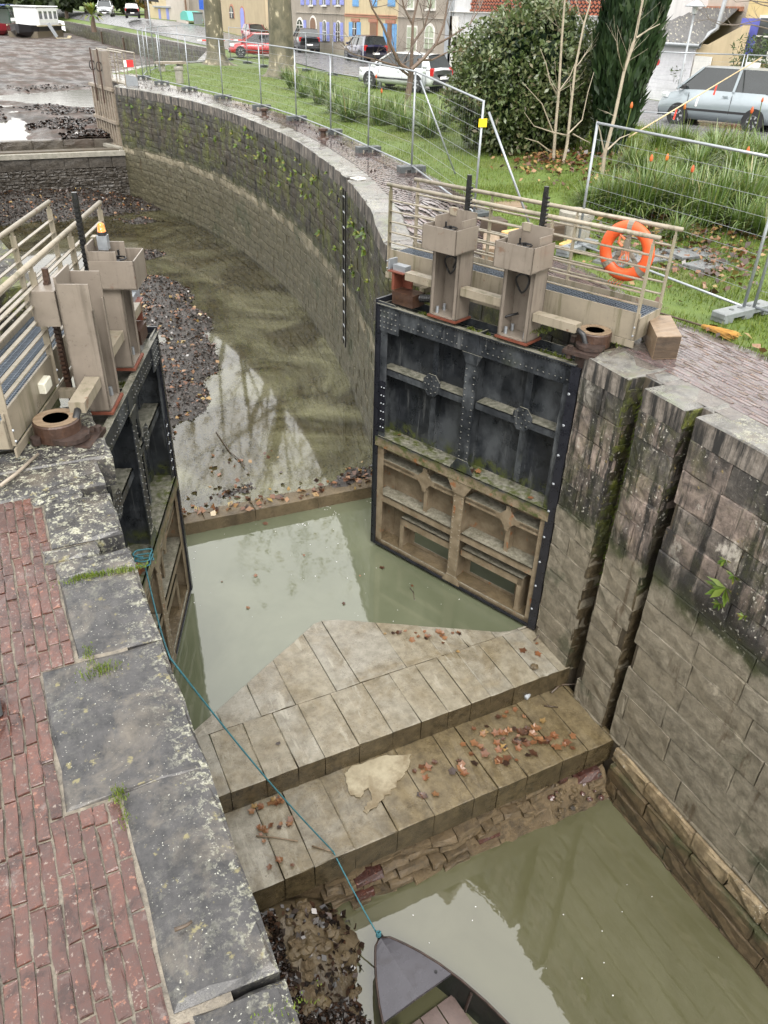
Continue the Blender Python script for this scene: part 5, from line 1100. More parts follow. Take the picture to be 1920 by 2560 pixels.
# big rounded evergreen bush
bb = at(1300, 425, .15); BUSH = thing('round_bush', 'big rounded dark evergreen bush beside the white car', 'bush', (bb.x + 1.55 * bb.x / math.hypot(bb.x, bb.y), bb.y + 1.55 * bb.y / math.hypot(bb.x, bb.y), .15)); Vs = []; Fs = []; Ts = []; nv = 0
rb_ = (2.05, 1.9, 2.45)
for k, (n, ce, ra, sz, sh, sd_) in enumerate([(16000, (0, 0, 1.72), (2.0, 1.9, 1.70), .060, .76, 1), (9000, (0, 0, 1.3), (1.98, 1.85, 1.3), .064, .8, 2), (2200, (.1, 0, 3.0), (.7, .7, .55), .058, .5, 3)]):
    V, F, t = leaf_cloud(n, ce, ra, sz, sh, .22, sd_, zmin=.05, lumpf=3.2); Vs.append(V); Fs.append(F + nv); Ts.append(t); nv += len(V)
V = np.concatenate(Vs); np_mesh('crown', V, np.concatenate(Fs), MAT['bush_leaf'], BUSH, np.concatenate(Ts))
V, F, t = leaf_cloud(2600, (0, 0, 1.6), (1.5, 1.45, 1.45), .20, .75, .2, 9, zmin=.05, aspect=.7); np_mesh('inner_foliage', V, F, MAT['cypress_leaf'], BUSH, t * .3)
mb = MB()
for k in range(6): a = k * 1.05; mb.tube([(.1 * math.cos(a), .1 * math.sin(a), -.1), (.3 * math.cos(a), .3 * math.sin(a), .9), (.8 * math.cos(a), .8 * math.sin(a), 2.0)], [.09, .07, .03], 6)
mb.build('trunk', MAT['tree_bark'], BUSH)
# cypress
cb_ = at(1540, 440, .2); CY = thing('cypress', 'tall dark green cypress standing by the pale leaning sapling', 'cypress', (cb_.x, cb_.y + .4, .2)); r = np.random.default_rng(5); n = 15000
zz = .35 + 7.6 * r.random(n) ** .85; th = r.random(n) * 2 * np.pi; prof = np.interp(zz, [.3, 1.0, 2.2, 3.6, 5.5, 7.2, 8.2], [.26, .45, .66, .76, .74, .55, .08])
lump = np.array([noise.noise(Vector((math.cos(a) * 1.6, math.sin(a) * 1.6, z * 1.1))) for a, z in zip(th, zz)]); rr = prof * (.62 + .38 * r.random(n)) * (1 + .28 * lump)
P = np.stack([np.cos(th) * rr, np.sin(th) * rr, zz], 1); out = np.stack([np.cos(th), np.sin(th), np.zeros(n)], 1); a = np.array([0, 0, 1.0]) + out * .32 + r.normal(size=(n, 3)) * .25; a /= np.linalg.norm(a, axis=1)[:, None]; b = np.cross(a, out + r.normal(size=(n, 3)) * .4); b /= np.linalg.norm(b, axis=1)[:, None]; s_ = (.085 + .09 * r.random(n))[:, None]
V = np.stack([P - a * s_, P + b * s_ * .32, P + a * s_ * 1.2, P - b * s_ * .32], 1).reshape(-1, 3); np_mesh('crown', V, np.arange(4 * n).reshape(n, 4), MAT['cypress_leaf'], CY, np.repeat(np.clip(.45 + .4 * lump + .2 * r.normal(size=n), 0, 1), 4))
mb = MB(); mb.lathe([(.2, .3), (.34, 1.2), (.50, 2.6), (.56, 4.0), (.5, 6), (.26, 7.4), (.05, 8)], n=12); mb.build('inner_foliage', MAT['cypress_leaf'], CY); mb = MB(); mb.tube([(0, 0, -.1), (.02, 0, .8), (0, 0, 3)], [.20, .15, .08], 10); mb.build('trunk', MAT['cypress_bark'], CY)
for k in range(3): mb = MB(); q = k * 2.1; mb.tube([(.12 * math.cos(q), .12 * math.sin(q), -.1), (.22 * math.cos(q), .22 * math.sin(q), .6), (.35 * math.cos(q), .35 * math.sin(q), 1.6)], [.10, .07, .03], 7); mb.build('limb', MAT['cypress_bark'], CY)
# branching helper
def grow(mb, p, d, r, L, depth, spread=.55, up=.15, nseg=3, kids_=(2, 3)):
    pts = [p]; rs = [r]; q = p.copy(); dd = d.normalized()
    for i in range(nseg):
        dd = (dd + Vector((uni(-1, 1), uni(-1, 1), uni(-.6, 1))) * .14 + Vector((0, 0, up)) * .2).normalized(); q = q + dd * (L / nseg); pts.append(q.copy()); rs.append(r * (1 - .45 * (i + 1) / nseg))
    mb.tube(pts, rs, 6 if r > .02 else 4 if r > .008 else 3, False)
    if depth > 0:
        for k in range(random.randint(*kids_)):
            i = random.randint(max(1, nseg - 2), nseg); a = (dd + Vector((uni(-1, 1), uni(-1, 1), uni(-.5, .9))) * spread * 1.6).normalized(); grow(mb, pts[i], a, rs[i] * uni(.5, .72), L * uni(.6, .85), depth - 1, spread, up, nseg, kids_)
def px_limb(mb, pts, y, r0, r1, base, n=6, zoff=None):
    P = [aty(px, py, y) - base for px, py in pts]; rs = [lerp(r0, r1, i / max(1, len(P) - 1)) for i in range(len(P))]; mb.tube(P, rs, n, False); return P, rs
# bare forked tree in front of the white car
b = at(1020, 268, .25); bt = thing('bare_tree', 'leafless forked young tree in front of the white car', 'tree', b); y = b.y
mb = MB(); px_limb(mb, [(1019, 270), (1020, 240), (1025, 205), (1028, 175)], y, .13, .10, b, 9); mb.build('trunk', MAT['tree_bark'], bt, smooth=True)
limbs = [[(1028, 176), (1030, 120), (1032, 55), (1045, 0), (1052, -60)], [(1028, 174), (1060, 145), (1090, 110), (1110, 60), (1120, 0), (1125, -50)], [(1026, 178), (1000, 160), (980, 120), (955, 60), (930, 20), (915, -30)], [(1024, 190), (990, 165), (940, 150), (880, 135)], [(1031, 60), (1010, 20), (1000, -30)], [(1090, 112), (1130, 90), (1175, 60), (1200, 20)], [(1045, 150), (1080, 150), (1120, 130), (1170, 128)], [(1031, 110), (1060, 70), (1075, 20), (1080, -20)]]
for li, l in enumerate(limbs):
    mb = MB(); P, rs = px_limb(mb, l, y + uni(-.3, .3), .075 if li < 3 else .048, .016, b); mb.build('limb', MAT['tree_bark'], bt)
    tw = MB()
    for k in range(9):
        i = random.randint(1, len(P) - 1); grow(tw, P[i], Vector((uni(-1, 1), uni(-1, 1), uni(-.2, .9))), .017, uni(.5, .95), 2, .6, .1)
    tw.build('twigs', MAT['twig'], bt, kind='stuff')
# pale saplings
def sapling(label, y, main, subs, r0=.038, mat='sapling_bark'):
    g = aty(main[0][0], main[0][1], y); o = thing('sapling', label, 'sapling', g)
    mb = MB(); px_limb(mb, main, y, r0, r0 * .4, g, 8); mb.build('stem', MAT[mat], o, smooth=True); tw = MB(); PP = [aty(q[0], q[1], y) - g for q in main[2:]]
    for k in range(10): grow(tw, random.choice(PP), Vector((uni(-1, 1), uni(-1, 1), uni(.2, 1))), .007, uni(.3, .7), 1, .5, .1)
    tw.build('twigs', MAT[mat], o, kind='stuff')
    for s_ in subs: mb = MB(); px_limb(mb, s_, y + uni(-.15, .15), r0 * .45, r0 * .16, g, 5); mb.build('branch', MAT[mat], o)
sapling('pale bare sapling stem in front of the round bush', 15.4, [(1382, 425), (1388, 330), (1397, 230), (1405, 90), (1412, 0), (1416, -60)], [[(1394, 240), (1375, 205), (1365, 160), (1350, 120)], [(1396, 230), (1425, 190), (1450, 130)], [(1384, 335), (1355, 260), (1305, 205)], [(1378, 380), (1345, 355), (1312, 345)]])
sapling('second pale sapling stem rising beside the first, forked low down', 15.0, [(1402, 436), (1418, 360), (1427, 270), (1438, 170), (1460, 60), (1475, 10)], [[(1424, 340), (1380, 330), (1335, 315), (1310, 280)], [(1420, 335), (1455, 300), (1470, 230), (1485, 180)], [(1432, 335), (1460, 350), (1476, 357)]])
sapling('leaning pale sapling trunk crossing in front of the cypress', 13.6, [(1503, 455), (1512, 385), (1537, 290), (1560, 180), (1588, 95), (1605, 10), (1615, -40)], [[(1590, 95), (1620, 75), (1650, 60)], [(1512, 390), (1500, 330), (1492, 300)], [(1518, 375), (1550, 345), (1575, 335)]], .042)
# overhanging twigs of a tree that stands just outside on the right
ot = thing('overhanging_branch', 'thin bare branches reaching in above the beige house', 'branch', aty(1990, 60, 12)); g0 = aty(1990, 60, 12); mb = MB()
for l in ([(1990, 70), (1900, 50), (1830, 65), (1770, 45)], [(1990, 30), (1905, 12), (1850, -10)], [(1990, 90), (1880, 62), (1800, 62), (1772, 48)], [(1985, 15), (1930, 8), (1880, 2), (1840, 5)]):
    P, rs = px_limb(mb, l, 12, .014, .004, g0, 5)
    for k in range(4): grow(mb, P[random.randint(0, len(P) - 1)], Vector((-1, uni(-.4, .4), uni(-.3, .6))), .005, .35, 1)
mb.build('twigs', MAT['twig'], ot)
# plane trees
def plane_tree(x, y, r, label, seed):
    random.seed(seed); o = thing('plane_tree', label, 'tree', (x, y, zg(x, y)))
    mb = MB(); n = 22; V = []; F = []; zs = [-.1, .05, .2, .5, 1.0, 1.8, 3.0, 4.5, 6.0]
    for z in zs:
        fl_ = r * (1 + .75 * math.exp(-z / .22)) * (1 - .035 * z)
        for k in range(n): a = 2 * math.pi * k / n; q = fl_ * (1 + .09 * noise.noise(Vector((math.cos(a) * 1.5, math.sin(a) * 1.5, z * .4 + seed))) + (.22 * math.sin(a * 5 + seed) * math.exp(-z / .2))); V.append((q * math.cos(a), q * math.sin(a), z))
    for i in range(len(zs) - 1):
        for k in range(n): F.append((i * n + k, i * n + (k + 1) % n, (i + 1) * n + (k + 1) % n, (i + 1) * n + k))
    mb.add(V, F); mb.build('trunk', MAT['plane_bark'], o, smooth=True)
    for k in range(5):
        mb = MB(); a = k * 1.26 + seed; grow(mb, Vector((.3 * math.cos(a), .3 * math.sin(a), 5.6)), Vector((math.cos(a) * .55, math.sin(a) * .55, 1)), r * .45, 7.5, 3, .5, .35, 4, (2, 3)); mb.build('limb', MAT['plane_bark'], o)
    V, F, t = leaf_cloud(500, (0, 0, 17.5), (6.5, 6.5, 7.5), .22, .25, .3, seed); np_mesh('crown', V, F, MAT['autumn_leaf'], o, t)
plane_tree(14.6, 52.6, .55, 'thick mottled plane tree trunk on the lawn nearer the basin', 3); plane_tree(15.4, 43.2, .66, 'thickest mottled plane tree trunk beside the red hatchback', 4)
# long-leaved poker plants -------------------------------------------------------------------------
def blade_clump(n, L, spread, seed, w=.019):
    r = np.random.default_rng(seed); V = []; F = []; T = []
    for k in range(n):
        a = r.random() * 6.283; l = L * (.6 + .6 * r.random()); lean = .25 + .9 * r.random(); d = np.array([math.cos(a), math.sin(a), 0]); p = np.array([d[0], d[1], 0]) * spread * .35 * r.random(); s = np.array([-d[1], d[0], 0]) * w * (.7 + .6 * r.random()); t = float(np.clip(r.normal(.45, .22), 0, 1)); b = len(V)
        m = 5
        for i in range(m + 1):
            u = i / m; h = l * (u * math.cos(lean * .5) - .62 * lean * u * u); q = p + d * l * (lean * .75) * u ** 1.35 + np.array([0, 0, max(h, .02 * (1 - u) + .015)]); ww = s * (1 - u * .92); V += [q - ww, q + ww]; T += [t, t]
        for i in range(m): F.append((b + 2 * i, b + 2 * i + 1, b + 2 * i + 3, b + 2 * i + 2))
    return np.array(V), np.array(F), np.array(T)
CL = []
for k in range(5):
    V, F, t = blade_clump(230, .85, .5, 70 + k); o = np_mesh('blades', V, F, MAT['long_blade'], None, t); CL.append(o.data); bpy.data.objects.remove(o)
def poker(o, x, y, h, lean=0):
    mb = MB(); mb.tube([(x, y, .1), (x + lean * .4, y, h * .6), (x + lean, y, h)], .012, 5); st = mb.build('stalk', MAT['moss_tuft'], o); mb = MB(); mb.tint = uni(0, 1); mb.lathe([(.010, -.02), (.028, .0), (.032, .04), (.022, .08), (.005, .11)], (x + lean, y, h), 8); mb.build('flower', MAT['poker_flower'], st)
def clump(x, y, sc, label, fl=0, group='clumps of long leaved poker plants'):
    o = thing('poker_plant', label, 'plant', (x, y, zg(x, y) - .02), uni(0, 6), group); fl = 1 if (fl and uni(0, 1) < .6) else 0; sc *= 1.15; c = bpy.data.objects.new('foliage', random.choice(CL)); COL.objects.link(c); c.parent = o; c.scale = (sc, sc, sc * uni(.85, 1.05)); c.rotation_euler = (0, 0, uni(0, 6))
    for k in range(fl): poker(o, uni(-.4, .4), uni(-.4, .4), uni(.8, 1.25), uni(-.2, .2))
lr = 'arching green poker plant clump on the bank before the silver van'
for px, py, sc, fl in ((1480, 480, .8, 0), (1530, 470, .95, 0), (1560, 500, 1.0, 1), (1600, 470, 1.0, 2), (1600, 545, 1.15, 2), (1660, 540, 1.0, 0), (1660, 460, 1.1, 1), (1720, 560, .9, 1), (1740, 490, 1.15, 1), (1800, 530, 1.3, 2), (1870, 520, 1.2, 1), (1840, 440, 1.1, 1), (1780, 420, 1.0, 0), (1900, 430, 1.1, 2), (1700, 400, .9, 1), (1640, 400, .9, 0), (1780, 370, .8, 2), (1860, 375, .8, 1), (1910, 590, .9, 0), (1580, 420, .8, 1), (1690, 605, .6, 1), (1630, 505, 1.1, 0), (1700, 520, 1.1, 0), (1770, 560, 1.0, 0), (1770, 460, 1.1, 0), (1690, 440, 1.0, 0), (1830, 480, 1.1, 0), (1880, 470, 1.1, 0), (1740, 430, 1.0, 0), (1560, 455, .9, 0), (1620, 440, 1.0, 0), (1850, 580, .9, 0), (1820, 400, .9, 0)):
    p = at(px, py, .2); p = at(px, py, zg(p.x, p.y)); clump(p.x, p.y, sc, lr, fl)
lf = 'tufted green poker plant clump on the lawn edge near the bare tree'
for px, py in ((715, 195), (745, 205), (775, 215), (735, 225), (790, 235), (760, 245), (820, 240), (800, 262), (850, 262), (840, 285), (880, 275), (900, 295), (870, 305), (935, 290), (950, 315), (985, 310), (1010, 330), (1045, 320), (1070, 345), (1095, 330), (980, 275), (1060, 290), (910, 262), (1000, 290)):
    p = at(px, py, .3); clump(p.x, p.y, uni(.85, 1.15), lf, 1 if uni(0, 1) < .22 else 0)
# lawn grass, in the part of the lawn that shows
def blades(name, pts, h, w, mat, label, cat='grass'):
    n = len(pts); r = RNG; a = r.random(n) * 6.283; l = h * (.5 + r.random(n)); d = np.stack([np.cos(a), np.sin(a), np.zeros(n)], 1); s = np.stack([-d[:, 1], d[:, 0], np.zeros(n)], 1) * (w * (.6 + .8 * r.random(n)))[:, None]; P = np.array(pts)
    top = P + d * (l * .6 * r.random(n))[:, None]; top[:, 2] += l; V = np.stack([P - s, P + s, top], 1).reshape(-1, 3); t = np.repeat(np.clip(r.normal(.45, .25, n), 0, 1), 3); o = np_mesh(name, V, np.arange(3 * n).reshape(n, 3), MAT[mat], None, t); tag(o, label, cat, kind='stuff')
pts = []
def inview(x, y, z):
    q = RM.T @ np.array([x, y, z - CAMH]); return q[2] > .1 and -60 < 960 + FPX * q[0] / q[2] < 1980 and -60 < 1280 + FPX * q[1] / q[2] < 2620
def fill(n, x0, x1, y0, y1):
    k = 0
    while k < n:
        x, y = uni(x0, x1), uni(y0, y1); k += 1
        if x < lawn_edge(y) + .08 * fbm(x * 3, y * 3) or x > road_l(y) - .1: continue
        dens = .5 + fbm(x * .9, y * .9, 7)
        if uni(0, 1) > dens + .35: continue
        z = zg(x, y) - .012
        if inview(x, y, z): pts.append((x, y, z))
fill(60000, 7.5, 13, 4.8, 14); fill(60000, 8, 20, 13, 26); fill(50000, 8, 20, 26, 50)
blades('lawn_grass', pts, .055, .006, 'grass_blade', 'short bright green lawn grass beside the quay')
pts = []; fill(16000, 13, 20.5, 12, 26); blades('bank_grass', pts, .28, .009, 'grass_blade', 'longer bright grass on top of the bank below the van')
# little ferns and weeds rooted in the chamber wall
wl = []; random.seed(71)
for k in range(95):
    a = uni(2, pr.len - 1); zf = random.choice((uni(-.2, -1.8), uni(-.5, -1.2))); P = pr.P(a); N = pr.N(a)
    if abs(a - LADS) < .4: continue
    wl.append((P.x + N.x * .02, P.y + N.y * .02, zf + zq(P.y), N, uni(.05, .16)))
def weed(p, N, s, mat='weed_leaf'):
    mb = MB(); x = Vector((-N.y, N.x, 0)); n3 = Vector((N.x, N.y, 0))
    for k in range(random.randint(8, 16)):
        a = uni(-2.4, 2.4) ; d = (x * math.sin(a) + Vector((0, 0, -math.cos(a) * .5 + .15)) + n3 * uni(.2, .7)).normalized(); q = d * s * uni(.6, 1.3); w = x.cross(d) * s * .22 + x * s * .12; mb.tint = uni(0, 1); mb.add([Vector((0, 0, 0)), q * .55 + w, q, q * .55 - w], [(0, 1, 2, 3)])
    return mb
for x, y, z, N, s in wl: tag(weed(None, N, s).build('wall_fern', MAT['weed_leaf'], loc=(x, y, z)), 'small yellow green fern rooted in the curved chamber wall', 'fern', 'ferns on the curved wall')
for px, py, s in ((1815, 1470, .17), (1815, 1400, .08), (1835, 1440, .09), (1800, 1510, .07), (1860, 1540, .06)):
    p = atx(px, py, RX - .02); tag(weed(None, Vector((-1, 0)), s).build('wall_fern', MAT['weed_leaf'], loc=p), 'bright green seedling growing on the pink stone of the near wall', 'fern', 'seedlings on the near wall')
# grass tufts in the joints of the near coping
for px, py, n, sx, sy in ((205, 1445, 260, .05, .02), (260, 1435, 340, .10, .015), (330, 1425, 200, .06, .012), (255, 1675, 240, .06, .03), (222, 1640, 90, .02, .05), (300, 1990, 150, .02, .03), (310, 2040, 60, .015, .05), (150, 1090, 200, .12, .04), (60, 1090, 160, .1, .05), (700, 2530, 60, .1, .02)):
    c = at(px, py, .01); P = [(c.x + random.gauss(0, sx), c.y + random.gauss(0, sy), .012) for _ in range(n)]; blades('grass_tuft', P, .022, .003, 'grass_blade', 'little green grass tuft in a joint of the near coping stones', 'grass tuft')
for o in COL.objects:
    if o.name.startswith('grass_tuft'): o['group'] = 'grass tufts in the coping joints'
for px, py, n in ((1350, 830, 200), (1490, 820, 160), (1545, 860, 120)):
    c = at(px, py, .0); P = [(c.x + random.gauss(0, .1), c.y + random.gauss(0, .06), .012) for _ in range(n)]; blades('moss_patch', P, .03, .006, 'moss_tuft', 'patch of moss and grass beside the right pivot collar', 'moss')
# moss hanging in the stop-plank groove
mb = MB(); random.seed(77)
for k in range(900):
    z = -uni(.2, 2.9); y = uni(GA[0] + .02, GA[1] - .02); x = RX + .235; a = uni(-.05, .05); mb.tint = uni(0, .6); mb.add([(x, y - .012, z), (x, y + .012, z), (x - uni(.01, .05), y + a, z - uni(.02, .07))], [(0, 1, 2)])
tag(mb.build('groove_moss', MAT['moss_tuft']), 'dark moss hanging in the upright groove of the pier', 'moss', kind='stuff')
# trees beyond the street and basin
def far_tree(x, y, z, r, h, label, mat='far_leaf', n=1500, sd=1, size=.45):
    o = thing('far_tree', label, 'tree', (x, y, z), 0, 'trees beyond the basin'); V, F, t = leaf_cloud(n, (0, 0, h * .58), (r, r, h * .46), size, .45, .35, sd, aspect=.6); np_mesh('crown', V, F, MAT[mat], o, t); mb = MB(); mb.tube([(0, 0, -.5), (.2, 0, h * .35), (0, .1, h * .7)], [.35, .25, .08], 8); mb.build('trunk', MAT['tree_bark'], o)
for k, (px, d, r, h) in enumerate([(10, 190, 9, 15), (70, 200, 10, 17), (120, 180, 7, 12), (165, 170, 7, 13), (215, 185, 9, 17), (265, 190, 9, 18), (310, 175, 8, 16), (345, 185, 9, 18), (400, 190, 10, 18), (455, 200, 10, 19), (30, 240, 14, 20), (150, 240, 14, 22), (280, 240, 14, 24), (400, 240, 14, 24)]):
    p = aty(px, 30, d); far_tree(p.x, p.y, 1.0, r * .8, h * .6, 'dark leafy tree in the backdrop beyond the drained basin', n=1600, sd=20 + k, size=.7)
p = aty(365, 20, 120); far_tree(p.x, p.y, 2.0, 2.6, 7, 'yellowing autumn tree behind the far parked cars', 'autumn_leaf', 900, 44, .3)
p = aty(232, 55, 110); pt = thing('palm_tree', 'short bushy palm on the far bank beside the white car', 'palm', (p.x, p.y, .6)); mb = MB(); random.seed(5)
for k in range(46):
    a = uni(0, 6.28); el = uni(-.2, 1.3); L = uni(1.5, 2.2); d = Vector((math.cos(a) * math.cos(el), math.sin(a) * math.cos(el), math.sin(el))); s = Vector((-math.sin(a), math.cos(a), 0)) * .16; q = Vector((0, 0, 1.2)); mb.tint = uni(.2, .9); mb.add([q, q + d * L * .6 + s, q + d * L + Vector((0, 0, -.5)), q + d * L * .6 - s], [(0, 1, 2, 3)])
mb.build('fronds', MAT['weed_leaf'], pt); mb = MB(); mb.tube([(0, 0, -.4), (0, 0, 1.2)], [.3, .25], 8); mb.build('trunk', MAT['tree_bark'], pt)
# ------------------------------------------------------------------ cars
random.seed(81)
def car(name, label, loc, rz, paintm, L=4.3, W=1.78, H=1.47, style='hatch', group=None, lod=0):
    """nose towards local +x; lofted body, glazed cabin, wheels, lamps"""
    o = thing(name, label, 'car' if style != 'van' else 'van', loc, rz, group); h = L / 2; w = W / 2
    sill, belt = .22, {'van': 1.12, 'suv': 1.02}.get(style, .90) * H / {'van': 1.8, 'suv': 1.62}.get(style, 1.47)
    if style == 'van': st = [(-h, .42, belt * .98, .86), (-h + .12, .26, belt, .97), (-h * .5, sill, belt, 1), (h * .30, sill, belt, 1), (h * .58, sill, belt * .98, .99), (h * .80, .24, belt * .88, .95), (h * .94, .28, belt * .72, .86), (h, .36, belt * .58, .70)]
    elif style == 'sedan': st = [(-h, .40, belt * .92, .80), (-h + .14, .26, belt * 1.02, .93), (-h * .55, sill, belt * 1.03, 1), (0, sill, belt, 1), (h * .42, sill, belt * .97, .99), (h * .72, .22, belt * .86, .95), (h * .93, .26, belt * .70, .84), (h, .34, belt * .56, .68)]
    else: st = [(-h, .40, belt * .95, .84), (-h + .12, .26, belt * 1.05, .95), (-h * .5, sill, belt * 1.03, 1), (0, sill, belt, 1), (h * .45, sill, belt * .98, .99), (h * .74, .22, belt * .90, .95), (h * .94, .26, belt * .74, .84), (h, .34, belt * .58, .68)]
    V = []; F = []
    for x, zb, zt, ww in st:
        m = lerp(zb, zt, .55); V += [(x, -w * ww * .86, zb), (x, -w * ww, lerp(zb, m, .45)), (x, -w * ww, m), (x, -w * ww * .93, zt), (x, 0, zt + .03), (x, w * ww * .93, zt), (x, w * ww, m), (x, w * ww, lerp(zb, m, .45)), (x, w * ww * .86, zb)]
    n = 9
    for i in range(len(st) - 1):
        for k in range(n): F.append((i * n + k, i * n + (k + 1) % n, (i + 1) * n + (k + 1) % n, (i + 1) * n + k))
    F += [tuple(range(n)), tuple(range((len(st) - 1) * n, len(st) * n))[::-1]]
    mb = MB(); mb.add(V, F); body = mb.build('body', MAT[paintm], o, smooth=True)
    # cabin: glass loft, painted roof and pillars
    if style == 'van': cb = (-h + .06, -h + .16, h * .36, h * .70)
    elif style == 'sedan': cb = (-h * .86, -h * .36, h * .14, h * .60)
    elif style == 'suv': cb = (-h + .10, -h + .34, h * .12, h * .55)
    else: cb = (-h + .08, -h + .42, h * .14, h * .58)
    bz = belt - .01; tz = H - .03; wi, wt = w * .93, w * .72
    B4 = [(cb[0], bz), (cb[3], bz * .985)]; 
    g = [(cb[0], -wi, bz), (cb[3], -wi * .94, bz), (cb[3], wi * .94, bz), (cb[0], wi, bz), (cb[1], -wt, tz), (cb[2], -wt, tz), (cb[2], wt, tz), (cb[1], wt, tz)]
    mb = MB(); mb.add(g, [(0, 1, 5, 4), (1, 2, 6, 5), (2, 3, 7, 6), (3, 0, 4, 7), (4, 5, 6, 7)]); mb.build('glazing', MAT['car_glass'], o)
    mb = MB(); xm0, xm1 = cb[1] - .04, cb[2] + .05; rv_ = []
    for i, x in enumerate(np.linspace(xm0, xm1, 5)):
        cr_ = .035 * math.sin(math.pi * i / 4); rv_ += [(x, -wt * 1.02, tz - .02), (x, -wt * .6, tz + .02 + cr_ * .7), (x, 0, tz + .03 + cr_), (x, wt * .6, tz + .02 + cr_ * .7), (x, wt * 1.02, tz - .02)]
    mb.add(rv_, [(i * 5 + k, i * 5 + k + 1, (i + 1) * 5 + k + 1, (i + 1) * 5 + k) for i in range(4) for k in range(4)]); mb.build('roof', MAT[paintm], o, smooth=True)
    for s in (-1, 1):
        Lp = lambda x, t: Vector((x, s * lerp(wi, wt, t) * 1.005, lerp(bz, tz, t)))
        mb = MB(); mb.bar(Lp(cb[3], 0), Lp(cb[2], 1), .06, .05, up=(0, 1, 0)); mb.build('pillar', MAT[paintm], o)
        mb = MB(); xb = lerp(cb[0], cb[3], .46); mb.bar(Lp(xb, 0), Lp(xb - .05, 1), .08, .03, up=(0, 1, 0)); mb.build('pillar', MAT['car_plastic' if style != 'van' else paintm], o)
        mb = MB(); q0, q1 = Lp(cb[0] + .02, 0), Lp(cb[1], 1); wd_ = .30 if style in ('hatch', 'suv') else .16; mb.add([q0, q0 + Vector((wd_ + .2, 0, 0)), q1 + Vector((wd_, 0, 0)), q1], [(0, 1, 2, 3)]); mb.add([q0 + Vector((0, -s * .03, 0)), q0 + Vector((wd_ + .2, -s * .03, 0)), q1 + Vector((wd_, -s * .03, 0)), q1 + Vector((0, -s * .03, 0))], [(3, 2, 1, 0)]); mb.build('rear_pillar', MAT[paintm], o, kind='stuff')
        mb = MB(); mb.box((cb[3] - .25, s * (w + .06), belt + .06), (.14, .16, .13), ch=.03); mb.build('mirror', MAT[paintm] if style != 'van' else MAT['car_plastic'], o)
        mb = MB(); mb.box((0, s * (w * .995), lerp(sill, belt, .34)), (L * .50, .025, .07)); mb.build('side_moulding', MAT['car_plastic'], o)
        for xd in (cb[3] - .45, lerp(cb[0], cb[3], .46)):
            mb = MB(); mb.box((xd, s * (w * .985 + .004), lerp(sill, belt, .58)), (.012, .02, (belt - sill) * .62)); mb.build('door_gap', MAT['car_plastic'], o)
        mb = MB(); mb.box((lerp(cb[0], cb[3], .52), s * (w + .004), belt - .14), (.18, .03, .03)); mb.build('door_handle', MAT[paintm], o)
        mb = MB(); mb.box((h * .87, s * w * .66, belt * .80), (.34, .36, .14), ch=.05, rz=-s * .55); mb.build('headlight', MAT['lamp_clear'], o)
        mb = MB(); mb.box((-h + .10, s * w * .80, belt * .90), (.18, .24, .14 if style == 'sedan' else .30), ch=.03, rz=s * .3); mb.build('tail_light', MAT['lamp_red'], o)
        for xw in (h * .62 - .02, -h * .60):
            rw = .31 if style != 'suv' else .35
            mb = MB(); mb.cyl((xw, s * (w - .30), rw + .03), (xw, s * (w + .004), rw + .03), rw * 1.16, n=22); mb.build('wheel_arch', MAT['car_plastic'], o)
            wh = MB(); M90 = Matrix.Rotation(-s * math.pi / 2, 4, 'X'); wh.lathe([(rw * .62, -.10), (rw * .95, -.10), (rw, -.06), (rw, .06), (rw * .95, .10), (rw * .66, .10)], (xw, s * (w - .10), rw), 22, M90); wheel = wh.build('wheel', MAT['tyre'], o, smooth=True)
            rm = MB(); rm.lathe([(rw * .66, .06), (rw * .68, .10), (rw * .60, .105), (rw * .55, .07), (.02, .085)], (xw, s * (w - .10), rw), 22, M90)
            for k in range(6):
                a = k * math.pi / 3; rm.bar((xw, s * (w - .008), rw), (xw + rw * .6 * math.cos(a), s * (w - .004), rw + rw * .6 * math.sin(a)), .05, .02, up=(0, 1, 0))
            rm.build('rim', MAT['alloy'], wheel)
    mb = MB(); mb.box((h - .07, 0, .36), (.18, W * .62, .22), ch=.05); mb.build('bumper', MAT['car_plastic'], o); mb = MB(); mb.box((h - .09, 0, belt * .68), (.12, W * .40, .09)); mb.build('grille', MAT['car_plastic'], o)
    mb = MB(); mb.box((-h + .02, 0, .42), (.12, W * .8, .2), ch=.03); mb.build('bumper', MAT['car_plastic'] if style != 'sedan' else MAT[paintm], o)
    mb = MB(); mb.box((-h - .03, 0, .58), (.02, .5, .11)); mb.build('number_plate', MAT['paper_white'], o); mb = MB(); mb.box((h + .03, 0, .40), (.02, .5, .11)); mb.build('number_plate', MAT['paper_white'], o)
    return o
hy = math.pi / 2
def onroad(x, y): return (x, y, zg(x, y) + .03)
car('hatchback_car', 'white hatchback parked behind the bare forked tree', onroad(at(1008, 226, .14).x, at(1008, 226, .14).y), rad(116), 'paint_white', 4.4, 1.8, 1.48, 'hatch')
VAN = car('silver_van', 'silver van parked at the street edge behind the leaning pale pole', (23.75, 21.6, zg(23.5, 21.7)), rad(116), 'paint_silver', 4.2, 1.75, 1.81, 'van')
mb = MB(); mb.box((-.55, -.20, 1.90), (.40, .30, .12)); sg_ = mb.build('roof_sign', MAT['white_trim'], VAN)
car('hatchback_car', 'bright red hatchback half hidden behind the thickest plane trunk', onroad(20.1, 61.4), rad(166), 'paint_red', 4.05, 1.73, 1.45, 'hatch')
car('hatchback_car', 'darker red car parked beyond the bright red hatchback', onroad(27.0, 83.0), hy + 3.1, 'hull_red', 4.0, 1.7, 1.5, 'hatch')
car('suv_car', 'dark grey people carrier parked before the grey house', onroad(26.9, 69.5), rad(78), 'paint_grey', 4.4, 1.8, 1.68, 'suv')
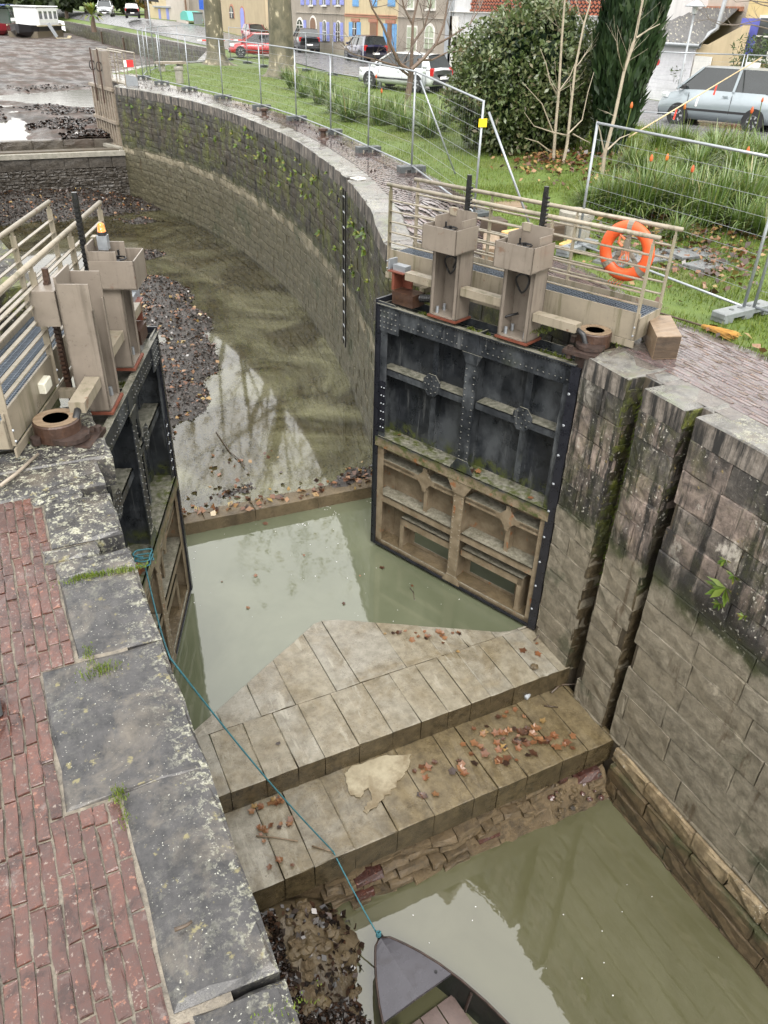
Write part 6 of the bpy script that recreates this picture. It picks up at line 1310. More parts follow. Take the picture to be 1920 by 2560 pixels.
car('suv_car', 'navy blue crossover parked before the cream house', onroad(26.4, 56.8), rad(86), 'paint_navy', 4.4, 1.82, 1.60, 'suv')
p = aty(266, 41, 118); car('suv_car', 'white sport utility car facing forward at the far end of the street', (p.x, p.y, p.z), -hy - .25, 'paint_white', 4.5, 1.85, 1.66, 'suv')
p = aty(333, 45, 122); car('suv_car', 'black car parked at the far end of the street', (p.x, p.y, p.z), hy - .2, 'paint_black', 4.5, 1.85, 1.62, 'suv')
# ------------------------------------------------------------------ houses
FX = 28.7
def yat(px, py=120, x=FX): return atx(px, py, x).y
def house(label, px0, px1, ztop, wallm, openings, roof=True, x=FX, depth=8, name='town_house', zb=0.0, y0=None, y1=None, cat='house'):
    """facade plane at x facing the lock; openings are given as rectangles (px, py) of the photograph on that facade"""
    ya = y0 if y0 is not None else yat(px1, x=x); yb = y1 if y1 is not None else yat(px0, x=x); lo, hi = min(ya, yb), max(ya, yb); c = Vector((x, (lo + hi) / 2, zb)); o = thing(name, label, cat, c)
    mb = MB(); mb.box((depth / 2, 0, (ztop - zb) / 2), (depth, hi - lo - .02, ztop - zb)); mb.build('wall', MAT[wallm], o)
    if roof:
        mb = MB(); W2 = (hi - lo) / 2 + .0; mb.prism([(-.4, ztop - zb), (depth / 2, ztop - zb + 1.6), (depth + .2, ztop - zb), (depth / 2, ztop - zb + 1.4)], lambda a, b: Vector((a, -W2, b)), lambda a, b: Vector((a, W2, b))); mb.build('roof', MAT['roof_tile'], o)
    for op in openings:
        kind, (xa, ya_, xb, yb_), mt = op[0], op[1], op[2]
        p = atx(xa, ya_, x); q = atx(xb, yb_, x); y_0, y_1 = min(p.y, q.y) - c.y, max(p.y, q.y) - c.y; z_1, z_0 = max(p.z, q.z) - zb, min(p.z, q.z) - zb; z_0 = max(z_0, .02); ym_, zm_ = (y_0 + y_1) / 2, (z_0 + z_1) / 2; w, hh = y_1 - y_0, z_1 - z_0
        if kind == 'shutter':
            mb = MB(); mb.box((-.03, ym_, zm_), (.05, w, hh)); s_ = mb.build('shutter', MAT[mt], o); mb = MB()
            for z in (z_0 + hh * .15, z_1 - hh * .15): mb.box((-.062, ym_, z), (.02, w * .96, .07))
            mb.build('batten', MAT[mt], s_, kind='stuff')
        elif kind in ('window', 'arch', 'door'):
            tm = op[3] if len(op) > 3 else 'white_trim'
            fr = MB()
            if kind == 'arch' or (kind == 'door' and len(op) > 4):
                pts = [(y_0 - .12, z_0), (y_1 + .12, z_0)] + [(ym_ + (w / 2 + .12) * math.cos(t), z_1 - w * .3 + (w / 2) * math.sin(t)) for t in np.linspace(0, math.pi, 9)]
                fr.prism(pts, lambda a, b: Vector((-.05, a, b)), lambda a, b: Vector((.0, a, b)))
                f = fr.build('surround', MAT[tm], o); pn = MB(); pts = [(y_0, z_0), (y_1, z_0)] + [(ym_ + w / 2 * math.cos(t), z_1 - w * .3 + w * .38 * math.sin(t)) for t in np.linspace(0, math.pi, 9)]; pn.prism(pts, lambda a, b: Vector((-.07, a, b)), lambda a, b: Vector((-.045, a, b))); pn.build('door' if kind == 'door' else 'pane', MAT[mt], f)
                if kind == 'arch': mu = MB(); mu.box((-.08, ym_, zm_), (.03, .06, hh)); mu.box((-.082, ym_, zm_), (.03, w, .06)); mu.build('glazing_bar', MAT['white_trim'], f)
            else:
                fr.box((-.02, ym_, zm_), (.06, w + .2, hh + .2)); f = fr.build('surround', MAT[tm], o); pn = MB(); pn.box((-.06, ym_, zm_), (.03, w, hh)); pn.build('pane' if kind == 'window' else 'door', MAT[mt], f)
                if kind == 'window': mu = MB(); mu.box((-.08, ym_, zm_), (.03, .06, hh)); mu.box((-.082, ym_, lerp(z_0, z_1, .55)), (.03, w, .05)); mu.build('glazing_bar', MAT['white_trim'], f); sl_ = MB(); sl_.box((-.10, ym_, z_0 - .10), (.16, w + .3, .08)); sl_.build('sill', MAT['white_trim'], f)
        else:
            mb = MB(); mb.box((-.04, ym_, zm_), (op[3] if len(op) > 3 else .10, w, hh)); mb.build(kind, MAT[mt], o)
    return o
def Z(x, y): return 540 + x * .3858, y * .3858
def R_(x0, y0, x1, y1): a = Z(x0, y0); b = Z(x1, y1); return (a[0], a[1], b[0], b[1])
ops = [('shutter', R_(a, -35, b, 33), 'shutter_violet') for a, b in ((550, 572), (586, 608), (628, 650), (672, 693), (714, 738), (757, 781), (806, 829))] + [('window', R_(610, -35, 627, 30), 'window_glass'), ('window', R_(694, -35, 713, 30), 'window_glass'), ('window', R_(782, -35, 805, 30), 'window_glass')]
ops += [('arch', R_(526, 135, 566, 190), 'window_glass'), ('shutter', R_(569, 130, 586, 195), 'shutter_violet'), ('door', R_(612, 122, 652, 330), 'door_brown', 'white_trim', 1), ('shutter', R_(675, 142, 692, 268), 'shutter_violet'), ('arch', R_(695, 140, 716, 266), 'window_glass'), ('shutter', R_(719, 142, 736, 268), 'shutter_violet'), ('shutter', R_(764, 146, 780, 270), 'shutter_violet'), ('arch', R_(783, 145, 805, 268), 'window_glass'), ('shutter', R_(808, 146, 825, 270), 'shutter_violet'), ('string_course', R_(520, 80, 835, 95), 'white_trim'), ('cornice', R_(520, -60, 835, -50), 'white_trim')]
house('grey rendered house with violet blue shutters and arched ground floor openings', 715, 862, 8.6, 'render_grey', ops)
ops = [('shutter', R_(a, -50, b, 42), 'shutter_blue') for a, b in ((888, 925), (1005, 1045), (1118, 1162))] + [('string_course', R_(836, 92, 1174, 102), 'brick_trim'), ('string_course', R_(836, 106, 1174, 112), 'brick_trim', .06), ('lintel', R_(880, 118, 931, 140), 'brick_trim'), ('lintel', R_(994, 120, 1050, 146), 'brick_trim'), ('lintel', R_(1104, 126, 1164, 154), 'brick_trim')]
ops += [('shutter', R_(865, 142, 888, 236), 'shutter_blue'), ('window', R_(891, 145, 912, 234), 'window_glass', 'brick_trim'), ('shutter', R_(915, 142, 938, 238), 'shutter_blue'), ('door', R_(1004, 150, 1042, 330), 'door_brown', 'brick_trim'), ('shutter', R_(1088, 152, 1112, 332), 'shutter_blue'), ('door', R_(1116, 155, 1140, 340), 'door_brown', 'brick_trim'), ('shutter', R_(1144, 154, 1168, 338), 'shutter_blue'), ('plinth', R_(1040, 335, 1110, 395), 'brick_trim')]
house('cream house with light blue shutters and brick lintels', 862, 993, 8.2, 'render_cream', ops)
ops = [('window', R_(1252, -60, 1280, 50), 'shutter_green'), ('window', R_(1380, -60, 1420, 54), 'shutter_green'), ('string_course', R_(1177, 110, 1500, 124), 'white_trim'), ('window', R_(1246, 175, 1296, 330), 'shutter_green'), ('arch', R_(1362, 175, 1408, 320), 'shutter_green'), ('downpipe', R_(1508, -60, 1520, 420), 'gutter_zinc')]
house('grey stone house with white trimmed windows behind the bare tree', 993, 1126, 8.2, 'render_stone', ops)
def C_(x0, y0, x1, y1): return (960 + x0 * .5787, y0 * .5787, 960 + x1 * .5787, y1 * .5787)
ops = [('ledge', (1128, 30, 1508, 40), 'white_trim', .25), ('wall_sign', (1453, 80, 1466, 96), 'sign_blue'), ('garage_door', (1138, 92, 1172, 185), 'shutter_green'), ('pilaster', (1128, 40, 1138, 190), 'white_trim')]
wb_ = house('white building with red openwork brick screens above a ledge behind the round bush', 1126, 1560, 7.4, 'render_white', ops)
# openwork brick screens
for xa, xb, yb_ in ((1184, 1250, 27), (1258, 1418, 31), (1432, 1512, 37)):
    p = atx(xa, -45, FX); q = atx(xb, yb_, FX); cy = wb_.location.y; sc_ = MB(); sc_.box((-.02, (p.y + q.y) / 2 - cy, (p.z + q.z) / 2), (.04, abs(p.y - q.y), p.z - q.z)); fr = sc_.build('screen', MAT['window_glass'], wb_); mb = MB(); y_, z_ = min(p.y, q.y), q.z
    r_ = 0
    while z_ < p.z:
        y2 = min(p.y, q.y) + (.15 if r_ % 2 else 0)
        while y2 < max(p.y, q.y): mb.box((-.06, y2 - cy, z_), (.08, .20, .09), rx=.35 if r_ % 2 else -.35); y2 += .30
        z_ += .16; r_ += 1
    mb.build('claustra_bricks', MAT['claustra'], wb_, kind='stuff')
ops = [('window', (574, 20, 586, 48), 'window_glass', 'brick_trim'), ('arch', (574, 18, 586, 46), 'window_glass', 'brick_trim'), ('door', (601, 22, 614, 84), 'shutter_violet', 'brick_trim', 1)]
house('tan house with narrow arched windows in brick surrounds', 560, 668, 9.0, 'render_tan', ops[1:]); house('narrow tan annexe with a leafy creeper at its foot', 668, 715, 9.0, 'render_beige', [])
V, F, t = leaf_cloud(500, (0, 0, .8), (.9, .8, .8), .16, .3, .3, 8); p = atx(655, 95, FX - .8); cr_ = np_mesh('shrub', V, F, MAT['bush_leaf'], None, t, loc=(p.x, p.y, .1)); tag(cr_, 'dark leafy shrub against the tan annexe', 'shrub')
ops = [('downpipe', (463, -20, 468, 62), 'door_brown')]
house('pale bare gable wall with a brown downpipe at the far street end', 427, 470, 9.5, 'render_pale', ops, x=30.5); house('dull rendered wall behind the teal cover and dark bin', 470, 560, 8.5, 'render_stone', [], x=31.2)
house('low cream shed with blue shutters and grey roof at the street end', 385, 427, 4.4, 'render_cream', [('shutter', (396, 22, 404, 52), 'shutter_violet'), ('shutter', (415, 20, 424, 50), 'shutter_violet'), ('eaves', (385, 14, 427, 20), 'gutter_zinc', .4)], roof=False, x=30.5, zb=.4)
p = atx(497, 70, 28.6); bn = thing('waste_bin', 'dark grey wheeled bin by the far wall', 'bin', (p.x, p.y, zg(p.x, p.y))); mb = MB(); mb.prism([(-.5, -.45), (.5, -.45), (.5, .45), (-.5, .45)], lambda a, b: Vector((a * .85, b * .85, .1)), lambda a, b: Vector((a, b, 1.25))); mb.build('tub', MAT['plastic_grey'], bn); mb = MB(); mb.box((0, 0, 1.30), (1.1, 1.0, .1), ch=.03); mb.build('lid', MAT['plastic_dark'], bn)
p = atx(480, 60, 29.2); tc = MB(); tc.prism([(-2.2, 0), (2.2, 0), (2.0, .7), (.6, 1.0), (-1.4, .9)], lambda a, b: Vector((-.9, a, b)), lambda a, b: Vector((.9, a, b))); tag(tc.build('teal_cover', MAT['teal_cover'], loc=(p.x, p.y, p.z + .4)), 'teal tarpaulin cover stored behind the low wall', 'tarpaulin'); lw_ = MB(); lw_.box((0, 0, 0), (.3, 5, 1.6)); tag(lw_.build('low_wall', MAT['render_pale'], loc=(p.x - 1.2, p.y, p.z - .5)), 'low pale wall below the teal tarpaulin', 'wall')
# garage with fibre cement roof, and the beige house on the right
gx = 28.9; ya, yb_ = atx(1845, 120, gx).y, atx(1560, 120, gx).y; ga = thing('garage', 'white door garage with lichen spotted corrugated roof', 'garage', (gx, (ya + yb_) / 2, 0)); gy0 = ga.location.y
ze = atx(1765, 112, gx).z; y17 = atx(1768, 112, gx).y; xr = gx + 4.2; zr = atx(1845, 22, xr).z; yr0 = atx(1848, 22, xr).y
mb = MB(); zw = lerp(ze, zr, .55); mb.add([Vector((0, ya - gy0, 0)), Vector((0, yb_ - gy0, 0)), Vector((0, yb_ - gy0, ze)), Vector((0, y17 - gy0, ze)), Vector((0, ya - gy0, zw)), Vector((.4, ya - gy0, 0)), Vector((.4, yb_ - gy0, 0)), Vector((.4, yb_ - gy0, ze)), Vector((.4, y17 - gy0, ze)), Vector((.4, ya - gy0, zw))], [(0, 1, 2, 3, 4), (9, 8, 7, 6, 5), (4, 3, 8, 9), (3, 2, 7, 8), (0, 4, 9, 5), (1, 0, 5, 6), (2, 1, 6, 7)]); mb.build('wall', MAT['render_beige'], ga)
d0, d1 = atx(1725, 200, gx), atx(1575, 200, gx); dz_ = atx(1700, 116, gx).z; mb = MB(); mb.box((-.04, (d0.y + d1.y) / 2 - gy0, dz_ / 2), (.08, abs(d0.y - d1.y), dz_)); gd = mb.build('garage_door', MAT['garage_white'], ga)
for k in range(7): mb = MB(); mb.box((-.085, (d0.y + d1.y) / 2 - gy0, dz_ * (k + .5) / 7), (.015, abs(d0.y - d1.y) * .96, dz_ / 7 - .03)); mb.build('door_slat', MAT['garage_white'], gd)
mb = MB(); mb.cyl((-.1, d0.y * .45 + d1.y * .55 - gy0, dz_ * .72), (-.12, d0.y * .45 + d1.y * .55 - gy0, dz_ * .72), .14, n=14); mb.build('round_sign', MAT['sign_red'], ga)
mb = MB(); n = 70; V = []; F = []
for i in range(n + 1):
    t = i / n; yy0 = lerp(y17, yb_ + 3, t); yy1 = lerp(yr0, yb_ + 3, t); w_ = .05 * math.cos(i * math.pi); V += [Vector((-.35, yy0 - gy0, ze + w_ + .02)), Vector((xr - gx, yy1 - gy0, zr + w_))]
for i in range(n): F.append((2 * i, 2 * i + 1, 2 * i + 3, 2 * i + 2))
mb.add(V, F); mb.build('roof', MAT['fibre_roof'], ga, smooth=False)
mb = MB(); mb.tube([(-.42, yb_ + 2 - gy0, ze - .08), (-.42, y17 - gy0, ze - .06), (.9, lerp(y17, yr0, .35) - gy0, lerp(ze, zr, .28)), (1.5, lerp(y17, yr0, .42) - gy0, lerp(ze, zr, .42)), (1.7, lerp(y17, yr0, .45) - gy0, zr + .4)], .09, 8); mb.build('gutter', MAT['gutter_zinc'], ga, smooth=True)
mb = MB(); mb.box((xr - gx + .15, (yr0 + yb_) / 2 - gy0, zr), (.3, abs(yb_ - yr0), .18)); mb.build('ridge_tiles', MAT['roof_tile'], ga)
house('grey rendered back wall rising above the corrugated roof', 1560, 1850, 9.0, 'render_pale', [], roof=False, x=xr + .3, zb=0, depth=5)
bh = house('beige house with a deep blue shutter beyond the silver van', 1845, 2400, 7.5, 'render_ochre', [('shutter', (1858, 45, 1898, 138), 'shutter_deep'), ('window', (1906, 45, 1960, 150), 'window_glass'), ('ledge', (1895, 150, 1990, 158), 'white_trim', .3)], roof=False, x=29.6, depth=10)
mb = MB(); q = atx(1745, 168, gx - .06); mb.box((0, 0, 0), (.08, .9, .8)); hs2 = thing('house_plate', 'pale square plate on the beige wall near the garage door', 'plate', (gx - .08, atx(1757, 168, gx).y, atx(1757, 168, gx).z)); mb.build('plate', MAT['white_trim'], hs2)
V, F, t = leaf_cloud(900, (0, 0, 1.0), (.9, .9, 1.0), .10, .2, .3, 14, aspect=.2); p = atx(1855, 250, 27.6); o = thing('oleander_bush', 'green oleander below the deep blue shutter', 'bush', (p.x, p.y, .12)); np_mesh('foliage', V + np.array([0, 0, .9]), F, MAT['oleander_leaf'], o, t); mb = MB(); mb.lathe([(.35, 0), (.45, .8), (.4, .85), (.3, .8)], n=14); mb.build('pot', MAT['brick_trim'], o)
# ------------------------------------------------------------------ boats
def barge(label, x, y, rz, L, W, zb, hull, band, cabin, cab_h, name='barge'):
    o = thing(name, label, 'boat', (x, y, zb), rz); st = [(-L / 2, .78, .5), (-L / 2 + .8, .95, .15), (-L * .2, 1, 0), (L * .3, 1, 0), (L / 2 - 1.2, .7, .1), (L / 2, .12, .55)]; V = []; F = []; n = 7; hz = 1.55
    for xx, w, rise in st:
        q = W / 2 * w; V += [(xx, 0, .02 + rise), (xx, -q * .62, .12 + rise), (xx, -q * .96, .75 + rise * .5), (xx, -q, hz + rise * .35), (xx, q, hz + rise * .35), (xx, q * .96, .75 + rise * .5), (xx, q * .62, .12 + rise)]
    for i in range(len(st) - 1):
        for k in range(n): F.append((i * n + k, i * n + (k + 1) % n, (i + 1) * n + (k + 1) % n, (i + 1) * n + k))
    F += [tuple(range(n)), tuple(range((len(st) - 1) * n, len(st) * n))]; mb = MB(); mb.add(V, F); hl = mb.build('hull', MAT[hull], o, smooth=False)
    mb = MB(); mb.box((-L * .03, 0, .42), (L * .8, W * .97, .8)); mb.build('bottom_paint', MAT['hull_bottom'], o)
    for s in (-1, 1): mb = MB(); mb.box((-L * .05, s * W * .5, hz - .05), (L * .80, .10, .14)); mb.build('rubbing_strake', MAT[band], hl)
    mb = MB(); mb.box((-L / 2 + .05, 0, hz + .15), (.12, W * .74, .16)); mb.build('stern_rail', MAT[band], hl)
    mb = MB(); mb.box((-L * .12, 0, hz + cab_h / 2), (L * .62, W * .80, cab_h), ch=.15); cbn = mb.build('cabin', MAT[cabin], o)
    mb = MB(); mb.box((-L * .12, 0, hz + cab_h + .06), (L * .66, W * .86, .12), ch=.05); mb.build('roof', MAT[cabin], o)
    for s in (-1, 1):
        for k in range(4): mb = MB(); mb.box((-L * .34 + k * L * .15, s * W * .402, hz + cab_h * .55), (L * .085, .05, cab_h * .42)); mb.build('window', MAT['window_glass'], cbn)
    for k in (-1, 1): mb = MB(); mb.box((-L * .432, k * W * .2, hz + cab_h * .6), (.05, W * .26, cab_h * .42)); mb.build('window', MAT['window_glass'], cbn)
    mb = MB(); mb.box((-L / 2 - .15, 0, .8), (.12, .5, 1.3)); mb.build('rudder', MAT['hull_bottom'], o)
    return o
p = at(112, 95, -1.3); barge('black and cream hulled boat with white cabin stranded on the mud', p.x - .6, p.y + 5.5, -2.05, 12, 4.3, -1.4, 'hull_black', 'hull_cream', 'cabin_white', 2.2)
p = at(8, 86, -1.3); BR = barge('red houseboat with green roof moored beside the white cabin boat', p.x + .3, p.y + 6, -1.75, 18, 4.8, -1.5, 'hull_red', 'hull_cream', 'cabin_green', 2.0); mb = MB(); mb.box((0, 0, 3.9), (12, 3.6, .12), ch=.05); mb.build('awning', MAT['tarp_blue'], BR)
for y_ in (-1.3, .2): mb = MB(); mb.box((-9.03, y_, 1.2), (.06, 1.0, 1.1)); mb.build('white_window', MAT['cabin_white'], BR)
p = at(155, 96, -1.4); dg = MB(); dg.prism([(-1.1, .35), (-.9, 0), (1.0, 0), (1.3, .4), (1.1, .4), (.9, .12), (-.8, .12), (-1.0, .35)], lambda a, b: Vector((a, -.5, b)), lambda a, b: Vector((a, .5, b))); tag(dg.build('dinghy', MAT['hull_cream'], loc=(p.x, p.y, -1.45), rz=.2), 'small pale dinghy lying on the mud beside the stranded boat', 'dinghy')
pa, pb = at(118, 62, .2), at(142, 92, -1.2); pb = aty(142, 92, 118); pa = aty(120, 58, 118); mb = MB(); mb.bar(pa, pb, .12, .4); tag(mb.build('gangplank', MAT['galvanised']), 'metal gangplank leaning from the stranded boat to the mud', 'gangplank')
# red and white barrier tape by the red hatchback, iron fenders on the basin wall
mb = MB(); p = at(568, 118, .6)
for k in range(12):
    mb = MB(); mb.box((p.x + k * .45, p.y + 8 + k * .2, .75), (.40, .02, .10)); tag(mb.build('warning_tape', MAT['tape_red'] if k % 2 else MAT['tape_white']), 'short length of barrier tape stretched beyond the red hatchback', 'tape', 'tape beyond the red hatchback')
for px, py in ((258, 95), (313, 112)):
    q = atx(px, py, 19.0); mb = MB(); mb.box((-.12, 0, 0), (.22, .35, 1.5), ch=.05); tag(mb.build('wall_fender', MAT['beam_dark'], loc=(18.95, q.y, q.z)), 'dark timber fender post on the basin wall', 'fender', 'fenders on the basin wall')
# ------------------------------------------------------------------ foreground boat, rope, rubble, leaves
random.seed(91)
bt = thing('rowing_boat', 'grey metal flat boat bow tied by a blue rope in the lower water', 'boat', (2.12, 3.88, LOWW)); GZ_ = .36
def half(t):                                                    # half beam along the boat, t metres from the bow
    return .06 + .60 * (1 - math.exp(-t / .95)) * 1.20
ts = [0, .04, .10, .2, .35, .55, .8, 1.1, 1.5, 2.0, 2.6, 3.2]; axl = Vector((.13, -1, 0)).normalized(); side = Vector((-axl.y, axl.x, 0)) * -1
def BP(t, s, z): q = axl * t + side * s; return Vector((q.x, q.y, z))
V = []; F = []
for t in ts:
    w = half(t) if t > 0 else .02; V += [BP(t, -w, GZ_), BP(t + .04, -w * .86, -.12), BP(t + .04, w * .86, -.12), BP(t, w, GZ_)]
for i in range(len(ts) - 1):
    for k in range(3): F.append((i * 4 + k, i * 4 + k + 1, (i + 1) * 4 + k + 1, (i + 1) * 4 + k))
mb = MB(); mb.add(V, F); mb.build('hull', MAT['boat_inside'], bt)
td = .70; tl = [q for q in ts if q < td] + [td]; V = []; F = []
for t in tl: w = (half(t) if t > 0 else .03) - .004; sl_ = .36 * (t / td) ; V += [BP(t * 1.0, -w, GZ_ + .012), BP(t - .0 + .0, 0, GZ_ + .03), BP(t, w, GZ_ + .012)]
for i in range(len(tl) - 1):
    for k in range(2): F.append((i * 3 + k, i * 3 + k + 1, (i + 1) * 3 + k + 1, (i + 1) * 3 + k))
mb = MB(); mb.add(V, F); mb.build('foredeck', MAT['boat_metal'], bt)
mb = MB(); mb.add([BP(td, -half(td), GZ_ + .012), BP(td, 0, GZ_ + .03), BP(td, half(td), GZ_ + .012), BP(td, half(td), GZ_ - .03), BP(td, 0, GZ_ - .02), BP(td, -half(td), GZ_ - .03)], [(0, 1, 4, 5), (1, 2, 3, 4)]); mb.build('deck_edge', MAT['boat_metal'], bt)
for s in (-1, 1): mb = MB(); mb.tube([BP(t, s * (half(t) if t > 0 else .02), GZ_ + .008) for t in ts], .014, 7); mb.build('gunwale', MAT['rusty_iron'], bt, smooth=True)
for k in range(4):
    mb = MB(); s0 = -.42 + k * .215; q = MB(); mb.add([BP(td + .06, s0, .05), BP(td + .06, s0 + .20, .05), BP(3.2, s0 + .20, .05), BP(3.2, s0, .05), BP(td + .06, s0, .03), BP(td + .06, s0 + .20, .03), BP(3.2, s0 + .20, .03), BP(3.2, s0, .03)], [(0, 1, 2, 3), (4, 5, 1, 0), (1, 5, 6, 2), (3, 7, 4, 0)]); mb.build('floor_board', MAT['boat_board'], bt)
for k in range(5):
    mb = MB(); t_ = .95 + k * .45; mb.tube([BP(t_, -half(t_) + .02, GZ_ - .03), BP(t_, -half(t_) * .84, -.06), BP(t_, half(t_) * .84, -.06), BP(t_, half(t_) - .02, GZ_ - .03)], .018, 6); mb.build('frame_rib', MAT['rusty_iron'], bt)
mb = MB(); mb.bar(BP(1.55, -half(1.55) + .02, .22), BP(1.55, half(1.55) - .02, .22), .24, .03); mb.build('thwart', MAT['boat_board'], bt)
mb = MB(); mb.bar(BP(td + .05, half(td) - .16, .20), BP(3.1, half(3) - .14, .20), .09, .05); mb.build('bench_rail', MAT['moss_tuft'], bt)
mb = MB(); mb.cyl(BP(td - .10, .14 - half(td), GZ_ + .016), BP(td - .10, .14 - half(td), GZ_ + .028), .016, n=10); mb.build('drain_hole', MAT['sign_black'], bt)
mb = MB(); mb.tube([BP(-.02, -.03, GZ_), BP(-.07, -.04, GZ_ - .05), BP(-.06, -.02, GZ_ - .16), BP(-.03, .02, GZ_ - .2)], .02, 6); mb.build('bow_shackle', MAT['dark_iron'], bt)
# rope: tied on the gate ledge, hangs along the wall, over the step edge, to the bow
G0 = Vector((2 * CX - gw(1.0, .0, -2.2).x, gw(1.0, .0, -2.2).y, -2.2)); bow = Vector((2.12, 3.88, LOWW + GZ_)) + BP(-.05, 0, 0)
r1 = Vector((.70, 6.1, -2.25)); e0 = atx(425, 1645, .56); e1 = at(833, 2129, STEP2 + .015)
pts = []
for t in np.linspace(0, 1, 12): q = G0.lerp(e0, t); q.z -= .25 * math.sin(math.pi * t); pts.append(q)
for t in np.linspace(.06, 1, 22): q = e0.lerp(e1, t); q.z -= .10 * math.sin(math.pi * t); pts.append(q)
for t in np.linspace(.1, 1, 10): q = e1.lerp(bow, t); q.z -= .03 * math.sin(math.pi * t); pts.append(q)
rp = thing('blue_rope', 'thin teal blue rope slanting from the gate down to the boat bow', 'rope', pts[0]); mb = MB(); mb.tube([p - pts[0] for p in pts], .0085, 7); mb.build('line', MAT['rope_blue'], rp, smooth=True)
mb = MB(); mb.tube([Vector((.10 * math.cos(t) + .02 * math.sin(3 * t), .10 * math.sin(t) + .02 * math.cos(2 * t), .03 + .010 * t)) for t in np.linspace(0, 17, 60)], .010, 6); mb.build('coil', MAT['rope_blue'], rp, smooth=True)
mb = MB()
for k in range(3): mb.tube([bow - pts[0] + Vector((.022 * math.cos(t), .022 * math.sin(t) - .01, .03 * k + .004 * t)) for t in np.linspace(0, 6.3, 9)], .009, 6)
mb.build('knot', MAT['rope_blue'], rp, smooth=True)
# rubble and leaf mound at the foot of the near wall
def mound(x, y):
    q = ((x - .75) / 1.05) ** 2 + ((y - 3.55) / 1.25) ** 2; q2 = ((x - 1.45) / .62) ** 2 + ((y - 4.25) / .45) ** 2; q3 = ((x - .7) / .8) ** 2 + ((y - 2.2) / .9) ** 2
    return LOWW - .24 + .52 * math.exp(-q * 1.1) + .38 * math.exp(-q2 * 1.3) + .28 * math.exp(-q3) + .40 * sstep(4.1, 4.7, y) * sstep(2.1, 1.3, x) + .05 * fbm(x * 3, y * 3) + .02 * fbm(x * 11, y * 11)
o = grid_mesh('rubble_bank', np.arange(.35, 2.7, .045), np.arange(1.2, 4.75, .045), lambda x, y: (x, y, mound(x, y)), MAT['mud_brown']); o['kind'] = 'structure'
def stone(r, seed, mat, name, loc, lab, cat, group):
    rr = np.random.default_rng(seed); V = []; F = []; n = 8; m = 5
    for i in range(m):
        a = math.pi * (i + .5) / m
        for k in range(n): b = 2 * math.pi * k / n; q = r * (.75 + .5 * rr.random()); V.append((q * math.sin(a) * math.cos(b), q * math.sin(a) * math.sin(b), q * .7 * math.cos(a)))
    for i in range(m - 1):
        for k in range(n): F.append((i * n + k, i * n + (k + 1) % n, (i + 1) * n + (k + 1) % n, (i + 1) * n + k))
    F += [tuple(range(n)), tuple(range((m - 1) * n, m * n))]; mb = MB(); mb.add(V, F); return tag(mb.build(name, MAT[mat], loc=loc, rz=uni(0, 6)), lab, cat, group)
for k in range(46):
    x, y = random.gauss(1.35, .36), random.gauss(4.0, .34)
    if x < .6 or mound(x, y) < LOWW - .04 or y > 4.6: continue
    stone(uni(.03, .10), k, 'cobble' if k % 3 else 'rubble_mortar', 'rubble_stone', (x, y, mound(x, y) + .01), 'rounded ochre rubble stone on the bank below the step', 'stone', 'rubble stones below the step')
for k in range(22):
    x, y = uni(4.9, 5.7), uni(4.38, 4.62); stone(uni(.02, .05), 200 + k, random.choice(['cobble', 'gravel_dark', 'brick_red', 'rubble_mortar', 'cobble']), 'rubble_stone', (x, y, lerp(LOWW + .02, LOWW + .36, (y - 4.25) / .4)), 'small mixed pebble in the rubble corner under the step', 'stone', 'pebbles in the rubble corner')
mb = MB(); 
o = grid_mesh('rubble_bank', np.arange(3.0, 5.85, .05), np.arange(4.2, 4.72, .04), lambda x, y: (x, y, LOWW - .18 + .55 * sstep(4.25, 4.70, y) * (.35 + .65 * sstep(3.2, 5.2, x)) + .06 * fbm(x * 4, y * 4) + .03 * fbm(x * 12, y * 12)), MAT['rubble_mortar']); o['kind'] = 'structure'
# plane leaves ------------------------------------------------------------------------------------
def leaf_shape(s, curl, r):
    pts = []; n = 10; tips = [1.0, .62, .92, .58, .74, .42, .74, .58, .92, .62]
    for k in range(n): a = math.pi / 2 + 2 * math.pi * k / n; q = s * tips[k] * (.85 + .3 * r.random()); pts.append((q * math.cos(a), q * math.sin(a), curl * s * (tips[k] ** 2) * (.3 + .9 * r.random()) + .006))
    return [(0, 0, .004)] + pts, [(0, 1 + k, 1 + (k + 1) % n) for k in range(n)]
LV = []
rl = np.random.default_rng(12)
for k in range(14):
    mb = MB(); mb.t = []; v, f = leaf_shape(.075, uni(.02, .38), rl); mb.tint = [.05, .70, .25, .58, .64, .40, .74, .5, .12, .60, .68, .46, .3, .9][k]; mb.add(v, f); o = mb.build('fallen_leaf', MAT['dead_leaf']); LV.append(o.data); bpy.data.objects.remove(o)
def put_leaf(x, y, z, lab, grp, s=1.0):
    o = bpy.data.objects.new('fallen_leaf', random.choice(LV)); COL.objects.link(o); o.location = (x, y, z + uni(.0, .008)); o.rotation_euler = (uni(-.3, .3), uni(-.3, .3), uni(0, 6.28)); q = s * uni(.4, 1.05); o.scale = (q, q, q); tag(o, lab, 'leaf', grp)
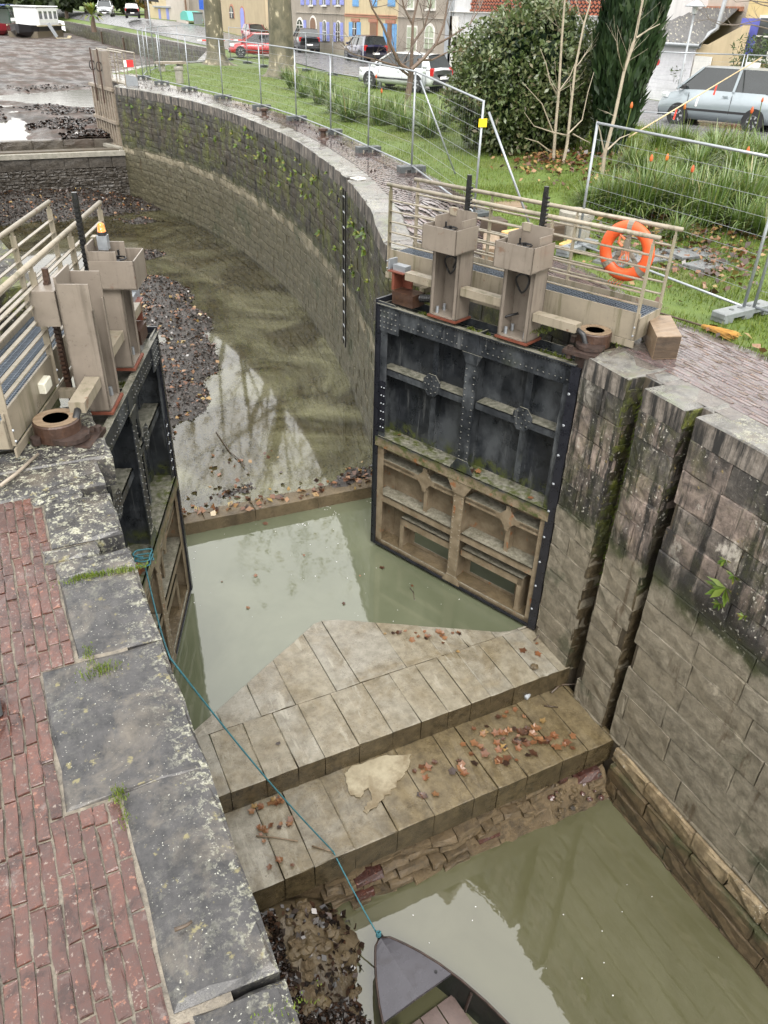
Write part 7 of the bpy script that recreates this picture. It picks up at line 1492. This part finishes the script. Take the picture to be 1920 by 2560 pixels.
for cx, cy, n, sx, sy in ((1265, 1850, 20, 45, 25), (1330, 1840, 22, 40, 22), (1300, 1890, 10, 60, 20), (1200, 1855, 10, 60, 40), (1400, 1850, 8, 30, 25), (620, 2020, 14, 25, 12), (690, 2000, 9, 25, 10), (665, 2080, 6, 30, 20), (720, 2060, 5, 25, 20), (1100, 1930, 9, 60, 40), (1060, 1985, 5, 20, 12), (1160, 1905, 6, 40, 30), (1280, 1790, 6, 60, 20), (680, 2170, 4, 40, 20)):
    for k in range(n):
        p = at(random.gauss(cx, sx * .6), random.gauss(cy, sy * .6), STEP2)
        if .6 < p.x < RX - .1 and 4.70 < p.y < 5.66: put_leaf(p.x, p.y, STEP2 + .008, 'curled orange brown plane leaf on the lower muddy step', 'leaves on the lower step')
for cx, cy, n, sx, sy in ((1080, 1600, 10, 30, 12), (1065, 1580, 6, 40, 10), (1120, 1570, 5, 40, 12), (1070, 1560, 4, 15, 6), (1330, 1620, 4, 30, 20), (700, 1860, 1, 5, 5), (1010, 1580, 3, 30, 15)):
    for k in range(n):
        p = at(random.gauss(cx, sx), random.gauss(cy, sy), SILL)
        if .6 < p.x < RX - .1 and 5.76 < p.y < ym(p.x) - .06: put_leaf(p.x, p.y, SILL + .008, 'orange brown plane leaf on the upper pale sill', 'leaves on the upper sill', .9)
for u in (1.30, 1.36, 1.42, 1.33, 1.38, .35, 2.85):
    p = gw(u + uni(-.03, .03), uni(-.2, -.05), -2.22); put_leaf(p.x, p.y, -2.22, 'dry leaf caught on the ledge of the black gate', 'leaves on the gate ledge')
for k in range(14):
    p = gw(uni(.8, 1.1), uni(-.25, .0), 0); q = Vector((2 * CX - p.x, p.y, -2.22)); put_leaf(q.x, q.y, q.z, 'dry leaf beside the coiled blue rope on the gate ledge', 'leaves by the coiled rope')
for px, py in ((555, 1455), (640, 1440), (620, 1520), (665, 1310), (1030, 1465), (955, 1420), (760, 1390), (1005, 1375), (860, 1510), (900, 1440)):
    p = at(px, py, POOLW); put_leaf(p.x, p.y, POOLW + .004, 'brown leaf floating on the green pool between the gates', 'leaves floating on the pool', .8)
def scatter(name, pts, size, mat, label, cat='leaf litter', flat=.5):
    n = len(pts); r = RNG; P = np.array(pts); nrm = np.stack([r.normal(size=n) * flat, r.normal(size=n) * flat, np.ones(n)], 1); nrm /= np.linalg.norm(nrm, axis=1)[:, None]; a = np.cross(nrm, r.normal(size=(n, 3))); a /= np.linalg.norm(a, axis=1)[:, None]; b = np.cross(nrm, a); s = (size * (.5 + r.random(n)))[:, None]; up = nrm * s * .3
    V = np.stack([P - a * s + up * .4, P + b * s * .7 + up, P + a * s, P - b * s * .7 + up * .7], 1).reshape(-1, 3); o = np_mesh(name, V, np.arange(4 * n).reshape(n, 4), MAT[mat], None, np.repeat(np.clip(r.random(n), 0, 1), 4)); tag(o, label, cat, kind='stuff')
# wet litter on the rubble bank
P = []
for k in range(20000):
    x, y = uni(.42, 2.2), uni(1.4, 4.6); z = mound(x, y)
    if z < LOWW - .03 or (x > 1.15 and y > 3.6 and uni(0, 1) < .90): continue
    P.append((x, y, z + uni(.005, .04)))
scatter('leaf_litter', P, .038, 'wet_leaf', 'dark wet leaves and twigs heaped on the bank at the wall foot', flat=.8)
# litter on the chamber mud and kerb
P = []; Q = []
for k in range(60000):
    x, y = uni(-1.5, 8.1), uni(11.3, 37.3); z = mudz(x, y)
    if not (2 * CX - wallx(y) < x < wallx(y) - .05): continue
    if z > CHW - .01:
        if inview(x, y, z): (P if uni(0, 1) < .90 else Q).append((x, y, z + .012))
    elif z > CHW - .12 and uni(0, 1) < .42 and inview(x, y, z): P.append((x, y, z + .008))
for k in range(150):
    x = uni(LX, RX); y = random.gauss(11.22 + (CX - x) * .045, .16)
    if y > 10.99 + (CX - x) * .045: Q.append((x, y, max(mudz(x, y), -4.082 if y < 11.33 else -9, CHW) + .008))
for px, py, n, s in ((1050, 1020 + 180, 60, .3), (900, 1200, 50, .35), (600, 1160, 16, .3), (560, 1240, 30, .4), (700, 1250, 20, .4), (480, 1290, 30, .3)):
    c = at(px, py, CHW)
    for k in range(n):
        x, y = random.gauss(c.x, s * 1.5), random.gauss(c.y, s * .6)
        if y > 11.2: Q.append((x, y, max(mudz(x, y), CHW) + .006))
scatter('leaf_litter', P, .034, 'wet_leaf', 'dark rotting leaves lying on the chamber mud'); scatter('leaf_litter', Q, .055, 'dead_leaf', 'orange leaves strewn along the kerb and mud of the chamber')
# litter on basin mud, lawn and under the bush
P = []
for k in range(16000):
    y = 39 + 26 * uni(0, 1) ** 1.5; x = uni(-1, wallx(y)); z = basz(x, y)
    if z > -1.86 and fbm(x * .5, y * .4, 5) > -.1 and inview(x, y, z): P.append((x, y, z + .02))
scatter('leaf_litter', P, .09, 'wet_leaf', 'dark wet leaves spread over the drained basin mud')
P = []
for px, py, n, sx, sy in ((1720, 600, 420, 110, 40), (1850, 560, 420, 60, 60), (1640, 560, 160, 70, 30), (1560, 480, 160, 60, 40), (1420, 450, 380, 60, 22), (1350, 440, 160, 40, 15), (1500, 560, 90, 60, 30), (1800, 660, 90, 70, 25), (1480, 720, 40, 120, 60), (1850, 870, 30, 50, 30)):
    for k in range(n):
        p = at(random.gauss(px, sx), random.gauss(py, sy), .1)
        if p.x > lawn_edge(p.y): P.append((p.x, p.y, zg(p.x, p.y) + uni(.02, .06)))
scatter('leaf_litter', P, .055, 'dead_leaf', 'brown fallen leaves on the lawn under the bush and poker plants', flat=.6)
P = [];
for k in range(500): y = uni(13, 40); x = wallx(y) + uni(.6, 1.6); P.append((x, y, zq(y) + .01))
scatter('leaf_litter', P, .03, 'wet_leaf', 'few dark leaf scraps on the wet brick quay')
# small things on the steps
p = at(1335, 1672, SILL); stone(.055, 900, 'cobble', 'loose_stone', (p.x, p.y, SILL + .04), 'single tan stone lying on the upper sill near its edge', 'stone', None)
p = at(1316, 1745, STEP2); cu_ = thing('plastic_cup', 'small pale blue plastic cup lying against the step', 'cup', (p.x, p.y, STEP2 + .05), .6); mb = MB(); mb.tube([(-.05, 0, 0), (.05, 0, 0)], [.038, .048], 14); mb.build('cup_body', MAT['gutter_zinc'], cu_, smooth=True); mb = MB(); mb.tube([(.05, 0, 0), (.058, 0, 0)], [.052, .052], 14); mb.build('rim', MAT['white_trim'], cu_)
p = at(930, 1950, STEP2); pw = thing('pale_patch', 'pale irregular flat patch on the lower step', 'wood slab', (p.x, p.y, STEP2)); out = [(745, 1985), (760, 1955), (810, 1935), (860, 1915), (910, 1895), (935, 1880), (1000, 1870), (1010, 1885), (985, 1905), (975, 1935), (955, 1960), (940, 1985), (915, 2005), (895, 2025), (880, 2028), (872, 2015), (858, 2030), (850, 2020), (860, 2000), (845, 1985), (830, 1998), (790, 2005), (755, 1998)]
out = [(400 + .7233 * a, 1500 + .7233 * b) for a, b in ((635, 600), (660, 575), (720, 550), (780, 532), (840, 530), (870, 530), (860, 570), (835, 600), (820, 640), (800, 662), (770, 680), (750, 710), (735, 720), (715, 735), (700, 725), (715, 705), (735, 690), (722, 652), (706, 650), (700, 680), (660, 670), (640, 640))]; out = [at(a + random.gauss(0, 3), b + random.gauss(0, 2), STEP2 + .03) for q0, q1 in zip(out, out[1:] + out[:1]) for a, b in (q0, ((q0[0] * 2 + q1[0]) / 3, (q0[1] * 2 + q1[1]) / 3), ((q0[0] + q1[0] * 2) / 3, (q0[1] + q1[1] * 2) / 3))]; mb = MB(); mb.prism([(q.x - p.x, q.y - p.y) for q in out], lambda a, b: Vector((a, b, .004)), lambda a, b: Vector((a, b, .016)))
m = M('patch_tan'); f = m.noise(6, 6, .7); m.bsdf(m.mix(m.mr(m.noise(2.5, 5, .7), .45, .65), m.mix(m.mr(f, .3, .7), (.24, .205, .14), (.36, .32, .225)), (.15, .115, .065)), .5, 0, m.bump(f, .4, .02)); MAT['patch_tan'] = m.m
mb.build('slab', MAT['patch_tan'], pw)  # thin ragged tan piece drawn for the pale patch on the step
def stick(px, z, r, lab, mat='beam_dark', lift=.0):
    P = [at(a, b, z + r + lift * i) for i, (a, b) in enumerate(px)]; mb = MB(); mb.tube([q - P[0] for q in P], [r * (1 - .4 * i / len(P)) for i in range(len(P))], 6); tag(mb.build('stick', MAT[mat], loc=P[0], smooth=True), lab, 'stick')
stick([(436, 2325), (455, 2318), (468, 2312), (480, 2303)], .02, .009, 'short dark twig lying on the near coping stone'); stick([(1335, 1602), (1352, 1585), (1370, 1540), (1375, 1522)], SILL, .012, 'dark crooked stick leaning by the gate heel', lift=.06); stick([(1350, 1592), (1385, 1625), (1410, 1645)], SILL, .010, 'thin stick lying along the pier foot on the sill'); stick([(1378, 1732), (1400, 1712), (1440, 1710), (1452, 1716)], STEP2, .016, 'dark forked stick against the pier on the lower step'); stick([(1360, 1764), (1395, 1768)], STEP2, .012, 'short dark stick on the lower step by the plastic cup'); stick([(640, 2090), (690, 2094), (745, 2103)], STEP2, .010, 'thin straight stick on the lower step near the rope', 'beam_wood'); stick([(780, 2115), (835, 2130)], STEP2, .010, 'thin stick under the rope at the step edge', 'beam_wood'); stick([(1025, 1470), (1033, 1480), (1036, 1500)], POOLW, .008, 'small dark twig floating in the green pool'); stick([(540, 1080), (575, 1130), (600, 1150), (612, 1165)], CHW, .012, 'dark branched twig standing in the shallow chamber water', lift=.01); stick([(0, 1215), (40, 1185), (95, 1135)], .01, .018, 'pale weathered stick lying on the mossy coping by the pivot collar', 'weathered_wood')
stick([(735, 2305), (760, 2290), (795, 2270)], LOWW + .1, .02, 'brown stick on the rubble bank', 'beam_dark')
# white lichen flecks of foam on the pool
P = []
for k in range(70): p = at(uni(480, 1330), uni(1280, 1560), POOLW); (P.append((p.x, p.y, POOLW + .003)) if RX > p.x > .8 and p.y < 11.2 and p.y > ym(min(max(p.x, LX), RX)) + .05 else None)
for k in range(22): p = at(uni(1000, 1800), uni(2050, 2500), LOWW); (P.append((p.x, p.y, LOWW + .003)) if p.x < RX - .2 and p.y < 4.3 else None)
for px, py in ((885, 1243), (925, 1252), (840, 1285), (815, 1270), (760, 1310)):
    for k in range(9): p = at(px + random.gauss(0, 9), py + random.gauss(0, 4), POOLW); P.append((p.x, p.y, POOLW + .004))
scatter('foam_flecks', P, .008, 'paper_white', 'tiny white flecks of foam floating on the green water', 'foam', .05)
# grey box edge standing on the near quay at the frame edge
mb = MB(); q = at(-10, 1790, .0); mb.box((0, 0, .09), (.30, .20, .18), ch=.01); tag(mb.build('cable_box', MAT['plastic_dark'], loc=(q.x - .12, q.y + .08, 0), rz=.05), 'dark grey box at the edge of the red brick paving', 'box')
